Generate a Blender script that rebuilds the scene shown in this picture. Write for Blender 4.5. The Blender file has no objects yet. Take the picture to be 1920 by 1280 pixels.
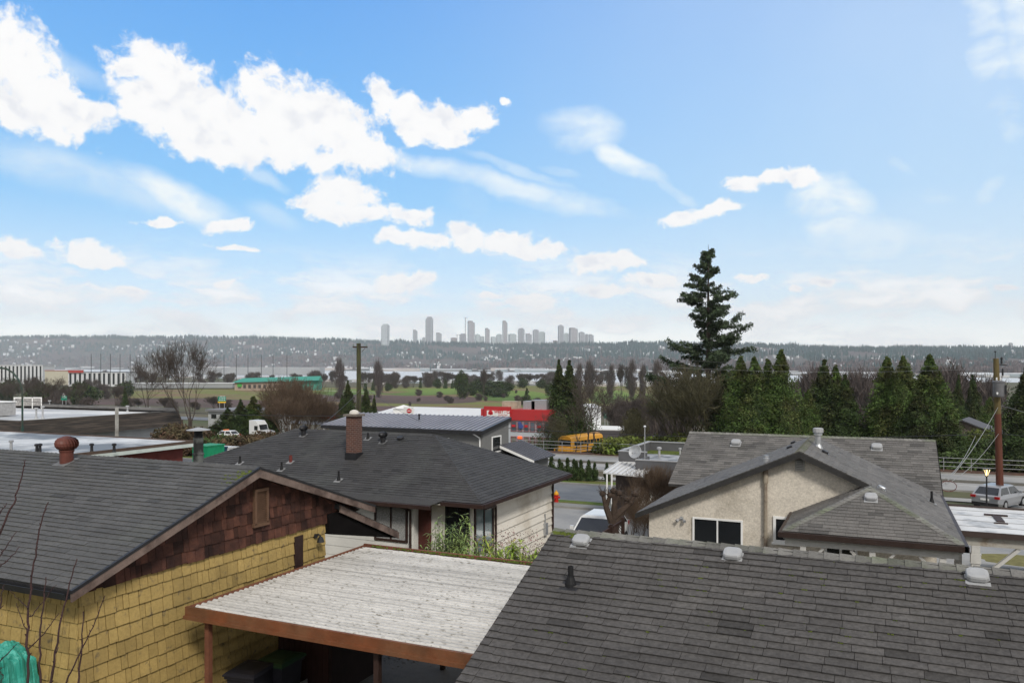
import bpy, math, random
import numpy as np
from mathutils import Vector, Matrix
R = math.radians
scene = bpy.context.scene
# ---------------------------------------------------------------- camera
F, HZ, EYE = 1500.0, 686.0, 6.6            # focal length and horizon (photo pixels), eye height
TH = R(24.5); CT, ST = math.cos(TH), math.sin(TH)
camd = bpy.data.cameras.new('camera'); cam = bpy.data.objects.new('camera', camd)
scene.collection.objects.link(cam); scene.camera = cam
cam.location = (0, 0, EYE); cam.rotation_euler = (R(90), 0, TH)
camd.sensor_width = 36; camd.lens = F/1920*36; camd.shift_y = (HZ-640)/1920
camd.clip_start = .1; camd.clip_end = 60000
scene.render.resolution_x, scene.render.resolution_y = 1024, 682
# ---------------------------------------------------------------- view and light
vs = scene.view_settings; vs.view_transform = 'Standard'; vs.look = 'None'; vs.gamma = 1; vs.exposure = 0.0
try: vs.use_curve_mapping = False
except Exception: pass
SUN_EL, SUN_AZ = R(40), R(138)       # azimuth clockwise from +y: behind the camera, to its right
sd = bpy.data.lights.new('sun', 'SUN'); sd.energy = 2.8; sd.angle = R(10); sd.color = (1, .95, .88)
so = bpy.data.objects.new('sun', sd); scene.collection.objects.link(so)
sdir = Vector((math.sin(SUN_AZ)*math.cos(SUN_EL), math.cos(SUN_AZ)*math.cos(SUN_EL), math.sin(SUN_EL)))
so.rotation_euler = sdir.to_track_quat('Z', 'Y').to_euler(); so.location = sdir*60
world = bpy.data.worlds.new('World'); scene.world = world; world.use_nodes = True
nt = world.node_tree; nt.nodes.clear()
def N(t, **k):
    n = nt.nodes.new(t)
    for a, b in k.items(): setattr(n, a, b)
    return n
def L(a, b): nt.links.new(a, b)
def val(sock, v):
    if hasattr(v, 'is_linked'): L(v, sock)
    else: sock.default_value = v
def M(op, a, b=None, c=None, clamp=False):
    n = N('ShaderNodeMath', operation=op, use_clamp=clamp); val(n.inputs[0], a)
    if b is not None: val(n.inputs[1], b)
    if c is not None: val(n.inputs[2], c)
    return n.outputs[0]
def smooth(x, a, b, lo=0., hi=1.):
    n = N('ShaderNodeMapRange', interpolation_type='SMOOTHSTEP'); val(n.inputs[0], x)
    for i, v in zip((1, 2, 3, 4), (a, b, lo, hi)): n.inputs[i].default_value = v
    return n.outputs[0]
def mixc(f, a, b):
    n = N('ShaderNodeMix', data_type='RGBA'); val(n.inputs[0], f)
    for i, v in ((6, a), (7, b)): val(n.inputs[i], v)
    return n.outputs[2]
tc = N('ShaderNodeTexCoord')
def dot(v):
    n = N('ShaderNodeVectorMath', operation='DOT_PRODUCT'); L(tc.outputs['Generated'], n.inputs[0]); n.inputs[1].default_value = v
    return n.outputs['Value']
az = M('ARCTAN2', dot((CT, ST, 0)), dot((-ST, CT, 0)))     # compass bearing and height of the view direction,
el = M('ARCSINE', dot((0, 0, 1)))                          # in radians: the sky is laid out on these two angles
AE = N('ShaderNodeCombineXYZ'); L(az, AE.inputs[0]); L(el, AE.inputs[1])
def ae(px, py): return math.atan((px-960)/F), math.atan((HZ-py)/math.hypot(F, px-960))
def noise(vec, scale, detail=6, rough=.55, mapping=None, out='Fac'):
    if mapping:
        m = N('ShaderNodeMapping'); L(vec, m.inputs[0]); m.inputs[1].default_value = mapping[0]; m.inputs[2].default_value = (0, 0, mapping[1]); m.inputs[3].default_value = mapping[2]; vec = m.outputs[0]
    n = N('ShaderNodeTexNoise'); L(vec, n.inputs['Vector']); n.inputs['Scale'].default_value = scale
    n.inputs['Detail'].default_value = detail; n.inputs['Roughness'].default_value = rough
    return n.outputs[out]
def warp(vec, scale, amt, detail=4):
    c = noise(vec, scale, detail, .6, out='Color')
    s = N('ShaderNodeVectorMath', operation='SUBTRACT'); L(c, s.inputs[0]); s.inputs[1].default_value = (.5, .5, .5)
    q = N('ShaderNodeVectorMath', operation='MULTIPLY'); L(s.outputs[0], q.inputs[0]); q.inputs[1].default_value = (amt, amt*.7, 0)
    a = N('ShaderNodeVectorMath', operation='ADD'); L(vec, a.inputs[0]); L(q.outputs[0], a.inputs[1]); return a.outputs[0]
def blobs(vec, lst, k=1.):
    """greatest of 1 - r over ellipses given as (px, py, rx, ry, tilt) in photo pixels -> bearing/height"""
    out = None
    for (px, py, rx, ry, rot) in lst:
        a0, e0 = ae(px, py)
        ca = math.cos(a0)
        m = N('ShaderNodeMapping', vector_type='TEXTURE'); L(vec, m.inputs[0])
        m.inputs[1].default_value = (a0, e0, 0); m.inputs[2].default_value = (0, 0, R(rot))
        m.inputs[3].default_value = (rx*k/F*ca*ca, ry*k/F*ca, 1)
        ln = N('ShaderNodeVectorMath', operation='LENGTH'); L(m.outputs[0], ln.inputs[0])
        d = ln.outputs['Value']
        out = d if out is None else M('SMOOTH_MIN', out, d, .25)
    return M('SUBTRACT', 1.0, out)
vw = warp(AE.outputs[0], 9, .050)
vw2 = warp(vw, 34, .020, 5)
CUM = [(30,120,75,90,-25),(10,60,40,50,0),(95,195,110,68,-18),(150,215,75,42,0),(20,190,60,55,0),(-60,150,90,80,0),
       (300,135,95,52,-12),(270,190,70,60,0),(345,210,130,80,-12),(440,240,130,65,-14),(530,205,95,80,-20),(620,225,120,62,-30),(660,275,95,44,-10),(520,265,120,48,0),(370,265,90,36,0),(600,300,50,22,0),
       (722,180,42,26,-40),(775,215,62,34,-24),(838,232,66,40,-10),(890,222,42,30,0),(850,262,40,20,0),(778,250,30,16,-20),(943,183,16,9,-30),
       (650,362,74,38,-8),(600,380,50,20,5),(640,402,66,24,0),(690,398,50,18,0),(768,409,44,22,-5),
       (740,448,44,18,6),(800,456,50,20,0),(880,445,50,28,-8),(960,458,86,30,-6),(1020,468,52,20,-6),(1110,495,56,26,-6),(1165,492,44,18,0),
       (1395,348,36,16,-5),(1450,338,58,17,5),(1505,338,44,17,0),(1275,408,44,18,8),(1340,396,48,18,14),(1372,388,24,14,0),
       (432,421,50,12,3),(295,416,58,7,8),(445,464,44,8,-10),(175,474,72,22,-8),(200,488,45,16,0),(30,464,55,18,-6),(424,527,20,8,0),
       (254,543,36,14,-4),(765,530,78,22,2),(1140,548,60,14,-5),(1420,526,34,9,-5),(1495,540,18,7,0),(1548,534,34,10,-4),(1890,541,36,6,3),(1225,528,60,14,0),(1000,562,70,14,-2),(920,552,24,7,0)]
cum = blobs(vw2, CUM, 1.07)
fb = noise(vw, 42, 9, .62)
fb2 = noise(AE.outputs[0], 13, 6, .6)
dens = M('ADD', cum, M('ADD', M('MULTIPLY', M('SUBTRACT', fb, .5), 1.75), M('MULTIPLY', M('SUBTRACT', fb2, .5), .7)))
a_cum = smooth(dens, -.03, .42)
# low bank of flat clouds near the horizon
low = noise(vw2, 1, 7, .6, mapping=((3.1, .2, 0), 0, (8, 30, 1)))
lowmask = M('MULTIPLY', smooth(el, .02, .075, 0, 1), smooth(el, .075, .135, 1, 0))
a_low = M('MULTIPLY', smooth(low, .43, .56), smooth(el, .070, .155, .95, 0))
# generic broken cloud added over the unseen sky, tuned to light the scene
gen = noise(tc.outputs['Generated'], 2.6, 7, .6)
behind = smooth(M('ABSOLUTE', az), .72, .95)
overhead = smooth(el, .52, .68)
a_gen = M('MULTIPLY', smooth(gen, .40, .58, .55, 1), M('MAXIMUM', behind, overhead))
# cirrus veils and streaks
CIR = [(150,325,270,40,-13,.55),(330,368,140,30,-20,.95),(200,345,260,20,-14,.35),(1095,240,95,45,0,.85),(1175,300,105,24,-26,.9),(1260,350,80,14,-32,.6),(930,345,310,20,-14,.7),(1080,380,190,28,-10,.55),
       (1555,385,110,80,-38,.95),(1640,450,150,70,-35,.55),(1862,110,60,210,14,.75),(1915,60,60,170,5,.7),(1850,355,40,66,-50,.5),(1580,330,100,26,-10,.35),(110,110,150,22,-18,.4),(500,330,60,14,-25,.35),(1050,320,60,14,-14,.45),(980,325,150,12,-16,.45),
       (1750,480,190,90,-30,.5),(1480,300,120,18,-12,.3),(1710,330,170,26,-38,.5),(1560,250,200,24,-20,.3),(1640,560,200,30,-8,.5),(880,370,60,45,-30,.25),(360,500,40,30,-45,.25),(520,410,60,20,-20,.3)]
st = noise(vw, 1, 7, .55, mapping=((0, 0, 0), R(14), (7, 26, 1)))
st2 = noise(vw, 8, 5, .6)
cir = None
for (px, py, rx, ry, rot, op) in CIR:
    m = M('MULTIPLY', smooth(blobs(vw, [(px, py, rx*1.25, ry*1.35, rot)]), 0, .8), op)
    cir = m if cir is None else M('MAXIMUM', cir, m)
a_cir = M('MULTIPLY', cir, smooth(M('ADD', M('MULTIPLY', st, .45), M('MULTIPLY', st2, .55)), .34, .60, .35, 1.25))
veil = M('MULTIPLY', smooth(az, -.35, .60, .0, .42), M('ADD', M('MULTIPLY', noise(vw, 2.2, 4, .55), .8), .55))
a_cir = M('MAXIMUM', a_cir, veil)
# clear air
sky = N('ShaderNodeTexSky', sky_type='NISHITA', sun_disc=False, sun_elevation=SUN_EL, sun_rotation=SUN_AZ, altitude=100, air_density=1.0, dust_density=.6, ozone_density=2.2)
sat = N('ShaderNodeHueSaturation'); sat.inputs['Saturation'].default_value = 1.0; sat.inputs['Value'].default_value = 1.0; L(sky.outputs[0], sat.inputs['Color'])
SKYG = N('ShaderNodeVectorMath', operation='MULTIPLY'); L(sat.outputs[0], SKYG.inputs[0]); SKYG.inputs[1].default_value = (1.4, 2.2, 2.6)
WHITE = (9.9, 9.9, 9.95, 1); GREY = (8.2, 7.9, 7.5, 1); PALE = (9.0, 9.9, 10.6, 1)
ramp = N('ShaderNodeValToRGB'); cr = ramp.color_ramp; L(M('DIVIDE', el, .9), ramp.inputs[0])
for i, (e_, c_) in enumerate(((-.02, (1.55, 1.42, 1.30)), (.035, (1.34, 1.26, 1.18)), (.075, (.78, .90, 1.02)), (.125, (.50, .73, .96)), (.20, (.23, .56, .93)), (.32, (.15, .46, .92)), (.45, (.105, .37, .88)), (.9, (.06, .24, .66)))):
    p_ = max(0, e_/.9); q_ = cr.elements[i] if i < 2 else cr.elements.new(p_); q_.position = p_; q_.color = (*c_, 1)
air = N('ShaderNodeVectorMath', operation='SCALE'); L(ramp.outputs[0], air.inputs[0]); air.inputs['Scale'].default_value = 10
base = mixc(.88, SKYG.outputs[0], air.outputs[0])
base = mixc(a_cir, base, (9.2, 10.0, 10.4, 1))
ccol = mixc(smooth(M('ADD', fb2, M('MULTIPLY', fb, .5)), .62, .95), WHITE, (8.3, 8.5, 9.0, 1))
n1 = noise(vw2, 22, 5, .55); n2 = noise(vw2, 22, 5, .55, mapping=((.004, .016, 0), 0, (1, 1, 1)))   # relief: lit tops, grey undersides
relief = M('SUBTRACT', n1, n2)
ccol = mixc(M('MULTIPLY', smooth(relief, -.02, .16), smooth(dens, .25, .9, .35, 1)), (10.4, 10.35, 10.3, 1), (8.7, 8.85, 9.3, 1))
lcol = mixc(smooth(low, .5, .66), (9.6, 9.8, 10.0, 1), (11.6, 11.5, 11.4, 1))
base = mixc(a_low, base, lcol)
base = mixc(a_cum, base, ccol)
base = mixc(a_gen, base, GREY)
bg = N('ShaderNodeBackground'); L(base, bg.inputs[0]); bg.inputs[1].default_value = .1
wo = N('ShaderNodeOutputWorld'); L(bg.outputs[0], wo.inputs[0])
world.cycles.sampling_method = 'MANUAL'; world.cycles.sample_map_resolution = 512
scene.cycles.use_denoising = True
scene.cycles.max_bounces = 8; scene.cycles.diffuse_bounces = 3; scene.cycles.glossy_bounces = 3; scene.cycles.transparent_max_bounces = 12
scene.cycles.volume_bounces = 1
# ---------------------------------------------------------------- helpers
C = scene.collection
rng = random.Random(7)
def W(px, py, Y):
    X = (px-960)/F*Y; return Vector((CT*X-ST*Y, ST*X+CT*Y, EYE-(py-HZ)/F*Y))
def G(px, py, z): return W(px, py, F*(EYE-z)/(py-HZ))
def onx(px, py, x): return W(px, py, x/(CT*(px-960)/F-ST))
def ony(px, py, y): return W(px, py, y/(ST*(px-960)/F+CT))
TZ = [(-14000,20),(-300,8),(0,.3),(8,0),(17,0),(24,-.2),(32,-.6),(38,-1.2),(43,-1.6),(50,-2.05),(58,-2.5),(64,-2.9),(70,-3),(84,-3),(100,-5.5),(115,-8),(150,-10),(260,-14),(400,-21),(16000,-21)]
def tz(y):
    for (a, za), (b, zb) in zip(TZ, TZ[1:]):
        if y <= b: return za+(zb-za)*(y-a)/(b-a)
    return TZ[-1][1]
def T(px, Y):
    """ground point under the photo column px at depth Y"""
    p = W(px, HZ, Y); p.z = tz(p.y); return p
def zat(py, Y): return EYE-(py-HZ)/F*Y
MATS = {}
def mat(name, col, rough=.85, var=.18, scale=3., bump=0., spec=.28, metal=0., col2=None, tone=False, emit=None, trans=0., stretch=(1, 1, 1), bscale=None, mask=(.45, .6), alpha=None, fine=0.):
    """procedural principled material: base colour broken up by noise, optional second colour (stains, moss), per-face tone"""
    if name in MATS: return MATS[name]
    m = bpy.data.materials.new(name); m.use_nodes = True; t = m.node_tree; b = t.nodes['Principled BSDF']
    tcn = t.nodes.new('ShaderNodeTexCoord'); mp = t.nodes.new('ShaderNodeMapping'); t.links.new(tcn.outputs['Object'], mp.inputs[0]); mp.inputs[3].default_value = stretch
    def nz(s, d=6, r=.6):
        n = t.nodes.new('ShaderNodeTexNoise'); t.links.new(mp.outputs[0], n.inputs[0]); n.inputs['Scale'].default_value = s; n.inputs['Detail'].default_value = d; n.inputs['Roughness'].default_value = r; return n.outputs[0]
    def mr(x, a, b_, lo, hi):
        n = t.nodes.new('ShaderNodeMapRange'); t.links.new(x, n.inputs[0])
        for i, v in zip((1, 2, 3, 4), (a, b_, lo, hi)): n.inputs[i].default_value = v
        return n.outputs[0]
    n1 = nz(scale)
    f = mr(n1, .3, .7, 1-var, 1+var)
    if fine:
        g = mr(nz(scale*18, 3, .7), .3, .7, 1-fine, 1+fine)
        q = t.nodes.new('ShaderNodeMath'); q.operation = 'MULTIPLY'; t.links.new(f, q.inputs[0]); t.links.new(g, q.inputs[1]); f = q.outputs[0]
    if tone:
        at = t.nodes.new('ShaderNodeAttribute'); at.attribute_name = 'tone'
        q = t.nodes.new('ShaderNodeMath'); q.operation = 'MULTIPLY'; t.links.new(f, q.inputs[0]); t.links.new(at.outputs['Fac'], q.inputs[1]); f = q.outputs[0]
    base = t.nodes.new('ShaderNodeRGB'); base.outputs[0].default_value = (*col, 1); bo = base.outputs[0]
    if col2:
        mx = t.nodes.new('ShaderNodeMix'); mx.data_type = 'RGBA'; t.links.new(mr(nz(scale*.37 if bscale is None else bscale, 8, .65), mask[0], mask[1], 0, 1), mx.inputs[0])
        t.links.new(bo, mx.inputs[6]); mx.inputs[7].default_value = (*col2, 1); bo = mx.outputs[2]
    sc = t.nodes.new('ShaderNodeVectorMath'); sc.operation = 'SCALE'; t.links.new(bo, sc.inputs[0]); t.links.new(f, sc.inputs['Scale'])
    t.links.new(sc.outputs[0], b.inputs['Base Color'])
    b.inputs['Roughness'].default_value = rough; b.inputs['Metallic'].default_value = metal
    b.inputs['Specular IOR Level'].default_value = spec
    if trans: b.inputs['Transmission Weight'].default_value = trans
    if alpha is not None: b.inputs['Alpha'].default_value = alpha
    if bump:
        bn = t.nodes.new('ShaderNodeBump'); bn.inputs['Strength'].default_value = min(1, bump); bn.inputs['Distance'].default_value = .02
        t.links.new(nz(scale*6, 5, .7), bn.inputs['Height']); t.links.new(bn.outputs[0], b.inputs['Normal'])
    if emit:
        b.inputs['Emission Color'].default_value = (*emit[0], 1); b.inputs['Emission Strength'].default_value = emit[1]
    MATS[name] = m; return m
def wloc(o):
    v = Vector((0, 0, 0))
    while o: v += Vector(o.location); o = o.parent
    return v
def tag(o, label=None, cat=None, group=None, kind=None):
    if label: o['label'] = label
    if cat: o['category'] = cat
    if group: o['group'] = group
    if kind: o['kind'] = kind
    return o
def thing(name, loc, label, cat, group=None, rz=0):
    o = bpy.data.objects.new(name, None); C.objects.link(o); o.location = loc; o.rotation_euler = (0, 0, rz); o.empty_display_size = .3
    return tag(o, label, cat, group)
def copy_tree(o, parent=None):
    c = o.copy(); C.objects.link(c); c.parent = parent
    for ch in [x for x in o.children]: copy_tree(ch, c)
    return c
def drop(root):
    for ch in list(root.children): bpy.data.objects.remove(ch)
    bpy.data.objects.remove(root)
class MB:
    def __init__(s): s.v = []; s.f = []; s.t = []
    def poly(s, pts, tone=1.):
        i = len(s.v); s.v += [tuple(p) for p in pts]; s.t += [tone]*len(pts); s.f.append(tuple(range(i, i+len(pts)))); return s
    def hull(s, vs_, fs, tone=1.):
        i = len(s.v); s.v += [tuple(p) for p in vs_]; s.t += [tone]*len(vs_); s.f += [tuple(i+k for k in f) for f in fs]; return s
    def box(s, x0, x1, y0, y1, z0, z1, tone=1., Mx=None):
        vs_ = [Vector((x, y, z)) for z in (z0, z1) for y in (y0, y1) for x in (x0, x1)]
        if Mx is not None: vs_ = [Mx @ v for v in vs_]
        return s.hull(vs_, [(0, 2, 3, 1), (4, 5, 7, 6), (0, 1, 5, 4), (2, 6, 7, 3), (0, 4, 6, 2), (1, 3, 7, 5)], tone)
    def prism(s, pts, vec, tone=1.):
        n = len(pts); vec = Vector(vec); p = [Vector(q) for q in pts]
        return s.hull(p+[q+vec for q in p], [tuple(range(n))[::-1], tuple(range(n, 2*n))]+[(k, (k+1) % n, n+(k+1) % n, n+k) for k in range(n)], tone)
    def tube(s, p0, p1, r0, r1=None, n=8, tone=1., caps=True):
        p0, p1 = Vector(p0), Vector(p1); r1 = r0 if r1 is None else r1
        d = (p1-p0); d = d.normalized() if d.length > 1e-9 else Vector((0, 0, 1))
        a = d.orthogonal().normalized(); b = d.cross(a)
        r = [[p+(a*math.cos(2*math.pi*k/n)+b*math.sin(2*math.pi*k/n))*q for k in range(n)] for p, q in ((p0, r0), (p1, r1))]
        fs = [(k, (k+1) % n, n+(k+1) % n, n+k) for k in range(n)]
        if caps: fs += [tuple(range(n))[::-1], tuple(range(n, 2*n))]
        return s.hull(r[0]+r[1], fs, tone)
    def path(s, pts, r, n=6, tone=1.):
        for a, b in zip(pts, pts[1:]): s.tube(a, b, r, r, n, tone)
        return s
    def lathe(s, c, prof, n=16, tone=1., axis=None):
        c = Vector(c); q = axis.to_track_quat('Z', 'Y').to_matrix() if axis is not None else Matrix.Identity(3)
        vs_ = []; fs = []
        for (r, z) in prof:
            for k in range(n): vs_.append(c+q @ Vector((r*math.cos(2*math.pi*k/n), r*math.sin(2*math.pi*k/n), z)))
        for j in range(len(prof)-1):
            for k in range(n): fs.append((j*n+k, j*n+(k+1) % n, (j+1)*n+(k+1) % n, (j+1)*n+k))
        fs.append(tuple(range(n))[::-1]); fs.append(tuple(range((len(prof)-1)*n, len(prof)*n)))
        return s.hull(vs_, fs, tone)
    def build(s, name, m, parent=None, label=None, cat=None, group=None, kind=None, loc=None, smooth_=False):
        off = wloc(parent) if parent else Vector(loc or (0, 0, 0))
        me = bpy.data.meshes.new(name); me.from_pydata([(a-off.x, b-off.y, c-off.z) for a, b, c in s.v], [], s.f)
        at = me.attributes.new('tone', 'FLOAT', 'POINT'); at.data.foreach_set('value', s.t)
        if smooth_: me.shade_smooth()
        me.materials.append(m); o = bpy.data.objects.new(name, me); C.objects.link(o)
        if parent: o.parent = parent
        else: o.location = off
        return tag(o, label, cat, group, kind)
def np_obj(name, V, Fc, tone, m, parent=None):
    me = bpy.data.meshes.new(name); nv, nf, k = len(V), len(Fc), Fc.shape[1]
    me.vertices.add(nv); me.vertices.foreach_set('co', V.astype(np.float32).ravel())
    me.loops.add(nf*k); me.loops.foreach_set('vertex_index', Fc.astype(np.int32).ravel())
    me.polygons.add(nf); me.polygons.foreach_set('loop_start', np.arange(0, nf*k, k, dtype=np.int32))
    me.update(calc_edges=True)
    at = me.attributes.new('tone', 'FLOAT', 'POINT'); at.data.foreach_set('value', tone.astype(np.float32))
    me.materials.append(m); o = bpy.data.objects.new(name, me); C.objects.link(o)
    if parent: o.parent = parent
    return o
# ---- shingles laid one by one: O + a*U + b*V on the plane with normal Nn
def shingles(mb, O, U, V, Nn, b0, b1, xr, exposure, wr, thick, gap, r=rng, tone=(.8, 1.2), jit=.0, lift=.004, dark=.08, moss=None):
    O, U, V, Nn = map(Vector, (O, U, V, Nn)); b = b0; row = 0
    while b < b1-1e-6:
        top = min(b+exposure*1.12, b1); am, bm = xr(b+.02*exposure); am2, bm2 = xr(top)
        lo, hi = min(am, am2), max(bm, bm2)
        x = am-r.random()*wr[1]; rt = r.uniform(.94, 1.06)
        while x < hi:
            w = r.uniform(*wr); x0, x1 = x, x+w-gap; x += w
            def cl(q, bb):
                e0, e1 = xr(bb); return min(max(q, e0), e1)
            jb = r.uniform(-jit, jit)
            q = [cl(x0, b), cl(x1, b), cl(x1, top), cl(x0, top)]
            if q[1]-q[0] < .01 and q[2]-q[3] < .01: continue
            t = r.uniform(*tone)*rt; h = thick*r.uniform(.8, 1.25)
            if r.random() < dark: t *= r.uniform(.62, .8)
            if moss: t = t*moss((q[0]+q[1])/2, b)
            p = [O+U*q[0]+V*(b+jb)+Nn*h, O+U*q[1]+V*(b+jb)+Nn*h, O+U*q[2]+V*top+Nn*lift, O+U*q[3]+V*top+Nn*lift,
                 O+U*q[0]+V*(b+jb)+Nn*.001, O+U*q[1]+V*(b+jb)+Nn*.001]
            mb.hull(p, [(0, 1, 2, 3), (4, 5, 1, 0), (4, 0, 3), (1, 5, 2)], t)
            mb.t[-6:] = [t, t, t, t, t*.35, t*.35]  # butt edge tone darkened to put shade under each course
        b += exposure; row += 1
def roof_plane(mb, eL, eR, rR, rL, exposure=.143, wr=(.22, .42), thick=.017, tone=(.88, 1.12), under=.10, dark=.04, gap=.006, moss=None, jit=.003):
    """eave corners eL, eR and upper corners rR, rL (rR may equal rL); lays a dark deck and courses of shingles"""
    eL, eR, rR, rL = map(Vector, (eL, eR, rR, rL)); U = (eR-eL).normalized(); Nn = U.cross((rL+rR)/2-eL).normalized()
    if Nn.z < 0: Nn = -Nn
    V = Nn.cross(U)
    if V.z < 0: V = -V
    pts = [(p-eL) for p in (eL, eR, rR, rL)]; q = [(p.dot(U), p.dot(V)) for p in pts]; bt = max(q[2][1], q[3][1])
    def xr(b):
        t = min(max(b/bt, 0), 1); return q[0][0]+(q[3][0]-q[0][0])*t, q[1][0]+(q[2][0]-q[1][0])*t
    pl = [eL, eR, rR, rL] if (rR-rL).length > 1e-3 else [eL, eR, rR]
    if (pl[1]-pl[0]).cross(pl[2]-pl[1]).z < 0: pl = pl[::-1]
    mb.prism([p-Nn*under for p in pl], Nn*(under), .55)
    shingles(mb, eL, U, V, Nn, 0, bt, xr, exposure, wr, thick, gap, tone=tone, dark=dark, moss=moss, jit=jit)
    return U, V, Nn
def caps(mb, p0, p1, s1, s2, w=.14, step=.15, tone=(.95, 1.35), h=.02):
    """ridge or hip cap shingles from p0 up/along to p1, sides falling along s1 and s2"""
    p0, p1, s1, s2 = map(Vector, (p0, p1, s1, s2)); d = p1-p0; Ln = d.length; d.normalize(); k = 0
    s1.normalize(); s2.normalize(); up = -(s1+s2)
    up = up.normalized() if up.length > 1e-4 else Vector((0, 0, 1))
    up = Vector((0, 0, 1)) if up.z < .2 else up
    while k*step < Ln:
        a, b = p0+d*k*step, p0+d*min(Ln, (k+1)*step+.02); t = rng.uniform(*tone); o1, o2 = up*(h+.016), up*(h)
        v = [a+o1, b+o2, b+s1*w+o2*.6, a+s1*w+o1*.7, a+s2*w+o1*.7, b+s2*w+o2*.6, a, a+s1*w, a+s2*w]
        mb.hull(v, [(0, 1, 2, 3), (1, 0, 4, 5), (6, 0, 3, 7), (8, 4, 0, 6)], t); k += 1
def hit(px, py, P, Nn):
    """where the sight line of a photo point meets the plane through P"""
    o = Vector((0, 0, EYE)); d = W(px, py, 1.)-o; return o+d*((Vector(P)-o).dot(Nn)/d.dot(Nn))
# wall helper: axis 'y' = wall facing -y at y=c, axis 'x' = wall facing +x at x=c
def rect(mb, axis, c, a0, a1, z0, z1, d0, d1, tone=1.):
    """box standing proud of the wall from d0 to d1"""
    if axis == 'y': mb.box(a0, a1, c-d1, c-d0, z0, z1, tone)
    else: mb.box(c+d0, c+d1, a0, a1, z0, z1, tone)
def window(parent, axis, c, a0, a1, z0, z1, mf, mg, fw=.06, bars=1, name='window', sill=False, proud=.05, hbars=0, blind=None):
    mb = MB(); rect(mb, axis, c, a0, a0+fw, z0, z1, .0, proud); rect(mb, axis, c, a1-fw, a1, z0, z1, .0, proud)
    rect(mb, axis, c, a0+fw, a1-fw, z1-fw, z1, .0, proud-.002); rect(mb, axis, c, a0+fw, a1-fw, z0, z0+fw, .0, proud-.002)
    for k in range(bars):
        q = a0+(a1-a0)*(k+1)/(bars+1); rect(mb, axis, c, q-fw*.4, q+fw*.4, z0+fw, z1-fw, .0, proud-.01)
    for k in range(hbars):
        q = z0+(z1-z0)*(k+1)/(hbars+1); rect(mb, axis, c, a0+fw, a1-fw, q-fw*.3, q+fw*.3, .0, proud-.014)
    if sill: rect(mb, axis, c, a0-.04, a1+.04, z0-.05, z0, .0, proud+.05)
    f = mb.build(name, mf, parent)
    g = MB(); rect(g, axis, c, a0+fw, a1-fw, z0+fw, z1-fw, .004, proud*.3); g.build('pane', blind or mg, f)
    return f
# ---- materials used in many places
M_roof_dark = mat('shingle_charcoal', (.042, .041, .041), .74, .16, 1.2, .5, tone=True, spec=.35, col2=(.060, .062, .058), bscale=.5, mask=(.5, .75), fine=.22)
M_roof_fg = mat('shingle_brown_grey', (.069, .065, .063), .85, .16, 1.0, .6, spec=.25, tone=True, col2=(.088, .083, .078), bscale=.45, mask=(.42, .7), fine=.30)
M_roof_yel = mat('shingle_slate_grey', (.076, .075, .073), .72, .14, 1.0, .5, tone=True, spec=.35, col2=(.060, .063, .056), bscale=.5, mask=(.5, .75), fine=.22)
M_roof_bei = mat('shingle_pale_grey', (.125, .118, .110), .74, .15, 1.3, .5, tone=True, spec=.35, col2=(.085, .082, .076), bscale=.6, mask=(.5, .72), fine=.25)
M_cap = mat('ridge_cap_grey', (.15, .145, .135), .75, .2, 2, .5, tone=True, col2=(.11, .12, .085), fine=.2)
M_moss = mat('moss', (.10, .125, .02), 1, .4, 20, 1, col2=(.05, .07, .012))
M_yellow = mat('yellow_paint', (.34, .24, .085), .8, .16, 1.1, .35, tone=True, col2=(.15, .115, .065), bscale=6., mask=(.57, .70), fine=.14)
M_yback = mat('yellow_shadow_gap', (.10, .07, .025), .9)
M_brownsh = mat('weathered_cedar', (.070, .028, .018), .85, .35, 3.5, .5, tone=True, col2=(.038, .016, .012), bscale=2.6, mask=(.42, .62), fine=.2)
M_barge = mat('grey_brown_board', (.17, .125, .105), .85, .3, 4, .4, col2=(.09, .06, .05), fine=.2)
M_wood_o = mat('orange_brown_beam', (.15, .066, .031), .6, .25, 3, .3, col2=(.16, .055, .022), bscale=1.2)
M_dkbrown = mat('dark_brown_paint', (.032, .017, .013), .6, .3, 4)
M_black = mat('black_plastic', (.014, .014, .015), .6, .2, 6, spec=.2)
M_soff = mat('black_soffit', (.008, .007, .007), 1, .2, 3, spec=.05)
M_blackm = mat('black_metal', (.02, .02, .022), .42, .2, 6)
M_white = mat('white_paint', (.72, .72, .70), .6, .08, 3)
M_offwh = mat('off_white_siding', (.66, .63, .57), .7, .10, 1.4, .2, col2=(.50, .46, .39), bscale=.7)
M_galv = mat('galvanised_steel', (.42, .43, .44), .42, .15, 5, metal=.6)
M_ventw = mat('pale_grey_vent', (.36, .365, .37), .6, .10, 5, metal=.2)
M_glass = mat('dark_glass', (.012, .014, .016), .06, .2, 1, spec=.8)
M_glassg = mat('green_grey_glass', (.10, .14, .14), .08, .2, 1, spec=.8)
M_conc = mat('wet_concrete', (.085, .077, .066), .7, .25, .35, .15, col2=(.05, .045, .038), bscale=.5, mask=(.5, .68), fine=.12)
M_asph = mat('wet_asphalt', (.15, .15, .15), .62, .12, .25, .1, col2=(.09, .094, .10), bscale=.15, fine=.1)
M_street = mat('pale_street', (.30, .295, .285), .7, .08, .3, .1, col2=(.21, .215, .22), bscale=.12, fine=.06)
M_paint = mat('road_paint', (.55, .55, .53), .6, .2, 2)
M_grass = mat('winter_grass', (.085, .13, .018), 1, .35, 2, .5, col2=(.12, .11, .03), bscale=.3, fine=.3)
M_grey = mat('grey_stucco', (.155, .155, .15), .8, .08, 2, .2)
M_bark = mat('bark', (.055, .042, .034), .9, .3, 8, .5)
M_soil = mat('leaf_litter', (.055, .032, .022), 1, .4, 3, .6, col2=(.10, .05, .03))
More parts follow.
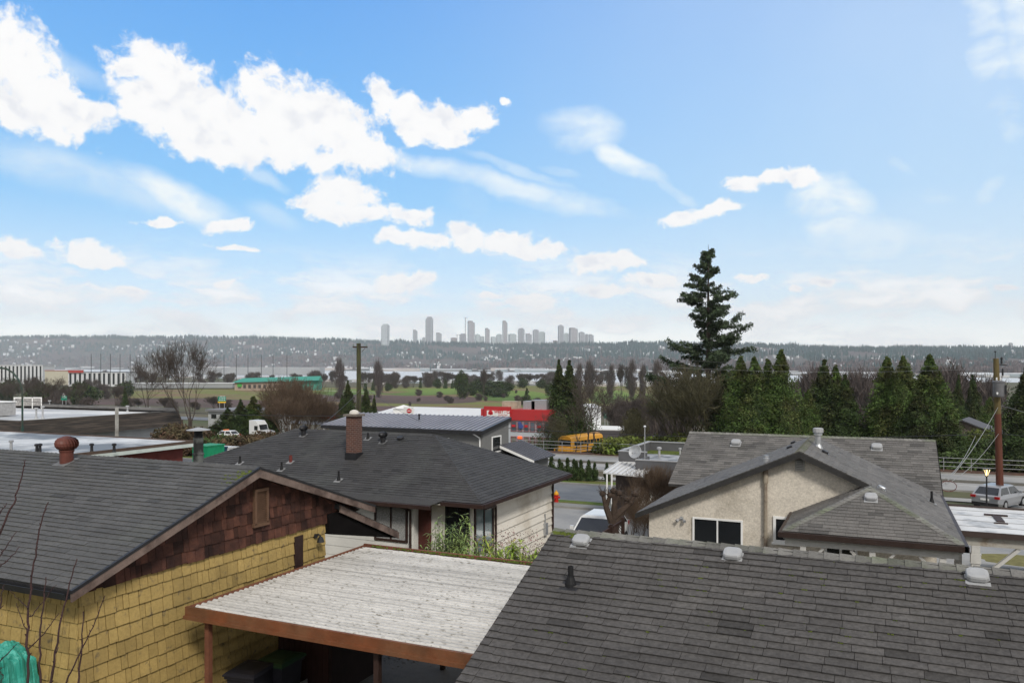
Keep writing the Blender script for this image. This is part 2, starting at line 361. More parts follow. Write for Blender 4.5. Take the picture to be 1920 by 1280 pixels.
M_chrome = mat('lamp_chrome', (.55, .52, .42), .3, .1, 4, metal=.7)
M_kerb = mat('kerb_concrete', (.24, .235, .22), .8, .15, 1)
# ---------------------------------------------------------------- ground, roads, river, hills
def sheet(name, pts, m, kind='structure', dz=.004, seg=None):
    """thin sheet that follows the terrain in y"""
    mb = MB(); x0, x1, y0, y1 = pts; ys = sorted({y0, y1}|{y for y, _ in TZ if y0 < y < y1})
    for a, b in zip(ys, ys[1:]):
        mb.poly([(x0, a, tz(a)+dz), (x1, a, tz(a)+dz), (x1, b, tz(b)+dz), (x0, b, tz(b)+dz)])
    return mb.build(name, m, kind=kind, loc=((x0+x1)/2, y0, tz(y0)))
Mg = mat('ground_rough', (.095, .082, .052), 1, .30, .02, .3, col2=(.060, .075, .028), bscale=.012, fine=.25)
mb = MB(); xs = [-14000, -4000, -1200, -400, -120, -40, 0, 40, 120, 400, 1200, 4000, 14000]
for (a, za), (b, zb) in zip(TZ, TZ[1:]):
    for x0, x1 in zip(xs, xs[1:]): mb.poly([(x0, a, za-.01), (x1, a, za-.01), (x1, b, zb-.01), (x0, b, zb-.01)])
mb.build('ground', Mg, kind='structure')
sheet('driveway', (-10.9, -4.3, 3, 21.5), M_conc)
sheet('side_yard', (-11.1, 12, 21.6, 31.8), mat('wet_path', (.22, .215, .205), .5, .2, .4, .1), dz=.004)
sheet('front_street', (-90, 60, 32, 43.4), M_street, dz=.006)
def kerb(name, x0, x1, y, h=.13, w=.16):
    mb = MB().box(x0, x1, y, y+w, tz(y)-.15, tz(y)+h); return mb.build(name, M_kerb, kind='structure', loc=((x0+x1)/2, y, tz(y)))
kerb('kerb', -90, 60, 43.4)
sheet('sidewalk', (-90, 60, 43.56, 45.2), mat('sidewalk_concrete', (.22, .215, .20), .7, .12, .5, fine=.1), dz=.10)
sheet('grass_verge', (-90, -6, 45.2, 46.9), M_grass, dz=.09)
sheet('parking_lot', (-90, 8, 46.9, 58.4), M_asph, dz=.008)
sheet('side_street', (8, 60, 45.2, 66), M_street, dz=.012)
sheet('grass_verge', (-90, 2, 58.4, 61.6), M_grass, dz=.05)
mb = MB().box(-90, 2, 58.3, 58.42, tz(58.3)-.2, tz(58.3)+.1); mb.build('kerb', M_kerb, kind='structure', loc=(-40, 58.3, tz(58.3)))
sheet('sidewalk', (-90, 90, 63.6, 65.6), mat('pale_walk', (.30, .295, .28), .7, .12, .5), dz=.06)
sheet('main_road', (-140, 140, 70, 80.9), M_street, dz=.010)
for y in (73.6, 77.3):
    mb = MB()
    for k in range(34): mb.box(-130+k*8, -127+k*8, y, y+.12, -2.988, -2.984)
    mb.build('lane_line', M_paint, kind='structure', loc=(0, y, -3))
kerb('kerb', -140, 140, 69.85); kerb('kerb', -140, 140, 80.9)
mb = MB().box(-140, 140, 75.2, 75.9, -3.1, -2.82); mb.build('road_median', mat('median_concrete', (.12, .115, .10), .8), kind='structure', loc=(0, 75.5, -3))
sheet('planting_strip', (-140, 140, 81.06, 84.5), M_soil, dz=.06)
# valley: fairways, fields, highway
def patch(name, pts, m, z=-20.85, kind='structure'):
    """ground patch outlined by photo points on the valley floor"""
    P = [G(px, py, z) for px, py in pts]; n = len(P); c = sum(P, Vector())/n
    Q = []
    for i in range(n):
        a, b, d, e = P[i-1], P[i], P[(i+1) % n], P[(i+2) % n]
        for t in (0, .25, .5, .75): # catmull-rom
            Q.append(.5*((2*b)+(d-a)*t+(2*a-5*b+4*d-e)*t*t+(3*b-a-3*d+e)*t**3))
    mb = MB()
    for i in range(len(Q)): mb.poly([c, Q[i], Q[(i+1) % len(Q)]])
    for v in range(len(mb.v)): mb.v[v] = (mb.v[v][0], mb.v[v][1], z)
    return mb.build(name, m, kind=kind, loc=(c.x, c.y, z))
Mfair = mat('fairway_green', (.13, .20, .032), 1, .18, .01, col2=(.07, .125, .02), bscale=.004, fine=.12)
Mrough = mat('rough_grass', (.15, .165, .04), 1, .2, .01, col2=(.15, .095, .055), bscale=.01, fine=.15)
Mbrush = mat('winter_brush', (.10, .062, .058), 1, .3, .02, col2=(.06, .045, .035), bscale=.01, fine=.3)
patch('rough_field', [(250,733),(480,727),(800,725),(1300,720),(1500,735),(1300,765),(900,772),(500,770),(240,758)], Mrough, -20.9)
patch('scrub_field', [(560,741),(640,739),(760,742),(880,744),(900,752),(820,757),(700,755),(600,752),(540,748)], Mbrush, -20.82)
patch('scrub_field', [(250,752),(330,745),(420,748),(520,752),(500,760),(360,762),(260,760)], Mbrush, -20.81)
patch('brush_field', [(60,752),(300,746),(560,758),(900,764),(960,772),(700,790),(300,780),(60,775)], Mbrush, -20.84)
patch('fairway', [(590,733),(640,729),(720,731),(860,727),(900,733),(850,739),(760,741),(700,738),(620,741)], Mfair, -20.80)
patch('fairway', [(890,738),(960,732),(1010,735),(1030,745),(960,752),(900,748)], Mfair, -20.79)
patch('fairway', [(1115,735),(1160,732),(1180,740),(1165,752),(1130,756),(1105,748)], Mfair, -20.78)
patch('fairway', [(1185,741),(1215,738),(1222,748),(1200,754),(1183,750)], Mfair, -20.77)
patch('rough_field', [(700,733),(740,731),(770,734),(730,737)], Mrough, -20.755)
patch('sand_path', [(600,731.5),(640,732.5),(700,735.5),(702,736.2),(640,733.4),(600,732.2)], mat('path_sand', (.30, .27, .22), .9), -20.75)
patch('fairway', [(250,735),(330,731),(440,733),(470,738),(400,744),(300,746)], Mrough, -20.76)
sheet('highway', (-900, 500, 205, 226), M_asph, dz=.10)
# river: an oblique strip of water, its far bank drawn from left (far) to right (near)
Mwat = mat('river_water', (.52, .53, .53), .45, .05, .004, .0, spec=.6)
nearb = [(-700,699),(0,700),(400,706),(640,712),(900,716),(1200,717),(1600,716),(2000,717),(2700,718)]
farb = [(-700,691.5),(0,692.2),(450,693.5),(700,695.5),(960,697.5),(1200,699.5),(1500,704),(1850,708),(2700,713)]
def interp(tab, x):
    for (a, ya), (b, yb) in zip(tab, tab[1:]):
        if x <= b: return ya+(yb-ya)*(x-a)/(b-a)
    return tab[-1][1]
ZR = -20.6
mb = MB(); px = -700
while px < 2700:
    q = min(px+100, 2700)
    mb.poly([G(px, interp(nearb, px), ZR), G(q, interp(nearb, q), ZR), G(q, interp(farb, q), ZR), G(px, interp(farb, px), ZR)]); px = q
mb.build('river', Mwat, kind='structure')
# far bank plain and wooded hills behind it
sky_l = [(-700,640),(0,628),(200,628),(520,630),(700,637),(960,644),(1160,642),(1250,641),(1420,645),(1600,651),(1700,650),(1900,652),(2700,660)]
crestY = [(-700,9000),(0,8200),(500,7200),(960,6200),(1400,5600),(1920,5000),(2700,4800)]
from mathutils import noise as mn
def hillpt(px, t):
    """t 0 = foot of the hill, 1 = crest"""
    Yb = F*(EYE-ZR)/(interp(farb, px)-HZ); Yc = interp(crestY, px)
    Yf = Yb+.12*(Yc-Yb); Y = Yf+(Yc-Yf)*t
    Hc = (HZ-interp(sky_l, px)-5)/F*Yc+EYE
    s = min(max(t, 0), 1); prof = s**1.25
    if t > 1: prof = 1-(t-1)*1.2
    Hc *= 1+.035*mn.noise(Vector((px*.018, 7, 7)))+.02*mn.noise(Vector((px*.06, 3, 7)))
    h = -20.3+(Hc+20.3)*prof*(1+.10*(mn.noise(Vector((px*.006, t*3, 1)))*(1-s)*2))
    p = W(px, HZ, Y); p.z = h; return p
Mhill = mat('hill_ground', (.060, .062, .052), 1, .25, .0016, col2=(.085, .062, .060), bscale=.0012, mask=(.45, .6), fine=.2)
mb = MB(); ts = [0, .06, .12, .2, .28, .36, .44, .52, .6, .68, .76, .84, .92, 1, 1.1, 1.3]; cols = list(range(-700, 2701, 40))
grid = [[hillpt(p, t) for t in ts] for p in cols]
for i in range(len(cols)-1):
    for j in range(len(ts)-1): mb.poly([grid[i][j], grid[i+1][j], grid[i+1][j+1], grid[i][j+1]])
mb.build('hills', Mhill, kind='structure', smooth_=True)
# forest on the hills: one mass of small conifers and bare crowns
nr = np.random.default_rng(5)
def cone_field(pts, hs, rs, tones, name, m, tiers=2, sides=4):
    V = []; Fq = []; Tn = []; n = 0
    for (x, y, z), h, r, t in zip(pts, hs, rs, tones):
        for k in range(tiers):
            zb = z+h*k*.38; rb = r*(1-.35*k); zt = z+h*(.62 if k < tiers-1 else 1); o = nr.uniform(0, 6)
            for s_ in range(sides):
                a0, a1 = o+6.283*s_/sides, o+6.283*(s_+1)/sides
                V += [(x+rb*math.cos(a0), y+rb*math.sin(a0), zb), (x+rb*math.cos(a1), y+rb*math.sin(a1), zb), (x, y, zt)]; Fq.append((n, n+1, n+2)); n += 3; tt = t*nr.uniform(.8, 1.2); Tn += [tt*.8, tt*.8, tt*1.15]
    return np_obj(name, np.array(V), np.array(Fq), np.array(Tn), m)
Mfar = mat('far_conifer', (.022, .055, .055), 1, .2, .002, tone=True)
Mfarb = mat('far_bare_wood', (.105, .080, .078), 1, .25, .002, tone=True)
P = []; H = []; Rr = []; Tn = []; B = []; BH = []; BR = []; BT = []
for k in range(17000):
    px = nr.uniform(-200, 2120); t = 1.03-nr.uniform(0, 1)**1.5*.98
    cl = mn.noise(Vector((px*.010, t*4.0, 3.3)))+.5*mn.noise(Vector((px*.035, t*11, 8)))
    p = hillpt(px+nr.uniform(-3, 3), t)
    low = t < .40+.2*mn.noise(Vector((px*.004, 5, 5)))
    if cl < -.22 and t < .93: continue
    if low and nr.random() < .75: B.append(p); BH.append(nr.uniform(16, 26)); BR.append(nr.uniform(10, 18)); BT.append(nr.uniform(.7, 1.25))
    else:
        h = nr.uniform(20, 36)*(1.12 if t > .93 else 1); P.append(p); H.append(h); Rr.append(h*nr.uniform(.16, .28)); Tn.append(nr.uniform(.7, 1.5))
for k in range(1900):
    px = nr.uniform(-200, 2120); p = hillpt(px, 1.0+nr.uniform(-.02, .02)); g = mn.noise(Vector((px*.03, 1, 1))); h = (26+22*g)*nr.uniform(.6, 1.5)
    P.append(p); H.append(h); Rr.append(h*nr.uniform(.12, .22)); Tn.append(nr.uniform(.6, 1.2))
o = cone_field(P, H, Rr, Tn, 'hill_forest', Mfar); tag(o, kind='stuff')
def lump_field(pts, hs, rs, tones, name, m):
    V = []; Fq = []; T_ = []; n = 0
    for (x, y, z), h, r, t in zip(pts, hs, rs, tones):
        for s_ in range(9):
            a = nr.uniform(0, 6.283); d = r*nr.uniform(.1, .9); cx, cy = x+d*math.cos(a), y+d*math.sin(a); w = r*nr.uniform(.25, .5); hh = h*nr.uniform(.6, 1); b = nr.uniform(0, 6.283)
            dx, dy = w*math.cos(b), w*math.sin(b)
            V += [(cx-dx, cy-dy, z), (cx+dx, cy+dy, z), (cx+dx*.4, cy+dy*.4, z+hh), (cx-dx*.5, cy-dy*.5, z+hh*.9)]; Fq.append((n, n+1, n+2, n+3)); n += 4; T_ += [t*nr.uniform(.7, 1.3)]*4
    return np_obj(name, np.array(V), np.array(Fq), np.array(T_), m)
o = lump_field(B, BH, BR, BT, 'bare_hill_woods', Mfarb); tag(o, kind='stuff')
# ================================================================ houses close by
def frame_mat(P, U, V, Nn):
    m = Matrix((U, V, Nn)).transposed().to_4x4(); m.translation = P; return m
def box_vent(parent, P, U, V, Nn, s=1., name='box_vent', m=None, dark=False):
    """low square roof vent: flashing, throat and domed hood"""
    Mx = frame_mat(P, U, V, Nn); mb = MB(); mb.box(-.21*s, .21*s, -.24*s, .19*s, .012, .018, .22, Mx)
    mb.box(-.13*s, .13*s, -.13*s, .13*s, .018, .07*s, .35, Mx)
    rings = []
    for (w, z) in ((.185, .045), (.195, .06), (.195, .12), (.18, .150), (.12, .163)):
        r = []
        for k in range(16):
            a = 6.2832*k/16+.3927/2; ca, sa = math.cos(a), math.sin(a); q = (abs(ca)**4+abs(sa)**4)**-.25
            r.append(Mx @ Vector((ca*q*w*s, sa*q*w*s*.92, z*s)))
        rings.append(r)
    vs_ = [p for r in rings for p in r]; n = 16
    fs = [(j*n+k, j*n+(k+1) % n, (j+1)*n+(k+1) % n, (j+1)*n+k) for j in range(4) for k in range(n)]+[tuple(range(n))[::-1], tuple(range(4*n, 5*n))]
    mb.hull(vs_, fs, .5 if dark else 1.)
    o = mb.build(name, m or M_ventw, parent); return o
def pipe_vent(parent, P, U, V, Nn, h=.3, r=.045, m=None, collar=True, name='pipe_vent', mflash=None):
    Mx = frame_mat(P, U, V, Nn); mb = MB(); mb.box(-.13, .13, -.15, .11, .010, .016, 1, Mx); f = mb.build(name, mflash or mat('grey_flashing', (.22, .22, .22), .55, .2, 4), parent)
    p = MB(); 
    if collar: p.lathe(P, [(r*2.2, -.03), (r*2.0, .03), (r*1.25, .12), (r*1.2, .14)], 14)
    p.lathe(P, [(r, 0), (r, h), (r*.8, h+.003), (r*.8, h-.03)], 14); p.build('pipe', m or M_black, f); return f
def turbine(parent, P, U, V, Nn, s, m, name='turbine_vent'):
    Mx = frame_mat(P, U, V, Nn); mb = MB(); mb.box(-.24*s, .24*s, -.28*s, .24*s, .010, .018, .8, Mx); f = mb.build(name, mat('weathered_flashing', (.14, .14, .14), .6, .3, 4), parent)
    b = MB().lathe(P, [(.17*s, -.12*s), (.17*s, .26*s), (.19*s, .30*s), (.19*s, .33*s)], 20); b.build('neck', m, f)
    t = MB(); n = 22
    for k in range(n):      # curved vanes
        a = 6.2832*k/n; pts = []
        for j in range(7):
            th = .25+2.5*j/6; rr = .30*s*math.sin(th)**.7; z = .52*s-.19*s*math.cos(3.1416-th)*-1
            aa = a+.5*(j/6); pts.append((aa, rr, .50*s+.19*s*math.cos(th)))
        for (a0, r0, z0), (a1, r1, z1) in zip(pts, pts[1:]):
            w = .26
            t.poly([P+Vector((r0*math.cos(a0), r0*math.sin(a0), z0)), P+Vector((r1*math.cos(a1), r1*math.sin(a1), z1)), P+Vector((r1*.9*math.cos(a1+w), r1*.9*math.sin(a1+w), z1)), P+Vector((r0*.9*math.cos(a0+w), r0*.9*math.sin(a0+w), z0))], 1.)
    t.lathe(P+Vector((0, 0, .66*s)), [(.13*s, 0), (.10*s, .035*s), (.02*s, .05*s)], 16)
    t.lathe(P+Vector((0, 0, .33*s)), [(.16*s, 0), (.2*s, .02*s), (.2*s, .3*s)], 16, .25)
    t.build('rotor', m, f); return f
def downspout(parent, pts, m, r=.035, name='downspout'):
    return MB().path([Vector(p) for p in pts], r, 6).build(name, m, parent)

# ---------------------------------------------------------------- foreground house (bottom right)
h = thing('neighbour_house', (5, 12, 0), 'house with the large brown-grey shingled roof filling the bottom right corner', 'house')
X0, X1, YR, ZRG, SL = -4.66, 17.0, 11.85, 4.0, .382
ey = 6.4; ez = ZRG-SL*(YR-ey); by = YR+(YR-ey)
MB().box(X0+.35, X1-.3, ey+.5, by-.5, -.2, ez+.15).build('wall', mat('tan_stucco', (.30, .27, .22), .85, .1, 2, .3), h)
mb = MB(); mb.prism([(X0+.35, ey+.5, ez+.15), (X0+.35, by-.5, ez+.15), (X0+.35, YR, ZRG-.12)], (.2, 0, 0)); mb.build('gable', MATS['tan_stucco'], h)
mb = MB()
mo = lambda a, b: 1.0+.10*mn.noise(Vector((a*.35, b*.5, 2)))+.08*mn.noise(Vector((a*1.1, b*2.2, 9)))
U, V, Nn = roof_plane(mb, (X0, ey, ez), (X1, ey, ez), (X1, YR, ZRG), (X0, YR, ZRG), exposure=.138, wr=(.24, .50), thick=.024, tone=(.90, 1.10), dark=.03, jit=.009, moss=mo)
roof_plane(mb, (X0, by, ez), (X1, by, ez), (X1, YR, ZRG), (X0, YR, ZRG), exposure=.30, wr=(.5, .9))
roof = mb.build('roof', M_roof_fg, h); PF = (Vector((X0, YR, ZRG)), Nn)
mb = MB(); caps(mb, (X0, YR, ZRG), (X1, YR, ZRG), V*-1, Vector((0, V.y, -V.z)), w=.15, step=.20, tone=(.75, 1.2)); mb.build('ridge_cap', M_cap, h)
mb = MB(); mb.prism([(X0-.03, ey, ez-.18), (X0-.03, YR, ZRG-.19), (X0-.03, YR, ZRG-.03), (X0-.03, ey, ez-.02)], (.025, 0, 0)); mb.prism([(X0-.03, by, ez-.18), (X0-.03, YR, ZRG-.19), (X0-.03, YR, ZRG-.03), (X0-.03, by, ez-.02)], (.025, 0, 0)); mb.build('fascia', M_dkbrown, h)
for px, py in ((1090, 1018), (1374, 1044), (1832, 1085)): box_vent(h, hit(px, py, *PF), U, V, Nn, .66)
pipe_vent(h, hit(1070, 1097, *PF), U, V, Nn, .27, .04, mflash=M_blackm)
mb = MB(); r2 = random.Random(3)     # moss cushions lodged in the courses
for k in range(105):
    if k < 26: px, py = r2.gauss(1050, 13), r2.gauss(1001, 2.6)
    elif k < 60: px, py = r2.uniform(1150, 1900), 1008+(r2.uniform(1150, 1900)-1035)*.08+r2.uniform(8, 60)
    else: px, py = r2.uniform(1000, 1900), r2.uniform(1050, 1275)
    p = hit(px, py, *PF)
    if p.x < X0+.05 or p.y > YR-.02: continue
    b = math.floor(((p-Vector((X0, ey, ez))).dot(V))/.138)*.138; p = p+V*(b-(p-Vector((X0, ey, ez))).dot(V)) if k >= 26 else p
    s = r2.uniform(.004, .012)*(2.6 if k < 26 else 1)
    for q in range(5):
        o = U*r2.uniform(-3, 3)*s+V*r2.uniform(-.8, .3)*s+Nn*.010
        mb.lathe(p+o, [(s*r2.uniform(.7, 1.5), 0), (s, s*.5), (s*.3, s*.8)], 7, r2.uniform(.6, 1.2), axis=Nn)
mb.build('moss', M_moss, h, kind='stuff')

# ---------------------------------------------------------------- yellow shingled house (bottom left)
h = thing('yellow_house', (-18, 12, 0), 'yellow shingled house with brown cedar gable at the bottom left', 'house')
XW, YA, YB, ZT = -11.2, 8.46, 14.49, 3.14
RX, RY0, RY1, RYR, RZE, RZR = -10.87, 8.10, 15.94, 12.05, 3.27, 4.64
MB().box(-30, XW, YA, YB, -.2, 3.2).build('wall', M_yback, h)
mb = MB(); e = .245
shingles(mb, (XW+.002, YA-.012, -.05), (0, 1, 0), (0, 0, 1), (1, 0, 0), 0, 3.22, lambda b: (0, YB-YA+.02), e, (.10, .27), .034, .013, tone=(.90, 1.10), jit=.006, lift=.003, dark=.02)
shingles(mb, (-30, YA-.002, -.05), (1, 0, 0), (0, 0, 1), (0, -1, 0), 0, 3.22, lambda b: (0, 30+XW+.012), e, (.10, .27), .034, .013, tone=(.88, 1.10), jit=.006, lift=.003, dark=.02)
mb.build('shingle_siding', M_yellow, h)
sl = (RZR-RZE)/(RYR-RY0); slb = (RZR-RZE-.02)/(RY1-RYR)
mb = MB(); zb = 3.10
mb.prism([(XW+.03, RY0+.25, zb), (XW+.03, YB, zb), (XW+.03, RY1-.12, RZE-.08), (XW+.03, RYR, RZR-.1)], (-.10, 0, 0), .4)
def gx(b):
    z = zb+b; lo = RYR-(RZR-.09-z)/sl; hi = RYR+(RZR-.09-z)/slb; lo = max(lo, RY0+.15); hi = min(hi, RY1-.1, YB+.1+max(0, (z-3.10))*9.0)
    return lo, max(hi, lo)
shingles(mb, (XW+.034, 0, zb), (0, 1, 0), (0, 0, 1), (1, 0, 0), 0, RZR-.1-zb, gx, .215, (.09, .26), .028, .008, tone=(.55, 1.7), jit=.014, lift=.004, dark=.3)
mb.build('cedar_gable', M_brownsh, h)
mb = MB()
mo2 = lambda a, b: 1+.10*mn.noise(Vector((a*.4, b*.6, 5)))
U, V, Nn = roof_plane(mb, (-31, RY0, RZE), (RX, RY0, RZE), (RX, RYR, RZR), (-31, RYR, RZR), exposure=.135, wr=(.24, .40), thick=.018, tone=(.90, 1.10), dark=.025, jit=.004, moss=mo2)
U2, V2, N2 = roof_plane(mb, (-31, RY1, RZE+.02), (RX, RY1, RZE+.02), (RX, RYR, RZR), (-31, RYR, RZR), exposure=.135, wr=(.2, .34), thick=.011)
mb.build('roof', M_roof_yel, h); PY = (Vector((RX, RYR, RZR)), Nn)
mb = MB(); caps(mb, (-31, RYR, RZR), (RX, RYR, RZR), V*-1, V2*-1, w=.13, step=.14, tone=(.8, 1.1), h=.012); mb.build('ridge_cap', M_roof_yel, h)
mb = MB()
for a, za in ((RY0-.02, RZE), (RY1+.02, RZE+.02)):
    mb.prism([(RX-.01, a, za-.17), (RX-.01, RYR, RZR-.19), (RX-.01, RYR, RZR-.035), (RX-.01, a, za-.03)], (.035, 0, 0))
mb.build('bargeboard', M_barge, h)
mb = MB()
for a, za in ((RY0-.03, RZE-.005), (RY1+.03, RZE+.015)):
    mb.prism([(RX-.02, a, za-.035), (RX-.02, RYR, RZR-.034), (RX-.02, RYR, RZR+.012), (RX-.02, a, za+.012)], (.055, 0, 0))
mb.build('drip_edge', M_blackm, h)
mb = MB(); mb.prism([(-31, RY0-.11, RZE-.03), (-31, RY0-.09, RZE-.13), (-31, RY0, RZE-.13), (-31, RY0, RZE-.02), (-31, RY0-.02, RZE-.02), (-31, RY0-.02, RZE-.11), (-31, RY0-.08, RZE-.11), (-31, RY0-.1, RZE-.03)], (20.1, 0, 0)); mb.build('gutter', M_blackm, h)
mb = MB(); mb.box(-30, XW+.02, RY0+.02, YA-.03, RZE-.14, RZE-.11); mb.build('soffit', M_dkbrown, h)
# louvred gable vent
y0, y1 = onx(470, 950, XW).y, onx(496, 950, XW).y; z1, z0 = onx(470, 917, XW).z, onx(484, 980, XW).z
g = MB()
for a, b, c_, d in ((y0, y0+.055, z0, z1), (y1-.055, y1, z0, z1), (y0+.055, y1-.055, z1-.06, z1), (y0-.02, y1+.02, z0-.05, z0+.02)): g.box(XW+.05, XW+.115, a, b, c_, d)
gv = g.build('gable_vent', mat('vent_wood', (.12, .068, .042), .8, .25, 5), h)
g = MB(); k = z0+.03
while k < z1-.07:
    g.hull([(XW+.055, y0+.055, k+.03), (XW+.055, y1-.055, k+.03), (XW+.10, y1-.055, k), (XW+.10, y0+.055, k)], [(0, 1, 2, 3)]); g.box(XW+.055, XW+.058, y0+.05, y1-.05, k, k+.012, .3); k += .036
g.build('louvre', MATS['vent_wood'], gv)
# side door trim and wall light under the gable
y0, y1 = onx(550, 1050, XW).y, onx(565, 1050, XW).y; zt_ = onx(557, 1004, XW).z
d = MB(); d.box(XW-.02, XW+.05, y0, y1, 0, zt_); d.build('side_door', M_dkbrown, h)
p = onx(590, 1004, XW+.02); l = MB(); l.lathe(p, [(.05, -.05), (.05, .05)], 12, axis=Vector((1, 0, 0))); l.path([p, p+Vector((.10, 0, .05)), p+Vector((.16, 0, .0))], .015); wl = l.build('wall_light', M_blackm, h)
MB().lathe(p+Vector((.16, 0, -.12)), [(.085, 0), (.06, .08), (.03, .12)], 14).build('lamp_shade', M_blackm, wl)
turbine(h, hit(125, 866, *PY), U, V, Nn, .80, mat('rust_red_vent', (.11, .036, .026), .5, .25, 5, .2))
pb = ony(372, 858, RYR+.45); pb.z = RZR-.2
f = MB().lathe(pb, [(.105, 0), (.105, .30), (.115, .31), (.115, .34), (.10, .35), (.10, .66)], 20).build('flue_pipe', mat('dull_flue_steel', (.10, .105, .10), .5, .3, 4, .2, col2=(.02, .02, .02), bscale=3), h)
MB().lathe(pb, [(.085, .66), (.085, .80), (.02, .82)], 16, .3).build('screen', M_black, f)
MB().lathe(pb, [(.02, .86), (.24, .82), (.24, .83), (.02, .88)], 20).build('rain_cap', M_ventw, f)
mb = MB(); r2 = random.Random(8)
for k in range(230):
    a = r2.random()**1.6; px = 484-a*r2.uniform(0, 75); py = 884+a*30*r2.random()+(484-px)*-.02
    p = hit(px, py, *PY)
    if p.x > RX-.02 or p.y > RYR-.06: continue
    s = r2.uniform(.006, .022); mb.lathe(p+Nn*.010, [(s*1.6, 0), (s*1.2, s*.35), (s*.3, s*.5)], 6, r2.uniform(.7, 1.2), axis=Nn)
mb.build('moss', M_moss, h, kind='stuff')
# low porch roof behind the gable, with its braced post
py0, py1 = onx(650, 960, XW).y, onx(736, 990, XW).y
za, zc = onx(650, 962, XW).z, onx(736, 996, XW).z
mb = MB(); roof_plane(mb, (-15, py1, zc+.02), (XW+.15, py1, zc+.02), (XW+.15, py0-.5, za+.30), (-15, py0-.5, za+.30), wr=(.2, .35)); pr_ = mb.build('porch_roof', M_roof_yel, h)
mb = MB(); mb.prism([(XW+.16, py1, zc-.16), (XW+.16, py0-.5, za+.12), (XW+.16, py0-.5, za+.28), (XW+.16, py1, zc+.0)], (.035, 0, 0)); mb.build('bargeboard', M_barge, pr_)
mb = MB(); mb.prism([(XW+.12, YB+.02, 2.86), (XW+.12, py1-.04, zc-.14), (XW+.12, py1-.04, zc-.08), (XW+.12, py0-.5, za+.12), (XW+.12, YB+.02, za+.12)], (-3.4, 0, 0)); mb.build('soffit', M_soff, pr_)
pp = onx(627, 1045, XW-.1); mb = MB(); mb.box(pp.x-.055, pp.x+.055, pp.y-.055, pp.y+.055, -.1, zc-.14)
for s in (-1, 1):
    q = MB(); mb.tube((pp.x, pp.y+.05*s, 1.85), (pp.x, pp.y+.50*s, zc-.16), .045, n=4)
mb.build('porch_post', mat('near_black_stain', (.016, .012, .010), .7), h)

# ---------------------------------------------------------------- patio cover with corrugated sheet
h = thing('patio_cover', (-7.8, 12.7, 0), 'flat carport cover of dirty white corrugated sheets on orange-brown beams', 'carport')
CX0, CX1, CY0, CY1, CZ = -10.66, -4.75, 10.12, 15.28, 2.50
def zc_(y): return CZ-.01-.015*(y-CY0)/5
Mcorr = mat('weathered_plastic', (.49, .475, .445), .5, .08, 1.1, .15, tone=True, col2=(.16, .145, .115), bscale=16, mask=(.55, .68), stretch=(.55, 1.5, 1), fine=.15)
PER = .128; n = int((CY1-CY0-.1)/PER*10); V_ = []; T_ = []; nx = 25; rr_ = random.Random(6)
rib = [rr_.uniform(.86, 1.08)*(.72 if rr_.random() < .16 else 1) for _ in range(60)]
xsn = [CX0+.03+(CX1-CX0-.03)*i/(nx-1) for i in range(nx)]; Fq = []
for j in range(n+1):
    y = CY0+.05+(CY1-CY0-.1)*j/n; ph = math.sin(6.2832*y/PER); z = zc_(y)+.017*max(-.8, min(.8, ph*1.2)); k_ = rib[int((y-CY0)/PER) % 60]
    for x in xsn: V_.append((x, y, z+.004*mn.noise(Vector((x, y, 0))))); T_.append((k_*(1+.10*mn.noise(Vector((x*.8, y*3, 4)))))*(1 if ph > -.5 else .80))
for j in range(n):
    for i in range(nx-1): a = j*nx+i; Fq.append((a, a+1, a+nx+1, a+nx))
V_ = np.array(V_); V_ -= np.array(tuple(h.location))
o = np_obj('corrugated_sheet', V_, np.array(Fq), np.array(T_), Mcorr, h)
b = MB(); b.box(CX0-.04, CX1, CY0-.05, CY0, CZ-.17, CZ+.015); b.box(CX0-.05, CX1, CY0-.085, CY0-.051, CZ-.19, CZ-.13); b.build('front_beam', M_wood_o, h)
b = MB(); b.box(CX0-.045, CX0+.02, CY0+.003, CY1-.003, CZ-.17, CZ+.005); b.build('side_beam', mat('faded_brown_beam', (.16, .062, .035), .7, .25, 3, .3), h)
b = MB(); b.box(CX0-.045, CX1, CY1, CY1+.05, CZ-.19, CZ+.03); bb = b.build('back_beam', MATS['faded_brown_beam'], h)
for k in range(6): MB().box(CX0+.05, CX1, CY0+.8+k*.8, CY0+.84+k*.8, CZ-.12, CZ-.04).build('rafter', M_dkbrown, h)
mb = MB(); r2 = random.Random(4)
for k in range(220):
    x = CX0+.2+r2.random()**.8*5; s = r2.uniform(.008, .02); mb.lathe((x, CY1-.03+r2.uniform(-.06, .03), CZ+.008), [(s*1.8, -.01), (s, s), (.003, s*1.3)], 6, r2.uniform(.5, 1.2))
mb.build('moss', M_moss, bb, kind='stuff')
feet = [(ony(391, 1200, CY0+.12).x, CY0+.12), (ony(708, 1200, CY0+.12).x, CY0+.12), (G(836, 1250, 0).x, CY1-.05), (ony(671, 1200, CY1-.05).x, CY1-.05), (CX1-.2, CY1-.05)]
for i, (x, y) in enumerate(feet): MB().box(x-.045, x+.045, y-.045, y+.045, 0, CZ-.17).build('post', MATS['faded_brown_beam'] if i == 0 else M_dkbrown, h)

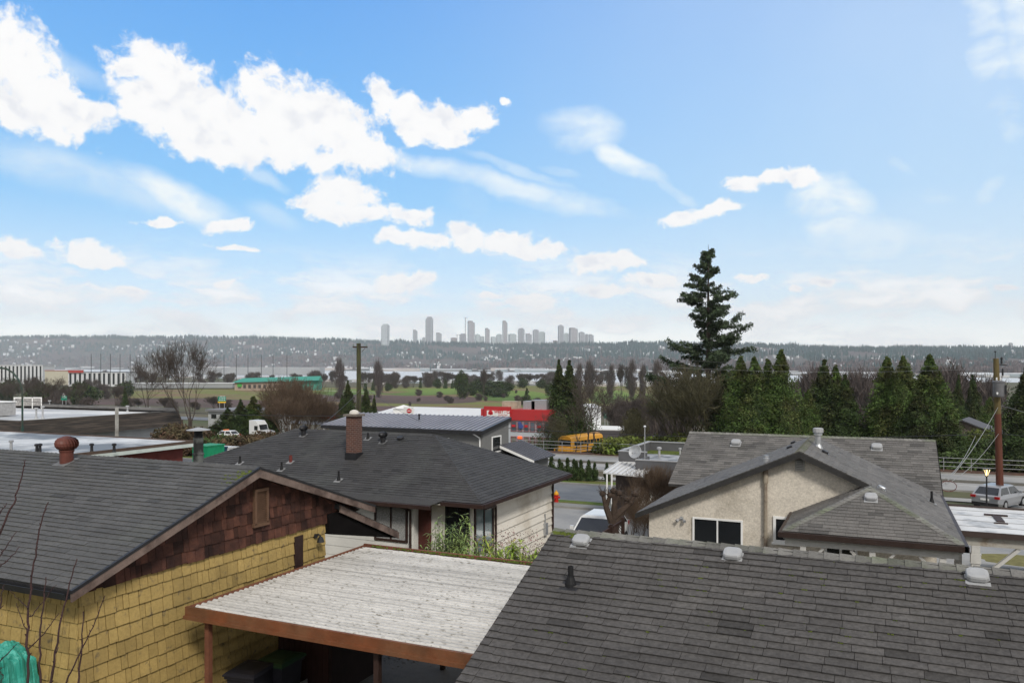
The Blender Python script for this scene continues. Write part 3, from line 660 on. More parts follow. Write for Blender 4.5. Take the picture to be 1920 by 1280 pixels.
# things under the cover
Mbg = mat('bin_dark', (.018, .018, .024), .45, .2, 4, .1)
def bin_(x, y, rz, mlid, mbody, label):
    t = thing('wheelie_bin', (x, y, 0), label, 'bin', 'wheeled bins beside the yellow wall')
    b = MB(); r0 = [(-.23, -.25), (.23, -.25), (.23, .25), (-.23, .25)]; r1 = [(-.28, -.33), (.28, -.33), (.28, .33), (-.28, .33)]
    q = Matrix.Rotation(rz, 4, 'Z'); q.translation = (x, y, 0)
    v = [q @ Vector((a, c_, .05)) for a, c_ in r0]+[q @ Vector((a, c_, .98)) for a, c_ in r1]
    b.hull(v, [(3, 2, 1, 0), (4, 5, 6, 7)]+[(k, (k+1) % 4, 4+(k+1) % 4, 4+k) for k in range(4)])
    b.box(-.31, .31, -.36, .36, .93, .98, 1, q); b.build('body', mbody, t)
    l = MB(); rr = []
    for (w, d_, z) in ((.33, .39, .985), (.33, .39, 1.01), (.29, .33, 1.05), (.20, .2, 1.075)):
        for (a, c_) in ((-1, -1), (1, -1), (1, 1), (-1, 1)): rr.append(q @ Vector((a*w, c_*d_, z)))
    l.hull(rr, [(3, 2, 1, 0), (12, 13, 14, 15)]+[(4*j+k, 4*j+(k+1) % 4, 4*j+4+(k+1) % 4, 4*j+4+k) for j in range(3) for k in range(4)]); l.tube(q @ Vector((-.28, .42, 1.0)), q @ Vector((.28, .42, 1.0)), .02); l.build('lid', mlid, t)
    for s in (-1, 1): MB().tube(q @ Vector((s*.24, .3, .12)), q @ Vector((s*.30, .3, .12)), .12, n=16).build('wheel', M_black, t)
p = G(470, 1252, 1.03); bin_(p.x, p.y, R(8), Mbg, Mbg, 'black wheeled bin with black lid beside the carport post')
p = G(525, 1232, 1.03); bin_(p.x, p.y, R(4), mat('bin_green', (.018, .05, .02), .5, .2, 4), Mbg, 'dark wheeled bin with a green lid behind the black bin')
def crate(name, p, sx, sy, sz, m, label):
    b = MB(); z = p.z
    for a, c_, d_, e_ in ((-sx, sx, -sy, -sy+.02), (-sx, sx, sy-.02, sy), (-sx, -sx+.02, -sy+.02, sy-.02), (sx-.02, sx, -sy+.02, sy-.02)): b.box(p.x+a, p.x+c_, p.y+d_, p.y+e_, 0, z)
    b.box(p.x-sx, p.x+sx, p.y-sy, p.y+sy, 0, .03); b.box(p.x-sx-.02, p.x+sx+.02, p.y-sy-.02, p.y-sy-.001, z-.04, z); b.box(p.x-sx-.02, p.x+sx+.02, p.y+sy+.001, p.y+sy+.02, z-.04, z)
    b.build(name, m, None, label, 'crate', loc=(p.x, p.y, 0))
crate('recycling_box', G(538, 1258, .42), .20, .26, .42, mat('blue_plastic', (.015, .05, .42), .4, .1, 3), 'blue open recycling box next to the dark bins')
crate('plastic_tub', G(563, 1270, .32), .16, .2, .32, mat('milky_plastic', (.30, .31, .31), .4, .1, 3), 'small pale grey tub beside the blue recycling box')
# dark shed against the yellow wall
y_s = 12.95; xr_ = ony(622, 1200, y_s).x
h = thing('storage_shed', (-10.9, 13.6, 0), 'dark brown storage shed against the yellow wall under the carport', 'shed')
MB().box(XW+.03, xr_, y_s, y_s+1.5, 0, 2.1).build('wall', mat('black_brown_boards', (.02, .011, .009), .8, .3, 3), h)
b = MB(); x = XW+.05
while x < xr_-.1: b.box(x, x+.13, y_s-.018, y_s-.001, .03, 2.05); x += .14
b.build('door', mat('dark_red_brown', (.032, .013, .010), .8, .3, 3), h)
MB().box(XW+.03, xr_+.08, y_s-.08, y_s+1.55, 2.1, 2.16).build('roof', M_dkbrown, h)
mb = MB(); q0, q1 = G(598, 1262, 0), G(700, 1194, 0); mb.prism([q0, q1, q1+Vector((-.14, .02, 0)), q0+Vector((-.14, .02, 0))], (0, 0, .12)); mb.build('low_kerb', mat('mossy_kerb', (.07, .068, .05), .9, .3, 3), None, kind='structure', loc=tuple(q0))
r2 = random.Random(12)
mb = MB()
for k in range(900):
    c_ = G(r2.gauss(745, 42), r2.gauss(1213, 13), 0); a = r2.uniform(0, 6.28); s = r2.uniform(.012, .04)
    mb.poly([c_+Vector((s*math.cos(a+i*1.57), s*math.sin(a+i*1.57)*.6, .008+.012*r2.random())) for i in range(4)], r2.uniform(.4, 1.6))
mb.build('fallen_leaves', mat('dead_leaf', (.045, .032, .022), .9, .3, 2, tone=True), kind='stuff')
# teal tarpaulin over a stack by the yellow wall
c0 = Vector((ony(-12, 1215, 7.95).x, 7.95, 0)); mb = MB(); g = []
nu, nv = 46, 34
for j in range(nv+1):
    row = []
    for i in range(nu+1):
        u, v = i/nu*2-1, j/nv*2-1
        q = (abs(u)**5+abs(v)**5)**.2; k = max(abs(u), abs(v)); zz = 2.22*(1-max(0, (k-.80)/.20)**2.2) if k < 1 else 0
        zz -= .10*abs(u)+.10*v*0; w = .085*mn.noise(Vector((u*3, v*3, zz)))+.09*abs(mn.noise(Vector((u*5+zz, v*5, zz*2.2))))-.05+.03*abs(mn.noise(Vector((u*13, v*11, zz*6+u*4))))
        x = c0.x+u*.60*(1+.02*math.sin(zz*9+u*7)); y = c0.y+v*.42
        row.append(Vector((x+w*.6*(k > .7), y-w*.6*(k > .7), max(.0, zz+w+.06*math.sin(u*4+v*2)))))
    g.append(row)
for j in range(nv):
    for i in range(nu): mb.poly([g[j][i], g[j][i+1], g[j+1][i+1], g[j+1][i]])
mb.build('tarpaulin', mat('teal_tarp', (.03, .26, .20), .38, .15, 3, .6, col2=(.06, .36, .29), bscale=5), None, 'crumpled teal tarpaulin over a stack against the yellow wall', 'tarpaulin', loc=tuple(c0))
# leafless shoots right in front of the deck
SH = [([(165,1400),(165,1280),(163,1000),(168,860),(180,720),(210,520),(240,330),(290,195)], .9), ([(240,1400),(240,1280),(240,1000),(262,800),(275,645)], .75), ([(290,1400),(305,1280),(350,980),(375,860),(420,680),(462,535)], .85),
      ([(462,1400),(470,1280),(490,1080),(500,850)], .8), ([(350,1400),(395,1280),(480,1100),(560,940),(630,755)], .65), ([(-60,520),(0,380),(80,200),(118,90),(140,0),(155,-60)], .75), ([(-60,600),(0,520),(50,440),(100,370)], .5), ([(-60,620),(0,580),(60,530),(120,460)], .45),
      ([(-40,330),(0,260),(40,200)], .5), ([(180,1070),(260,985),(355,860)], .5), ([(-30,1170),(0,1150),(50,1100),(100,1045)], .5), ([(185,880),(240,810),(340,690)], .35), ([(165,830),(120,790),(60,720)], .3), ([(160,980),(120,870),(100,800)], .3), ([(0,830),(12,740),(25,690)], .4),
      ([(300,1280),(330,1120),(350,1065)], .45), ([(0,1290),(20,1240),(-10,1200),(30,1180)], .3)]
t = thing('bare_shrub', (*W(60, 1280, 6.3).xy, 0), 'leafless red-brown shoots rising in front of the yellow house', 'shrub')
r2 = random.Random(21); base = W(60, 1280, 6.3)
for pts, wd in SH:
    D = 6.3+r2.uniform(-.5, .5); P3 = [W(x/3.2, 880+y/3.2, D+.15*i) for i, (x, y) in enumerate(pts)]; mb = MB(); Q = []
    for a, b in zip(P3, P3[1:]):
        for k in range(5): Q.append(a.lerp(b, k/5)+Vector((r2.gauss(0, .004), r2.gauss(0, .004), 0)))
    Q.append(P3[-1]); n = len(Q)
    for i in range(n-1):
        r_ = .0125*wd*(1-.6*i/n); mb.tube(Q[i], Q[i+1], r_, .0125*wd*(1-.6*(i+1)/n), 6)
        if r2.random() < .5: dd = Vector((r2.uniform(-1, 1), r2.uniform(-1, 1), 1)).normalized(); mb.tube(Q[i], Q[i]+dd*r2.uniform(.012, .03), r_*.9, r_*.35, 5)
    mb.build('shoot', mat('red_brown_twig', (.035, .016, .015), .8, .3, 8), t)
mb = MB(); mb.tube((t.location.x-.3, t.location.y, 0), W(52, 1290, 6.3), .03, .014); mb.tube((t.location.x-.3, t.location.y, 0), W(95, 1300, 6.3), .03, .014); mb.tube((t.location.x-.3, t.location.y, 0), W(145, 1300, 6.3), .03, .012); mb.tube((t.location.x-.3, t.location.y, 0), W(-20, 1050, 6.3), .03, .012); mb.build('stem', MATS['red_brown_twig'], t)
# ---------------------------------------------------------------- white bungalow with dark hipped roof
def brick_mat():
    m = bpy.data.materials.new('red_brick'); m.use_nodes = True; t = m.node_tree; b = t.nodes['Principled BSDF']
    tcn = t.nodes.new('ShaderNodeTexCoord'); s = t.nodes.new('ShaderNodeSeparateXYZ'); t.links.new(tcn.outputs['Object'], s.inputs[0])
    a = t.nodes.new('ShaderNodeMath'); t.links.new(s.outputs[0], a.inputs[0]); t.links.new(s.outputs[1], a.inputs[1])
    c = t.nodes.new('ShaderNodeCombineXYZ'); t.links.new(a.outputs[0], c.inputs[0]); t.links.new(s.outputs[2], c.inputs[1])
    k = t.nodes.new('ShaderNodeTexBrick'); t.links.new(c.outputs[0], k.inputs[0]); k.inputs['Scale'].default_value = 1; k.inputs['Brick Width'].default_value = .2; k.inputs['Row Height'].default_value = .07; k.inputs['Mortar Size'].default_value = .008
    k.inputs['Color1'].default_value = (.105, .040, .026, 1); k.inputs['Color2'].default_value = (.065, .026, .020, 1); k.inputs['Mortar'].default_value = (.16, .12, .10, 1)
    t.links.new(k.outputs[0], b.inputs['Base Color']); b.inputs['Roughness'].default_value = .85; return m
M_brick = brick_mat()
h = thing('bungalow', (-18, 26, -.3), 'off-white bungalow under a dark charcoal hipped roof with a brick chimney', 'house')
xE, yF, yBk, zE = -11.05, 22.0, 29.8, 2.35; xL = -25.4; yR, zR_ = 25.9, 4.05; a1, a2 = (-15.0, yR, zR_), (-21.45, yR, zR_)
mb = MB()
U, V, Nn = roof_plane(mb, (xL, yF, zE), (xE, yF, zE), a1, a2, exposure=.14, wr=(.22, .40)); PB = (Vector(a1), Nn)
U3, V3, N3 = roof_plane(mb, (xE, yF, zE), (xE, yBk, zE), a1, a1, exposure=.14, wr=(.22, .40))
roof_plane(mb, (xL, yBk, zE), (xE, yBk, zE), a1, a2, exposure=.28, wr=(.4, .6)); U4, V4, N4 = roof_plane(mb, (xL, yF, zE), (xL, yBk, zE), a2, a2, exposure=.28, wr=(.4, .6))
slp = (zR_-zE)/(yR-yF); mb.prism([(xL, yF-.26, zE-.26*slp-.02), (-12.75, yF-.26, zE-.26*slp-.02), (-12.45, yF, zE-.005), (xL, yF, zE-.005)], (0, 0, .022), .95)
mb.build('roof', M_roof_dark, h)
mb = MB(); caps(mb, a2, a1, V*-1, Vector((0, V.y, -V.z)), w=.12, h=.012, tone=(.9, 1.2)); caps(mb, (xE, yF, zE), a1, U*-1, Vector((0, 1, 0)), w=.12, h=.014, tone=(.85, 1.15)); caps(mb, (xE, yBk, zE), a1, U*-1, Vector((0, -1, 0)), w=.12, h=.014, tone=(.85, 1.15)); caps(mb, (xL, yF, zE), a2, U, Vector((0, 1, 0)), w=.12, h=.014); mb.build('ridge_cap', M_roof_dark, h)
mb = MB(); mb.box(-12.45, xE+.08, yF-.10, yF-.002, zE-.13, zE-.005); mb.box(xL, -12.7, yF-.37, yF-.262, zE-.24, zE-.125); mb.box(xE+.002, xE+.10, yF, yBk, zE-.13, zE-.005); mb.build('gutter', M_dkbrown, h)
mb = MB(); mb.box(xL+.1, xE-.01, yF+.01, yBk-.1, zE-.13, zE-.10); mb.build('soffit', M_offwh, h)
yW, xW = 22.6, -11.65; mb = MB(); mb.box(xL+.5, xW, yW, yBk-.5, -.8, zE-.1); mb.build('wall', M_offwh, h)
mb = MB(); z = -.5       # wide lap boards on the side, shown as real laps
yS0 = onx(926, 950, xW).y
while z < zE-.12:
    zt = min(z+.285, zE-.12); mb.hull([(xW+.055, yS0, z), (xW+.055, yBk-.5, z), (xW+.008, yBk-.5, zt), (xW+.008, yS0, zt), (xW, yS0, z), (xW, yBk-.5, z)], [(0, 1, 2, 3), (4, 5, 1, 0), (4, 0, 3), (1, 5, 2)], 1); z += .30
mb.build('side_siding', mat('cream_lap_siding', (.72, .68, .60), .7, .06, 1.2, col2=(.50, .45, .37), bscale=.6), h)
xa = ony(786, 960, yW).x; mb = MB(); z = -.4    # front block left of the door, in pale blocks
mb.box(xL+.5, xa, yW-.35, yW-.001, -.8, zE-.2, .98)
while z < zE-.25:
    for (q0, q1) in ((xL+.5, ony(703, 960, yW-.35).x), (ony(766, 960, yW-.35).x, xa-.05)): mb.box(q0, q1, yW-.375, yW-.352, z, min(z+.29, zE-.2))
    z += .305
mb.build('front_wall', mat('white_block', (.62, .61, .57), .75, .1, 1.5, .2, col2=(.40, .39, .35), bscale=1.1, mask=(.55, .75)), h)
q0, q1 = ony(703, 960, yW-.35).x, ony(765, 960, yW-.35).x; zt = ony(735, 946, yW-.35).z; zb = ony(735, 1014, yW-.35).z
Mcurt = mat('patterned_curtain', (.25, .25, .24), .8, .5, 16, .1, stretch=(3, 1, 1.2))
window(h, 'y', yW-.35, q0, q1, zb, zt, M_dkbrown, M_glassg, fw=.07, bars=1, blind=Mcurt)
q0, q1 = ony(786, 960, yW).x, ony(809, 960, yW).x
d = MB(); d.box(q0, q1, yW-.06, yW-.001, -.7, zE-.15); d = d.build('front_door', mat('maroon_door', (.07, .022, .016), .6, .2, 3), h); k_ = MB(); k_.lathe((q1-.1, yW-.07, .7), [(.03, 0), (.035, .03), (.02, .05)], 10, axis=Vector((0, -1, 0))); k_.build('handle', M_chrome, d)
window(h, 'y', yW, ony(836, 960, yW).x, ony(881, 960, yW).x, .75, 2.2, M_black, M_glass, fw=.05, bars=1)
window(h, 'x', xW, yW+.04, onx(924, 960, xW).y, .55, 2.12, M_dkbrown, M_glassg, fw=.08, bars=1)
Md = M_dkbrown; p = ony(770, 960, yW-.40)
downspout(h, [(p.x-.12, yF-.30, zE-.2), (p.x, yW-.42, zE-.42), (p.x, yW-.42, -.7)], Md, .04)
pe = onx(1029, 940, xW+.05); downspout(h, [(xE+.05, yBk-.25, zE-.12), (xW+.06, yBk-.5, zE-.35), (xW+.06, yBk-.5, -1)], Md, .05)
pe = onx(926, 940, xW); downspout(h, [(xE+.05, yF+.25, zE-.12), (xE-.05, yF+.4, zE-.2), (xW+.06, pe.y+.03, zE-.42), (xW+.06, pe.y+.03, -1)], Md, .04)
P = hit(664, 856, *PB); c = MB(); w = .205; c.box(P.x-w, P.x+w, P.y-w, P.y+w, P.z-.4, 4.78); ch = c.build('chimney', M_brick, h)
c = MB(); c.box(P.x-w-.08, P.x+w+.08, P.y-w-.08, P.y+w+.08, 4.78, 4.85); c.build('chimney_cap', mat('cap_concrete', (.16, .14, .12), .9, .3, 5), ch)
c = MB(); c.lathe((P.x, P.y, 4.85), [(.17, 0), (.18, .03), (.15, .11), (.07, .15), (.01, .16)], 16); c.build('mortar_crown', mat('pale_mortar', (.55, .53, .48), .9, .15, 6), ch)
c = MB()
for s in ((-1, 0), (1, 0), (0, -1)): c.box(P.x+s[0]*(w+.002)-(.03 if s[0] else w+.03), P.x+s[0]*(w+.002)+(.03 if s[0] else w+.03), P.y+s[1]*(w+.002)-(.03 if s[1] else w+.03), P.y+s[1]*(w+.002)+(.03 if s[1] else w+.03), P.z-.25, P.z+.16)
c.build('flashing', M_blackm, ch)
for px, py in ((569, 816), (718, 829)): turbine(h, hit(px, py, *PB), U, V, Nn, .58, M_blackm)
for px, py, hh in ((450, 868, .26), (690, 822, .22), (635, 900, .32), (528, 880, .28)): pipe_vent(h, hit(px, py, *PB), U, V, Nn, hh, .035)
pipe_vent(h, hit(545, 866, *PB), U, V, Nn, .25, .06, mat('rusty_red_pipe', (.13, .03, .025), .6, .3, 6), False)
box_vent(h, hit(751, 823, *PB), U, V, Nn, .6, m=M_blackm)
mb = MB(); p = onx(1022, 985, xW+.06); mb.box(p.x-.05, p.x+.08, p.y-.12, p.y+.12, p.z-.35, p.z+.1); mb.tube((p.x, p.y, p.z+.1), (p.x, p.y, p.z+.45), .03); mb.build('electric_meter', M_galv, h)

# ---------------------------------------------------------------- beige stucco house
M_stucco = mat('beige_stucco', (.57, .52, .44), .9, .08, 1.2, .9, col2=(.32, .28, .22), bscale=.8, mask=(.5, .75), fine=.2)
h = thing('stucco_house', (-2.5, 27, -.5), 'beige stucco house with grey shingled gables and a hipped porch roof', 'house')
rx, rz, le, lz, re, rz2, yf, yb = -2.03, 4.14, -6.85, 2.0, 1.9, 2.33, 24.45, 30.1
py_, prx, prz, pry, pl = 21.75, -.16, 3.28, 23.8, -2.22
mb = MB()
UL, VL, NL = roof_plane(mb, (le, yb, lz), (le, yf, lz), (rx, yf, rz), (rx, yb, rz), exposure=.14, wr=(.22, .4))
UR, VR, NR = roof_plane(mb, (re, yf, rz2), (re, yb, rz2), (rx, yb, rz), (rx, yf, rz), exposure=.14, wr=(.22, .4), gap=.012)
roof_plane(mb, (re, py_, rz2), (re, yf, rz2), (prx, yf, prz), (prx, pry, prz), exposure=.14, wr=(.22, .4), gap=.012)
UP, VP, NP = roof_plane(mb, (pl, yf+.3, rz2), (pl, py_, rz2), (prx, pry, prz), (prx, yf+.3, prz), exposure=.14, wr=(.22, .4), gap=.012)
UQ, VQ, NQ = roof_plane(mb, (pl, py_, rz2), (re, py_, rz2), (prx, pry, prz), (prx, pry, prz), exposure=.14, wr=(.22, .4))
xl2, xr2, y0, yr2, zr2 = -7.15, 2.0, 29.9, 33.7, 3.83; z0_ = zr2-.44*(yr2-y0)
UB, VB, NB = roof_plane(mb, (xl2, y0, z0_), (xr2, y0, z0_), (xr2, yr2, zr2), (xl2, yr2, zr2), exposure=.165, wr=(.25, .5), dark=.16, tone=(.8, 1.15))
roof_plane(mb, (xl2, yr2+3.8, z0_), (xr2, yr2+3.8, z0_), (xr2, yr2, zr2), (xl2, yr2, zr2), exposure=.3, wr=(.4, .8))
mb.build('roof', M_roof_bei, h)
for c_ in (((rx, yf, rz), (rx, yb, rz), VL*-1, VR*-1, .14), ((pl, py_, rz2), (prx, pry, prz), Vector((1, 0, 0)), Vector((0, 1, .2)), .14), ((re, py_, rz2), (prx, pry, prz), Vector((-1, 0, 0)), Vector((0, 1, .2)), .14), ((xl2, yr2, zr2), (xr2, yr2, zr2), VB*-1, Vector((0, VB.y, -VB.z)), .15), ((prx, pry, prz), (prx, yf+.2, prz), VP*-1, Vector((-VP.x, 0, -VP.z)), .13)):
    mb = MB(); caps(mb, *c_[:4], w=c_[4]); mb.build('ridge_cap', M_cap, h)
yw = 24.8; xwl, xwr = ony(1217, 960, yw).x, 1.5
mb = MB(); mb.box(xwl, xwr, yw, 30.5, -1, 1.85); mb.prism([(xwl, yw, 1.85), (xwr, yw, 1.85), (xwr, yw, rz2+.05), (rx, yw, rz-.14), (xwl, yw, lz+.08)], (0, .2, 0)); mb.box(xl2+.4, xr2-.4, 30.5, 36.9, -1, z0_); mb.prism([(xr2-.4, y0+.4, z0_), (xr2-.4, yr2+3.4, z0_), (xr2-.4, yr2, zr2-.12)], (-.15, 0, 0)); mb.build('wall', M_stucco, h)
Mrk = mat('dark_grey_board', (.028, .027, .026), .7, .3, 3)
for (xa, za, xb, zb) in ((le-.04, lz, rx, rz), (re+.04, rz2, rx, rz)): MB().prism([(xa, yf-.03, za-.17), (xb, yf-.03, zb-.19), (xb, yf-.03, zb-.02), (xa, yf-.03, za-.02)], (0, .03, 0)).build('rake_board', Mrk, h)
mb = MB()
mb.prism([(le, yf+.0, lz-.12), (rx, yf+.0, rz-.14), (re, yf, rz2-.12), (re, yf, rz2-.15), (rx, yf, rz-.18), (le, yf, lz-.15)], (0, .5, 0))
for (ya, yc) in ((y0, yr2), (yr2+3.8, yr2)): mb.prism([(xr2+.0, ya, z0_-.16), (xr2+.0, yc, zr2-.17), (xr2+.0, yc, zr2-.01), (xr2+.0, ya, z0_-.01)], (.03, 0, 0)).build('rake_board', Mrk, h)
mb = MB(); mb.box(pl-.1, re+.08, py_-.10, py_-.002, rz2-.14, rz2-.01); mb.box(re+.002, re+.10, py_-.10, 30, rz2-.14, rz2-.01); mb.box(pl-.10, pl-.002, py_, yw, rz2-.14, rz2-.01); mb.build('gutter', mat('brown_gutter', (.035, .022, .018), .5, .2, 3), h)
mb = MB(); mb.box(pl+.02, re-.02, py_+.02, yw-.002, rz2-.20, rz2-.15); mb.build('porch_soffit', mat('pale_soffit', (.42, .41, .38), .8), h)
Mpw = mat('white_post', (.52, .51, .48), .7, .15, 3)
b = MB(); b.box(pl+.05, re-.1, py_+.12, py_+.24, rz2-.36, rz2-.21); b.build('porch_beam', Mpw, h)
for px in (1506, 1636, 1768):
    x = ony(px, 1020, py_+.18).x; b = MB(); b.box(x-.07, x+.07, py_+.11, py_+.25, -.8, rz2-.37)
    for s in (-1, 1):
        if (px == 1506 and s < 0) or (px == 1768 and s > 0): continue
        b.tube((x+.06*s, py_+.18, 1.45), (x+.5*s, py_+.18, rz2-.38), .045, n=4)
    b.build('porch_post', Mpw, h)
q = lambda px, py: ony(px, py, yw)
window(h, 'y', yw, q(1299, 1).x, q(1393, 1).x, .95, q(1340, 971).z, M_white, M_glass, fw=.055, bars=1)
f = window(h, 'y', yw, q(1450, 1).x, q(1500, 1).x, q(1470, 1017).z, q(1470, 968).z, M_white, M_glass, fw=.075, bars=0, sill=True)
window(h, 'y', yw, q(1545, 1).x, q(1608, 1).x, .7, q(1560, 1013).z, M_white, M_glass, fw=.08, bars=1)
b = MB(); z0, z1 = q(1500, 882).z, q(1500, 856).z; x0, x1 = q(1491, 1).x, q(1509, 1).x
for a, c_, d_, e_ in ((x0, x0+.04, z0, z1), (x1-.04, x1, z0, z1), (x0+.04, x1-.04, z1-.04, z1), (x0+.04, x1-.04, z0, z0+.05)): b.box(a, c_, yw-.05, yw-.001, d_, e_)
gv = b.build('gable_vent', mat('grey_vent_frame', (.33, .32, .29), .7), h); b = MB(); b.box(x0+.04, x1-.04, yw-.012, yw-.003, z0, z1, .1)
for k in range(6): z = z0+.06+k*(z1-z0-.1)/6; b.hull([(x0+.04, yw-.012, z+.035), (x1-.04, yw-.012, z+.035), (x1-.04, yw-.045, z), (x0+.04, yw-.045, z)], [(0, 1, 2, 3)])
b.build('louvre', mat('louvre_pale', (.42, .41, .38), .6, tone=True), gv)
xd = q(1436, 1).x; b = MB(); b.tube((xd, yw-.08, -.8), (xd, yw-.08, q(1436, 882).z), .055, n=12); b.tube((xd, yw-.08, q(1436, 905).z), (xd, yw-.08, q(1436, 878).z), .075, n=12)
for zz in (.6, 1.5): b.box(xd-.09, xd+.09, yw-.10, yw-.001, zz, zz+.03)
b.build('wall_duct', mat('stained_duct', (.30, .26, .20), .7, .25, 3, .2, col2=(.16, .12, .09), bscale=2), h)
PL_, PR_, PP_, PQ_, PB2 = (Vector((rx, yf, rz)), NL), (Vector((rx, yf, rz)), NR), (Vector((prx, pry, prz)), NP), (Vector((prx, pry, prz)), NQ), (Vector((xr2, yr2, zr2)), NB)
pv = hit(1437, 866, *PL_); b = MB(); b.lathe(pv, [(.09, -.1), (.09, .12), (.07, .13), (.07, .2)], 14); b.build('vent_stub', M_galv, h)
p = q(1278, 971); b = MB(); b.lathe(p, [(.06, 0), (.06, .03)], 12, axis=Vector((0, -1, 0)))
for s in (-1, 1): b.path([p+Vector((0, -.03, 0)), p+Vector((s*.07, -.08, -.02))], .015); b.lathe(p+Vector((s*.07, -.08, -.02)), [(.02, 0), (.05, .05), (.055, .1)], 12, axis=Vector((s*.5, -.6, -.5)).normalized())
b.build('floodlight', M_ventw, h)
for px, py in ((1488, 831), (1481, 840)): box_vent(h, hit(px, py, *PL_), UL, VL, NL, .5, dark=True, m=M_blackm)
box_vent(h, hit(1546, 849, *PR_), UR, VR, NR, .55, m=M_blackm)
pf = hit(1534, 838, *PR_); f = MB(); f.lathe(pf, [(.16, -.1), (.12, .02), (.085, .10), (.085, .38), (.13, .39), (.13, .44)], 14); f = f.build('metal_flue', M_galv, h)
MB().lathe(pf, [(.15, .46), (.16, .48), (.16, .60), (.12, .62)], 10).build('rain_cap', M_ventw, f)
pipe_vent(h, hit(1747, 942, *PR_), UR, VR, NR, .34, .035)
box_vent(h, hit(1633, 935, *PQ_), UQ, VQ, NQ, .80); box_vent(h, hit(1652, 917, *PR_), UR, VR, NR, .6, m=M_galv)
box_vent(h, hit(1380, 832, *PB2), UB, VB, NB, .95); box_vent(h, hit(1644, 840, *PB2), UB, VB, NB, .95)

# ---------------------------------------------------------------- flat-roofed shelter to the right of the stucco house
h = thing('flat_carport', (5, 26.5, -.5), 'flat white wet-roofed carport on white posts beside the stucco house', 'carport')
fx0, fx1, fy0, fy1, fz = 2.06, 9.5, 24.4, 28.7, 2.2
MB().box(fx0, fx1, fy0, fy1, fz-.10, fz-.012).build('roof', mat('wet_white_membrane', (.60, .60, .59), .5, .12, .9, .15, col2=(.30, .31, .32), bscale=.8, mask=(.5, .62)), h)
b = MB(); b.box(fx0-.03, fx1, fy0-.03, fy0, fz-.13, fz+.02); b.box(fx0-.03, fx1, fy1, fy1+.03, fz-.13, fz+.05); b.box(fx0-.03, fx0, fy0+.003, fy1-.003, fz-.13, fz+.015); b.build('edge_flashing', mat('dark_flashing', (.05, .035, .03), .6), h)
b = MB()
for k in range(4): b.box(fx0+.02, fx1, fy0+.9+k*.9, fy0+.93+k*.9, fz-.011, fz-.004)
b.build('roof_seam', mat('seam_grey', (.22, .22, .22), .6), h)
b = MB(); b.box(fx0+.05, fx1, fy0+.10, fy0+.24, fz-.38, fz-.14); b.build('beam', mat('stained_white_beam', (.42, .40, .35), .8, .3, 2, .2, col2=(.2, .16, .12), bscale=2), h)
x = ony(1829, 1000, fy0+.17).x; b = MB(); b.box(x-.1, x+.1, fy0+.08, fy0+.26, -.9, fz-.381); b.box(x-.12, x+.12, fy0+.06, fy0+.28, 1.35, 1.6); b.tube((x+.08, fy0+.17, .9), (x+1.0, fy0+.17, fz-.39), .06, n=4); b.build('post', Mpw, h)
x = ony(1800, 1000, fy1-.3).x; b = MB(); b.box(fx0+.15, fx0+.35, fy1-.35, fy1-.15, -.9, fz-.14); b.build('post', Mpw, h)
b = MB(); b.box(8.5, 8.7, fy0+.1, fy0+.3, -.9, fz-.381); b.build('post', Mpw, h)
p = G(1872, 972, fz); b = MB(); b.box(p.x-.3, p.x+.3, p.y+.5, p.y+.62, fz-.01, fz+.03); b.box(p.x-.1, p.x+.1, p.y-.5, p.y+.5, fz-.01, fz+.02); b.box(p.x-.2, p.x+.14, p.y-.8, p.y-.72, fz-.01, fz+.02); b.build('drain_board', M_dkbrown, h)
# grass island and pale drive on the right
mb = MB(); c = G(1915, 1052, tz(28)); mb.poly([c+Vector((1.4*math.cos(k*.35)*(1+.1*math.sin(k*3)), 1.0*math.sin(k*.35), .03)) for k in range(18)]); mb.build('grass_island', mat('dry_grass', (.16, .15, .06), 1, .3, 3, .5), kind='structure', loc=tuple(c))
sheet('pale_drive', (2.0, 16, 20, 31.8), mat('wet_pale_concrete', (.36, .355, .345), .6, .12, .5, col2=(.25, .25, .24)), dz=.03)
# ================================================================ middle distance: buildings, street things
# grey house with a standing-seam metal roof
h = thing('grey_house', (-26, 44, -1.6), 'grey stucco house with a low black metal roof behind the bungalow', 'house')
gx, gl, gy0, gy1, gz0, gz1 = -20.38, -31.6, 40.6, 44.6, 2.92, 3.47
mb = MB(); mb.box(gl+.3, gx-.15, gy0+.4, gy1-.05, -2.5, gz0-.1); mb.prism([(gx-.15, gy0+.4, gz0-.1), (gx-.15, gy1-.05, gz0-.1), (gx-.15, gy1-.05, gz1-.1)], (-.3, 0, 0)); mb.box(gl+.3, gx-.2, gy1-.045, 47.2, -2.5, 1.5); mb.build('wall', M_grey, h)
Mmet = mat('black_metal_roof', (.10, .10, .115), .35, .15, .6, .1, spec=.6, col2=(.16, .16, .175), bscale=.5)
def metal_roof(parent, x0, x1, ya, za, yb, zb, m, step=.42, rib=.045):
    mb = MB(); n = Vector((0, za-zb, yb-ya)).normalized(); n = n if n.z > 0 else -n
    mb.prism([(x0, ya, za-.06), (x1, ya, za-.06), (x1, yb, zb-.06), (x0, yb, zb-.06)], n*.06); x = x0+.05
    while x < x1:
        mb.prism([(x, ya, za+.0), (x+.05, ya, za), (x+.05, yb, zb), (x, yb, zb)], n*rib, 4.5); x += step  # bright rib tone paints a highlight along each seam
    return mb.build('roof', m, parent)
Mm2 = mat('seam_metal', (.075, .075, .085), .35, .15, .6, .1, spec=.4, tone=True)
metal_roof(h, gl, gx, gy0, gz0, gy1, gz1, Mm2, .34, .05); MB().box(gl, gx, gy1-.02, 47.4, 1.5, 1.62).build('back_roof', M_blackm, h)
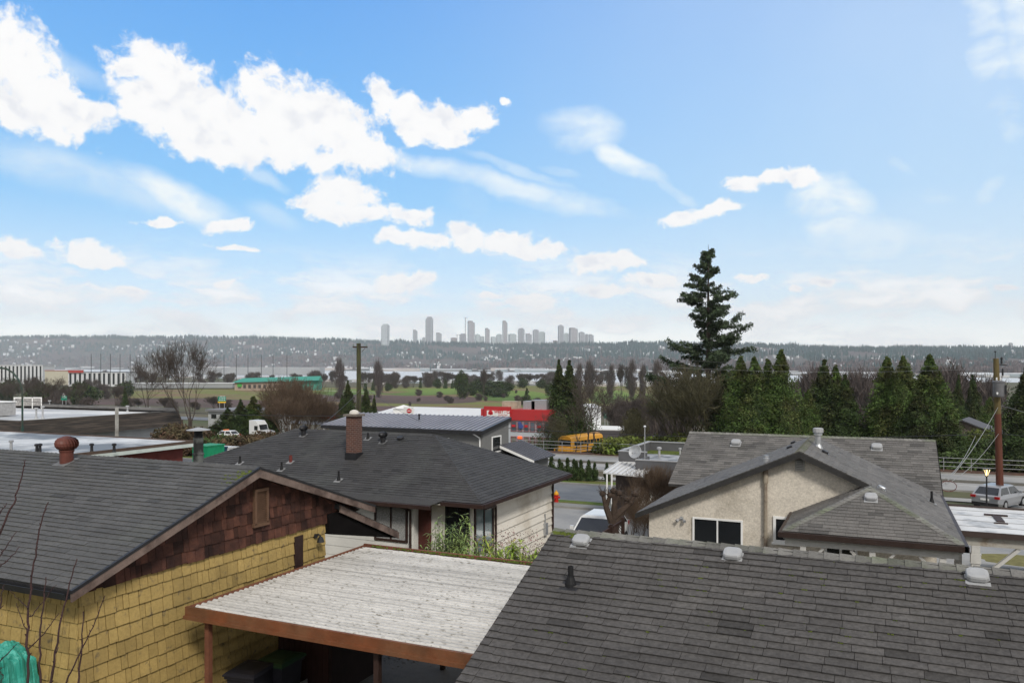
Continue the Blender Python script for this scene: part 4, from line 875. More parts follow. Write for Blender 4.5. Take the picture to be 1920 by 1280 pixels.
mb = MB(); mb.box(gl, gx+.03, gy0-.04, gy0, gz0-.20, gz0-.02); mb.prism([(gx+.003, gy0, gz0-.22), (gx+.003, gy1, gz1-.22), (gx+.003, gy1, gz1-.0), (gx+.003, gy0, gz0-.0)], (.03, 0, 0)); mb.build('fascia', M_blackm, h)
window(h, 'x', gx-.15, onx(926, 830, gx).y, onx(943, 830, gx).y, onx(934, 848, gx).z, onx(934, 817, gx).z, M_white, M_glass, fw=.07, bars=0)
window(h, 'y', gy0+.4, ony(813, 820, gy0+.4).x, ony(843, 820, gy0+.4).x, 1.3, ony(830, 820, gy0+.4).z, M_white, M_glass, fw=.08, bars=0)
p = ony(899, 812, gy0+.3); downspout(h, [(p.x-.3, gy0, gz0-.15), (p.x, gy0+.34, gz0-.45), (p.x, gy0+.34, -1.5)], M_white, .045)
b = MB(); p = ony(786, 772, gy1-1.6); b.lathe((p.x, p.y, gz1-.25), [(.05, 0), (.05, .32), (.08, .33), (.08, .4)], 8); b.build('roof_pipe', M_blackm, h)
mb = MB(); n = Vector((.4, 0, 1)).normalized(); yq0, yq1 = 43.2, 46.6
mb.prism([(gx-.14, yq0, 1.80), (gx+2.1, yq0, 1.0), (gx+2.1, yq1, 1.0), (gx-.14, yq1, 1.80)], n*.08, 1); y = yq0+.05
while y < yq1: mb.prism([(gx-.13, y, 1.88), (gx+2.1, y, 1.08), (gx+2.1, y+.05, 1.08), (gx-.13, y+.05, 1.88)], n*.05, 1.4); y += .38
lr = mb.build('side_roof', Mm2, h); mb = MB(); mb.prism([(gx-.1, yq0-.03, 1.70), (gx+2.12, yq0-.03, .92), (gx+2.12, yq0-.03, 1.06), (gx-.1, yq0-.03, 1.86)], (0, .028, 0)); mb.build('fascia', M_white, lr)
MB().box(gx-.14, gx+1.7, yq0+.3, yq1-.2, -2.5, 1.0).build('side_wall', M_grey, h)

# dark grey flat-roofed house with parapet and white awning
h = thing('parapet_house', (-9, 44, -1.6), 'dark grey flat-roofed house with parapets and a white patio awning', 'house')
Mdg = mat('charcoal_stucco', (.095, .095, .10), .8, .1, 1.5, .2); xa, xb, ya, yb, zp = -12.93, -3.6, 42.5, 48.75, 1.9
mb = MB(); mb.box(xa, xb, ya, yb, -2.4, 1.38); mb.box(xa, xa+.18, ya, yb, 1.38, zp); mb.box(xa+.18, xb, yb-.18, yb, 1.38, zp); mb.box(xa+.18, -11.36, ya, ya+.18, 1.38, zp); mb.box(-11.36, xb, 40.4, ya-.002, -2.4, 1.36); mb.box(-11.36, xb, 40.4, 40.58, 1.36, zp-.18); mb.box(-11.36, -11.18, 40.58, ya, 1.36, zp-.18); mb.build('wall', Mdg, h)
mb = MB(); mb.box(xa-.03, xa+.22, ya-.03, yb+.03, zp, zp+.05); mb.box(xa+.22, xb, yb-.22, yb+.03, zp, zp+.05); mb.box(xa+.22, -11.36, ya-.03, ya+.22, zp, zp+.05); mb.box(-11.39, xb, 40.37, 40.62, zp-.18, zp-.13); mb.build('parapet_cap', mat('pale_cap_metal', (.30, .30, .30), .5, .1, 3), h)
mb = MB(); mb.box(xa+.18, xb, ya+.19, yb-.18, 1.38, 1.40); mb.box(-11.18, xb, 40.58, ya+.18, 1.36, 1.40); mb.build('flat_roof', mat('wet_torch_roof', (.34, .34, .34), .5, .3, 1.5, .2, col2=(.10, .10, .10), bscale=1.2, mask=(.48, .6)), h)
mb = MB(); mb.box(xa+.2, xb, 46.6, yb-.2, 1.401, 1.41); mb.build('roof_moss', M_moss, h)
MB().box(-11.3, xb, 40.35, 40.398, -2.4, .15).build('lower_siding', M_offwh, h)
p = W(1236, 850, 46); b = MB(); b.lathe((p.x, p.y, 1.4), [(.07, 0), (.07, .42), (.14, .43), (.14, .52), (.05, .56)], 12); b.build('roof_pipe', M_ventw, h)
p = W(1275, 848, 47); b = MB(); b.lathe((p.x, p.y, 1.4), [(.05, 0), (.05, .3), (.09, .31), (.09, .4)], 10); b.build('roof_pipe', M_ventw, h)
p = ony(1209, 850, 41.2); b = MB(); b.tube((p.x, 41.2, 1.35), (p.x, 41.2, zat(800, 42.5)), .025); b.lathe((p.x, 41.2, zat(800, 42.5)), [(.06, 0), (.08, .05), (.05, .1)], 8); b.build('mast', M_galv, h)
p = W(1192, 847, 42); b = MB(); b.lathe(p, [(.02, 0), (.2, .03), (.36, .10), (.35, .11), (.19, .045), (.02, .015)], 20, axis=Vector((-.2, -1, .35)).normalized()); b.tube(p, (p.x+.1, p.y+.3, 1.7), .03); b.tube(p, p+Vector((-.05, -.45, -.05)), .015); b.lathe(p+Vector((-.05, -.45, -.05)), [(.04, 0), (.04, .08)], 8); b.build('satellite_dish', M_galv, h)
c = [G(1131, 885, 1.12), G(1160, 865, 1.38), G(1191, 865, 1.38), G(1191, 875, 1.28), G(1224, 877, 1.28), G(1207, 893, 1.12)]
Mw2 = mat('white_awning', (.62, .62, .61), .35, .08, 2, tone=True); mb = MB(); mb.prism([Vector((v.x, v.y, v.z-.06)) for v in c], (0, 0, .06))
dl = c[1]-c[0]
for k in range(9):
    q = c[0].lerp(c[5], k/8.5); e = q+dl*(.98 if k < 5 else .55); mb.prism([q, q+Vector((.05, 0, 0)), e+Vector((.05, 0, 0)), e], (0, 0, .05), .75)
aw = mb.build('awning', Mw2, h)
b = MB()
for px in (1138, 1147): 
    q = W(px, 890, F*(EYE-1.1)/(888-HZ)); b.tube((q.x, q.y, -2.2), (q.x, q.y, 1.08), .045, n=6)
b.build('awning_post', M_white, h)
q = c[0]; b = MB()
for k in range(11): b.tube((q.x+.05, q.y+.1+k*.14, -.9), (q.x+.05, q.y+.1+k*.14, .1), .012, n=4)
b.tube((q.x+.05, q.y+.05, .1), (q.x+.05, q.y+1.6, .1), .025, n=4); b.tube((q.x+.05, q.y+.05, -.9), (q.x+.05, q.y+1.6, -.9), .025, n=4); b.build('balcony_railing', M_galv, h)
MB().box(q.x+.3, c[5].x, q.y+1.2, ya-.003, -2.4, 1.05).build('porch_wall', mat('shaded_brown_wall', (.075, .06, .055), .9, .2, 2), h)

# long low white-roofed building on the left, red wall
h = thing('red_wall_building', (-50, 30, -.8), 'flat wet white-roofed building with red wall and pale fascia behind the yellow house', 'building')
ax, ay0, ay1, azz = -37.4, 19, 35.9, 2.12
MB().box(-80, ax-.5, ay0+.4, ay1-.4, -1.8, azz-.36).build('wall', mat('red_boards', (.13, .03, .024), .8, .2, 2, .3), h)
MB().box(-80, ax-.02, ay0, ay1-.02, azz-.36, azz-.06).build('roof', mat('wet_flat_roof', (.56, .56, .55), .45, .15, .4, .1, col2=(.12, .125, .13), bscale=.18, mask=(.46, .60)), h)
b = MB(); b.box(ax-.02, ax+.10, ay0, ay1+.1, azz-.36, azz-.16); b.box(-80, ax-.02, ay1-.0, ay1+.1, azz-.36, azz-.16); b.build('pale_fascia', mat('mint_white', (.48, .53, .50), .6, .1, 2), h)
b = MB(); b.box(ax-.02, ax+.06, ay0, ay1+.06, azz-.158, azz+.01); b.box(-80, ax-.02, ay1-.02, ay1+.06, azz-.158, azz+.01); b.build('parapet_edge', mat('brown_edge', (.085, .058, .045), .8, .2, 3), h)
for px, py, hh, m_ in ((21, 846, .55, M_galv), (69, 848, .4, M_blackm), (75, 848, .42, M_blackm), (172, 845, .35, M_blackm), (214, 845, .35, M_blackm)):
    p = G(px, py, azz); b = MB(); b.lathe((p.x, p.y, azz-.07), [(.11, 0), (.08, .1), (.07, hh), (.12, hh+.01), (.12, hh+.1), (.05, hh+.13)], 10); b.build('roof_pipe', m_, h)

# brown mansard building further left
h = thing('mansard_building', (-110, 68, -3), 'long white-roofed building with a dark brown sloping fascia on the far left', 'building')
mx, my0, my1, mz = -84.7, 56.7, 79, .62
Mman = mat('brown_mansard', (.036, .032, .029), .9, .35, .5, .3, stretch=(.3, .3, 9), col2=(.075, .06, .05), bscale=1)
MB().box(-150, mx-1, my0+1, my1-.5, -3.2, mz-1.9).build('wall', mat('grey_white_wall', (.36, .38, .40), .8, .2, .3), h)
b = MB(); b.hull([(-150, my0+.35, mz), (mx-.35, my0+.35, mz), (mx-.35, my1, mz), (-150, my1, mz), (-150, my0-.1, mz-1.95), (mx+.1, my0-.1, mz-1.95), (mx+.1, my1+.1, mz-1.95), (-150, my1+.1, mz-1.95)], [(0, 1, 5, 4), (1, 2, 6, 5), (2, 3, 7, 6), (4, 5, 6, 7)]); b.build('mansard', Mman, h)
b = MB(); b.box(-150, mx-.36, my0+.36, my1-.36, mz-.35, mz-.30); b.build('roof', mat('pale_membrane', (.66, .66, .65), .6, .12, .2, .1, col2=(.38, .39, .40), bscale=.1), h)
b = MB(); b.box(-150, mx-.3, my0+.30, my0+.355, mz-.02, mz+.05); b.box(mx-.40, mx-.33, my0+.36, my1, mz-.02, mz+.05); b.box(-150, mx-.41, my1-.3, my1-.1, mz-.02, mz+.35); b.build('roof_edge', mat('weathered_edge', (.16, .155, .15), .8, .2, 1), h)
for px, py, hh in ((68, 784, 1.1), (80, 784, 1.3), (93, 762, .8), (239, 772, .7)):
    p = G(px, py, mz-.3); b = MB(); b.lathe((p.x, p.y, mz-.3), [(.22, 0), (.10, .25), (.10, hh), (.25, hh+.02), (.22, hh+.18)], 10); b.build('roof_pipe', M_ventw, h)
q = W(235, 815, 80); b = MB(); b.box(q.x, q.x+.9, q.y, q.y+3, -3, -1); b.build('doorway', M_dkbrown, h)
p = G(50, 758, mz-.3); b = MB(); q = G(26, 762, mz-.3); h2 = thing('rooftop_screen', (q.x, q.y, mz-.3), 'pale latticed screen panels standing on the white roof', 'screen')
e1, e2 = W(27, 745, 118), W(78, 745, 118); z0_, z1_ = zat(764, 118), zat(745, 118); d_ = (e2-e1); Mx = Matrix.Translation((e1.x, e1.y, z0_)) @ Matrix.Rotation(math.atan2(d_.y, d_.x), 4, 'Z'); Ls = Vector((d_.x, d_.y, 0)).length
b = MB(); b.box(0, Ls, -.03, .03, .3, z1_-z0_, 1, Mx); b.build('panel', mat('grey_lattice', (.28, .27, .26), .8, .5, 6), h2)
b = MB()
for k in range(4): x = Ls*k/3; b.box(x-.07, x+.07, -.06, -.031, -.6, z1_-z0_+.05, 1, Mx)
b.box(.08, Ls-.08, -.06, -.031, z1_-z0_-.1, z1_-z0_+.05, 1, Mx); b.build('frame', M_white, h2)
q = W(8, 780, 100); t = thing('rooftop_unit', (q.x, q.y, mz-.3), 'grey boxy air unit on the far left white roof', 'air unit')
MB().box(q.x-3, q.x+.7, q.y-1, q.y+1, mz-.2, zat(754, 100)).build('casing', mat('unit_grey', (.33, .33, .33), .6), t); MB().box(q.x-3.1, q.x+.8, q.y-1.1, q.y+1.1, zat(754, 100), zat(754, 100)+.12).build('lid', M_white, t); MB().box(q.x-.7, q.x-.2, q.y-1.05, q.y-1.001, zat(775, 100), zat(770, 100)).build('warning_plate', mat('orange_plate', (.6, .25, .03), .6), t)
p = W(219, 800, 62); b = MB(); b.box(p.x-.09, p.x+.09, p.y-.09, p.y+.09, -2, zat(764, 62)); b.build('white_post', mat('stained_post', (.42, .41, .38), .8, .3, 2, col2=(.2, .19, .17), bscale=1), None, 'stained white post between the two flat roofs on the left', 'post', loc=(p.x, p.y, -2))

# red-banded shop
h = thing('shop_building', (-30, 118, -8.5), 'shop with a red fascia and tall glass front beyond the road', 'shop')
sy = 116.0; S = lambda px, py: ony(px, py, sy)
Mred = mat('red_fascia', (.42, .032, .035), .55, .06, .3); Mpale = mat('pale_blue_wall', (.42, .45, .48), .7, .08, .3)
x0, x1 = S(905, 1).x, S(1041, 1).x; zt, zf, zg = S(990, 768).z, S(990, 788).z, -9
MB().box(x0, x1, sy, sy+4.5, zg, zf-.01).build('wall', Mpale, h)
MB().box(x0-.2, x1+.2, sy-.25, sy+4.6, zf, zt).build('fascia', Mred, h)
xs0, xs1 = S(910, 1).x, S(960, 1).x; zs1, zs0 = S(935, 764).z, S(935, 784.5).z
MB().box(xs0, xs1, sy-.55, sy-.252, zs0-.3, zs1+.2).build('sign_block', Mred, h)
sg = MB(); sg.box(S(916, 1).x, S(958.5, 1).x, sy-.62, sy-.552, S(935, 779.6).z, S(935, 769.2).z); sg = sg.build('sign_board', M_white, h)
Mlet = mat('red_lettering', (.50, .02, .03), .6, .02)
def text(s, x, y, z, size, m, parent, rot=0, name='lettering', bold=0.0):
    c_ = bpy.data.curves.new(name, 'FONT'); c_.body = s; c_.size = size; c_.extrude = .01; c_.offset = bold; o = bpy.data.objects.new(name, c_); C.objects.link(o); bpy.context.view_layer.update(); me = bpy.data.meshes.new_from_object(o.evaluated_get(bpy.context.evaluated_depsgraph_get())); bpy.data.objects.remove(o); me.materials.clear(); me.materials.append(m); o = bpy.data.objects.new(name, me); C.objects.link(o)
    o.rotation_euler = (R(90), 0, rot); o.parent = parent; o.location = Vector((x, y, z))-wloc(parent); return o
text('WEST - CA', S(930, 1).x, sy-.64, S(935, 773.6).z, .62, Mlet, sg, bold=.018)
b = MB()
for k in range(7): x_ = S(938, 1).x+k*.235; b.box(x_, x_+.07, sy-.65, sy-.63, S(935, 778.4).z, S(935, 775.6).z); b.box(x_+.07, x_+.16, sy-.65, sy-.63, S(935, 778.4 if k % 2 else 776.2).z, S(935, 777.9 if k % 2 else 775.6).z)
b.build('small_lettering', Mlet, sg)
b = MB(); cx, cz = S(923, 1).x, S(923, 774.3).z; b.box(cx-.42, cx+.42, sy-.65, sy-.622, cz-.14, cz+.10); b.lathe((cx, sy-.63, cz+.12), [(.40, 0), (.30, .02)], 14, axis=Vector((0, -1, 0))); b.build('emblem', Mlet, sg)
for i, (pa, pb) in enumerate(((958, 969), (970.5, 980), (982, 992), (993.5, 1004), (1006, 1018), (1020, 1034))):
    xa_, xb_ = S(pa, 1).x, S(pb, 1).x
    window(h, 'y', sy, xa_, xb_, S(980, 809).z, S(980, 789.5).z, mat('mauve_frame', (.25, .12, .13), .6), mat('shop_glass', (.10, .13, .16), .15, .3, .8, spec=.7), fw=.12, bars=0, hbars=1, proud=.1)
    window(h, 'y', sy, xa_, xb_, zg+.3, S(980, 818).z, MATS['mauve_frame'], mat('lit_shop_glass', (.18, .17, .14), .3, .5, .9), fw=.12, bars=0, hbars=1, proud=.1)
b = MB()
for pa, pb in ((958, 969), (982, 992), (1006, 1017)): b.box(S(pa, 1).x+.2, S(pb, 1).x-.2, sy-.13, sy-.11, S(980, 800.5).z, S(980, 796).z)
b.build('window_banner', Mlet, h)
b = MB(); b.box(S(971.5, 1).x, S(979.5, 1).x, sy-.16, sy-.12, S(975, 822).z, S(975, 817.5).z); b.build('lit_sign', mat('lit_red_sign', (.6, .05, .02), .5, emit=((1, .12, .03), 1.4)), h)
b = MB(); p = S(975, 793); b.lathe((p.x, sy-.14, p.z), [(.28, 0), (.1, .02)], 10, axis=Vector((0, -1, 0))); b.lathe((p.x+.2, sy-.14, p.z-.5), [(.45, 0), (.3, .02)], 8, axis=Vector((0, -1, 0))); b.build('window_poster', mat('blue_poster', (.05, .08, .25), .6, .3, 3), h)
b = MB()
for px, pz, w_, hh in ((948, 764, 2.6, 1.2), (985, 764, 2.0, 1.3), (1004, 764, 2.6, 1.5)): p = S(px, 1); b = MB(); b.box(p.x-w_/2, p.x+w_/2, sy+1.4, sy+3.2, zt, zt+hh); b.build('rooftop_unit', mat('tan_unit', (.38, .33, .25), .7, .3, 1) if px == 948 else M_galv, h)
# long white-and-red low wing left of the shop
h = thing('low_warehouse', (-60, 118, -8.5), 'long low building with a white roof band over a red stripe left of the shop', 'warehouse')
x0, x1 = S(700, 1).x, S(904, 1).x; z1, zm, z0 = S(800, 768).z, S(800, 778).z, S(800, 784).z
MB().box(x0, x1, sy, sy+16, -9, z0-.01).build('wall', Mpale, h); MB().box(x0, x1, sy-.1, sy+16, z0, zm-.004).build('red_stripe', Mred, h)
b = MB(); b.hull([(x0, sy-.1, zm), (x1, sy-.1, zm), (x1, sy+8, z1), (x0, sy+8, z1), (x0, sy+16, zm), (x1, sy+16, zm)], [(0, 1, 2, 3), (3, 2, 5, 4), (0, 3, 4), (1, 5, 2)]); b.build('roof', mat('white_metal_roof', (.62, .62, .61), .5, .06, .5, .1, stretch=(6, .4, 1)), h)
sb = MB(); sb.box(S(759, 1).x, S(777, 1).x, sy-.4, sy-.15, S(768, 776.5).z, S(768, 762.5).z); sb = sb.build('sign_board', M_white, h)
cx, cz = S(769.5, 1).x, S(769.5, 769.7).z; b = MB(); b.prism([(cx+.52*math.cos(k*math.pi/3+math.pi/6), sy-.44, cz+.42*math.sin(k*math.pi/3+math.pi/6)) for k in range(6)], (0, .035, 0)); b.build('hexagon_sign', Mlet, sb)
b = MB(); b.box(cx-.34, cx+.34, sy-.46, sy-.445, cz-.05, cz+.07); b.build('white_bar', M_white, sb)
x0, x1 = S(641, 1).x, S(690, 1).x; t = thing('red_canopy', ((x0+x1)/2, sy, -9), 'flat canopy with a red edge and a leaning skylight behind the chimney', 'canopy')
MB().box(x0, x1, sy-6, sy+6, S(660, 782).z, S(660, 774).z).build('edge', Mred, t); MB().box(x0+.2, x1-.2, sy-5.8, sy+5.8, S(660, 774).z, S(660, 774).z+.06).build('deck', MATS['wet_torch_roof'], t)
for q in ((x0+.5, sy-5.5), (x1-.5, sy-5.5)): MB().box(q[0]-.15, q[0]+.15, q[1]-.15, q[1]+.15, -9, S(660, 782).z).build('post', M_white, t)
p = S(744, 775); t = thing('white_tent', (p.x, sy+10, -9), 'small white peaked tent roof between the canopy and the hexagon sign', 'tent')
b = MB(); z = S(740, 767).z; c_ = Vector((S(739, 1).x, sy+3, S(740, 760).z)); w_ = 1.5; cs = [c_+Vector((a*w_, d*w_, z-c_.z)) for a, d in ((-1, -1), (1, -1), (1, 1), (-1, 1))]; b.hull(cs+[c_], [(0, 1, 4), (1, 2, 4), (2, 3, 4), (3, 0, 4)]); b.build('roof', M_white, t); b = MB(); b.box(c_.x-1.3, c_.x+1.3, c_.y-1.3, c_.y+1.3, z-2, z); b.build('skirt', M_white, t)

# other buildings
def simple_house(name, label, px, Y, w, d, hw, hr, mw, mr, rz=0., zofs=0, cat='house', windows=2, group=None):
    p = T(px, Y); p.z += zofs; t = thing(name, tuple(p), label, cat, group); Mx = Matrix.Translation(p) @ Matrix.Rotation(rz, 4, 'Z')
    MB().box(-w/2, w/2, -d/2, d/2, -1.5, hw, 1, Mx).build('wall', mw, t)
    b = MB(); e = .5
    A = [Mx @ Vector(v) for v in ((-w/2-e, -d/2-e, hw-.15), (w/2+e, -d/2-e, hw-.15), (w/2+e, 0, hw+hr), (-w/2-e, 0, hw+hr), (-w/2-e, d/2+e, hw-.15), (w/2+e, d/2+e, hw-.15))]
    up = Vector((0, 0, .16)); b.hull([v for v in A]+[v+up for v in A], [(6, 7, 8, 9), (9, 8, 11, 10), (0, 1, 7, 6), (4, 10, 11, 5), (0, 6, 9, 3), (3, 9, 10, 4), (1, 2, 8, 7), (2, 5, 11, 8), (0, 3, 2, 1), (3, 4, 5, 2)]); b.build('roof', mr, t)
    b = MB(); b.prism([Mx @ Vector(v) for v in ((-w/2, -d/2+.05, hw), (-w/2, d/2-.05, hw), (-w/2, 0, hw+hr-.05))], Mx.to_3x3() @ Vector((w, 0, 0))); b.build('gable', mw, t)
    for k in range(windows):
        x = -w/2+w*(k+.5)/windows; b = MB(); b.box(x-.7, x+.7, -d/2-.06, -d/2-.002, .9, 2.1, 1, Mx); f = b.build('window', M_white, t); b = MB(); b.box(x-.6, x+.6, -d/2-.08, -d/2-.062, 1, 2, 1, Mx); b.build('pane', M_glass, f)
    return t
Mrb = mat('brown_roof', (.055, .047, .045), .8, .15, 1)
simple_house('small_house', 'small brown-roofed house right of the yellow bus', 1143, 128, 8, 7, 2.6, 1.4, mat('tan_wall', (.25, .22, .19), .8), Mrb, R(10), .6)
simple_house('gabled_house', 'dark-roofed brown house among the conifers left of the tall red pole', 1810, 112, 6.5, 8, 5.0, 1.7, mat('brown_grey_wall', (.13, .10, .09), .8), mat('slate_roof', (.08, .08, .088), .7), R(78), 1.2)
simple_house('garden_shed', 'small shed with a pale green roof beside the road railing', 1815, 96, 4.2, 3.5, 2.2, .7, mat('shed_wall', (.10, .08, .065), .8), mat('green_shed_roof', (.22, .30, .26), .6, .1, 1), R(20), .9, cat='shed', windows=0)
simple_house('pale_garage', 'low pale-walled garage behind the tall red pole', 1905, 120, 7, 6, 2.2, .6, mat('pale_wall', (.33, .30, .26), .8), mat('pale_grey_roof', (.40, .40, .38), .7), R(20), .3, cat='garage', windows=0)
t = thing('white_building', tuple(T(1110, 152)), 'tall blank white building wall behind the bare trees by the bus', 'building'); p = T(1107, 152)
Mx = Matrix.Translation(p) @ Matrix.Rotation(R(24), 4, 'Z'); MB().box(-1.7, 1.9, -1, 14, -2, zat(764, 152)-p.z, 1, Mx).build('wall', mat('white_wall', (.58, .59, .60), .7, .05, .5), t); MB().box(-1.9, 2.1, -1.2, 14.2, zat(764, 152)-p.z, zat(763, 152)-p.z, 1, Mx).build('roof_edge', M_white, t)
t = thing('pale_shed_roof', tuple(T(1142, 146)), 'low pale flat-roofed building behind the small brown-roofed house', 'building'); p = T(1142, 146)
MB().box(p.x-4, p.x+4, p.y-3, p.y+5, -11, zat(806, 146), 1).build('wall', mat('cream_wall', (.42, .40, .34), .8), t); MB().box(p.x-4.2, p.x+4.2, p.y-3.2, p.y+5.2, zat(806, 146), zat(802, 146), 1).build('roof', M_white, t)
t = thing('grey_low_building', tuple(T(432, 190)), 'low grey-roofed building with windows behind the left cedars', 'building'); p = T(432, 190); zt = zat(768, 190)
MB().box(p.x-7, p.x+8, p.y, p.y+12, p.z-1, zt-.5).build('wall', mat('pale_grey_wall', (.36, .37, .37), .8), t); MB().box(p.x-7.5, p.x+8.5, p.y-.5, p.y+12.5, zt-.5, zt).build('roof', mat('mid_grey_roof', (.17, .17, .18), .6), t)
for k in range(5): MB().box(p.x-6+k*2.8, p.x-4.4+k*2.8, p.y-.04, p.y-.002, zt-2.2, zt-1.2).build('window', M_glass, t)
# containers and green cabin behind the red-walled building
def cbox(name, label, px, py0, py1, Y, w, d, m, mt=None, cat='container', rz=0):
    p = W(px, py0, Y); z1 = zat(py1, Y); z0 = p.z; t = thing(name, (p.x, p.y, z0), label, cat); Mx = Matrix.Translation(p) @ Matrix.Rotation(rz, 4, 'Z')
    MB().box(-w/2, w/2, -d/2, d/2, min(0, tz(p.y)-z0), z1-z0-.08, 1, Mx).build('body', m, t)
    MB().box(-w/2-.04, w/2+.04, -d/2-.04, d/2+.04, z1-z0-.08, z1-z0, 1, Mx).build('lid', mt or m, t)
    b = MB()
    for k in range(max(2, int(w/.3))): b.box(-w/2+.15+k*.3, -w/2+.22+k*.3, -d/2-.03, -d/2-.001, .15, z1-z0-.15, 1, Mx)
    b.build('rib', m, t); return t
cbox('green_container', 'bright green container behind the tall flue', 391, 856, 833, 55, 1.3, 1.6, mat('bright_green', (.01, .22, .10), .5))
cbox('blue_container', 'dark blue skip to the right of the green container', 402, 855, 838, 56, .9, 1.5, mat('navy', (.015, .05, .09), .5))
cbox('white_cabin', 'low white cabin with posters next to the blue skips', 412, 852, 838, 57, 1.6, 2, M_white, mat('cabin_roof', (.5, .5, .5), .5), 'cabin')
cbox('blue_bin', 'small blue bin at the right end of the white cabin', 424, 850, 838, 58, .8, 1.5, mat('steel_blue', (.03, .08, .16), .5))
# railings
def railing(label, x0, x1, y, h_, z, step=2.4, rails=(1., .52), group=None, r=.03):
    t = thing('road_railing', (x0, y, z), label, 'railing', group); b = MB()
    x = x0
    while x <= x1+.01: b.tube((x, y, z), (x, y, z+h_), r, n=6); x += step
    b.build('post', M_galv, t)
    for q in rails: MB().tube((x0, y, z+h_*q), (x1, y, z+h_*q), r*.9, n=6).build('rail', M_galv, t)
railing('galvanised railing along the far kerb of the main road', -45, 60, 83.2, 1.15, -2.95, 2.2, (1., .66, .33))
railing('galvanised two-rail railing in front of the parked silver car', 13.2, 60, 66.6, 1.25, -2.9, 2.6, (1.,))
railing('short grey railing next to the garden shed', 28, 36, 86.5, 1.3, -3.4, 1.4, (1., .5))
# low retaining kerb wall behind the near railing
mb = MB().box(8, 90, 68.6, 68.9, -3.1, -2.55); mb.build('retaining_wall', mat('retaining_concrete', (.16, .15, .13), .85, .2, 1), None, 'low concrete retaining wall along the near edge of the main road', 'wall', loc=(40, 68.6, -3))

# ---------------------------------------------------------------- poles and wires
Mpg = mat('mossy_pole', (.065, .070, .030), .9, .3, 3, .5, stretch=(6, 6, .6), col2=(.04, .035, .025), bscale=2)
Mpr = mat('red_brown_pole', (.095, .031, .017), .75, .25, 2, .4, stretch=(8, 8, .5), col2=(.085, .03, .018), bscale=2)
Yp = 54.; t = thing('utility_pole', tuple(T(673, Yp)), 'mossy wooden utility pole with a small crossarm left of centre', 'utility pole'); b0 = T(673.5, Yp); tp = W(672.5, 643.5, Yp)
MB().tube((b0.x, b0.y, b0.z), tuple(tp), .18, .145, 14).build('pole', Mpg, t)
rt = Vector((CT, ST, 0)); a = W(673, 650.5, Yp); dr = (rt*.96+Vector((-ST, CT, 0))*.25).normalized()
b = MB(); c1, c2 = a-dr*.42, a+dr*.58; b.tube(c1+Vector((0, 0, 0)), c2, .065, n=4); b.tube(W(678, 660, Yp), W(684, 653, Yp), .015); b.build('crossarm', M_dkbrown, t)
b = MB()
for s in (-.36, .5, 0.02):
    q = a+dr*s+Vector((0, 0, .05 if abs(s) > .1 else .25)); b.lathe(q, [(.03, 0), (.055, .04), (.03, .08), (.055, .12), (.03, .16)], 8)
b.build('insulator', mat('glass_insulator', (.25, .30, .28), .2), t)
b = MB(); q = W(676, 717, Yp)
for k in range(14): aa, ab = k*.5, (k+1)*.5; b.tube(q+rt*(.35+.12*math.cos(aa))+Vector((0, 0, .1*math.sin(aa)+k*.018)), q+rt*(.35+.12*math.cos(ab))+Vector((0, 0, .1*math.sin(ab)+(k+1)*.018)), .018, n=4)
b.tube(q, q+rt*.5, .03, n=5); b.build('cable_coil', M_ventw, t)
Yr = 52.5; b0 = W(1876, 960, Yr); b0.z = tz(b0.y); tp = W(1867.5, 672, Yr); t = thing('transformer_pole', tuple(b0), 'tall red-brown utility pole carrying a grey transformer drum', 'utility pole')
mid = b0.lerp(tp, .63); MB().tube(tuple(b0), tuple(mid), .23, .20, 16).build('pole', Mpr, t); MB().tube(tuple(mid), tuple(tp), .20, .165, 16).build('pole_top', mat('greenish_pole', (.11, .085, .035), .9, .3, 3, .4, stretch=(6, 6, .6)), t)
q = W(1872.5, 743, Yr-.45); b = MB(); b.lathe(q, [(.30, -.02), (.33, .05), (.34, .12), (.34, .88), (.37, .90), (.37, .97), (.22, 1.03), (.10, 1.04)], 20); tr = b.build('transformer', mat('transformer_grey', (.12, .12, .125), .5, .15, 3), t)
b = MB(); 
for k in range(5): b.box(q.x+.33, q.x+.42, q.y-.2+k*.09, q.y-.17+k*.09, q.z+.15, q.z+.75)
b.build('cooling_fin', M_blackm, tr); b = MB()
for s in (-.12, .1): b.lathe(q+Vector((s, -.05, 1.03)), [(.03, 0), (.06, .05), (.03, .1), (.055, .14), (.03, .2)], 8); 
b.lathe(q+Vector((-.12, -.34, .12)), [(.03, 0), (.06, .1), (.05, .16)], 8); b.build('bushing', M_white, tr)
b = MB(); u = W(1872, 716, Yr); b.tube(u-rt*.42, u+rt*.42, .05, n=4); u2 = W(1877, 683, Yr); b.tube(u2-rt*.1, u2+rt*.35+Vector((0, 0, -.05)), .04, n=5); b.tube(tp+rt*-.05, tp+rt*-.05+Vector((0, 0, .45)), .025, n=5); b.lathe(tp+rt*-.05+Vector((0, 0, .4)), [(.03, 0), (.07, .04), (.07, .08), (.02, .1)], 8); u3 = W(1878, 672, Yr); b.lathe(u3, [(.04, -.35), (.07, -.3), (.05, -.1), (.08, 0), (.05, .1)], 8); b.lathe(W(1880, 690, Yr), [(.03, -.5), (.06, -.45), (.05, -.1), (.03, 0)], 8); b.build('bracket', M_blackm, t)
def wire(label, pts, r=.012, m=None, group=None):
    b = MB(); P3 = [W(*p) for p in pts]
    b.path(P3, r, 4); b.build('overhead_cable', m or M_blackm, None, label, 'cable', group, loc=tuple(P3[0]))
def sag(p0, p1, s, n=14):
    return [(p0[0]+(p1[0]-p0[0])*t, p0[1]+(p1[1]-p0[1])*t+4*s*t*(1-t), p0[2]+(p1[2]-p0[2])*t) for t in [i/n for i in range(n+1)]]
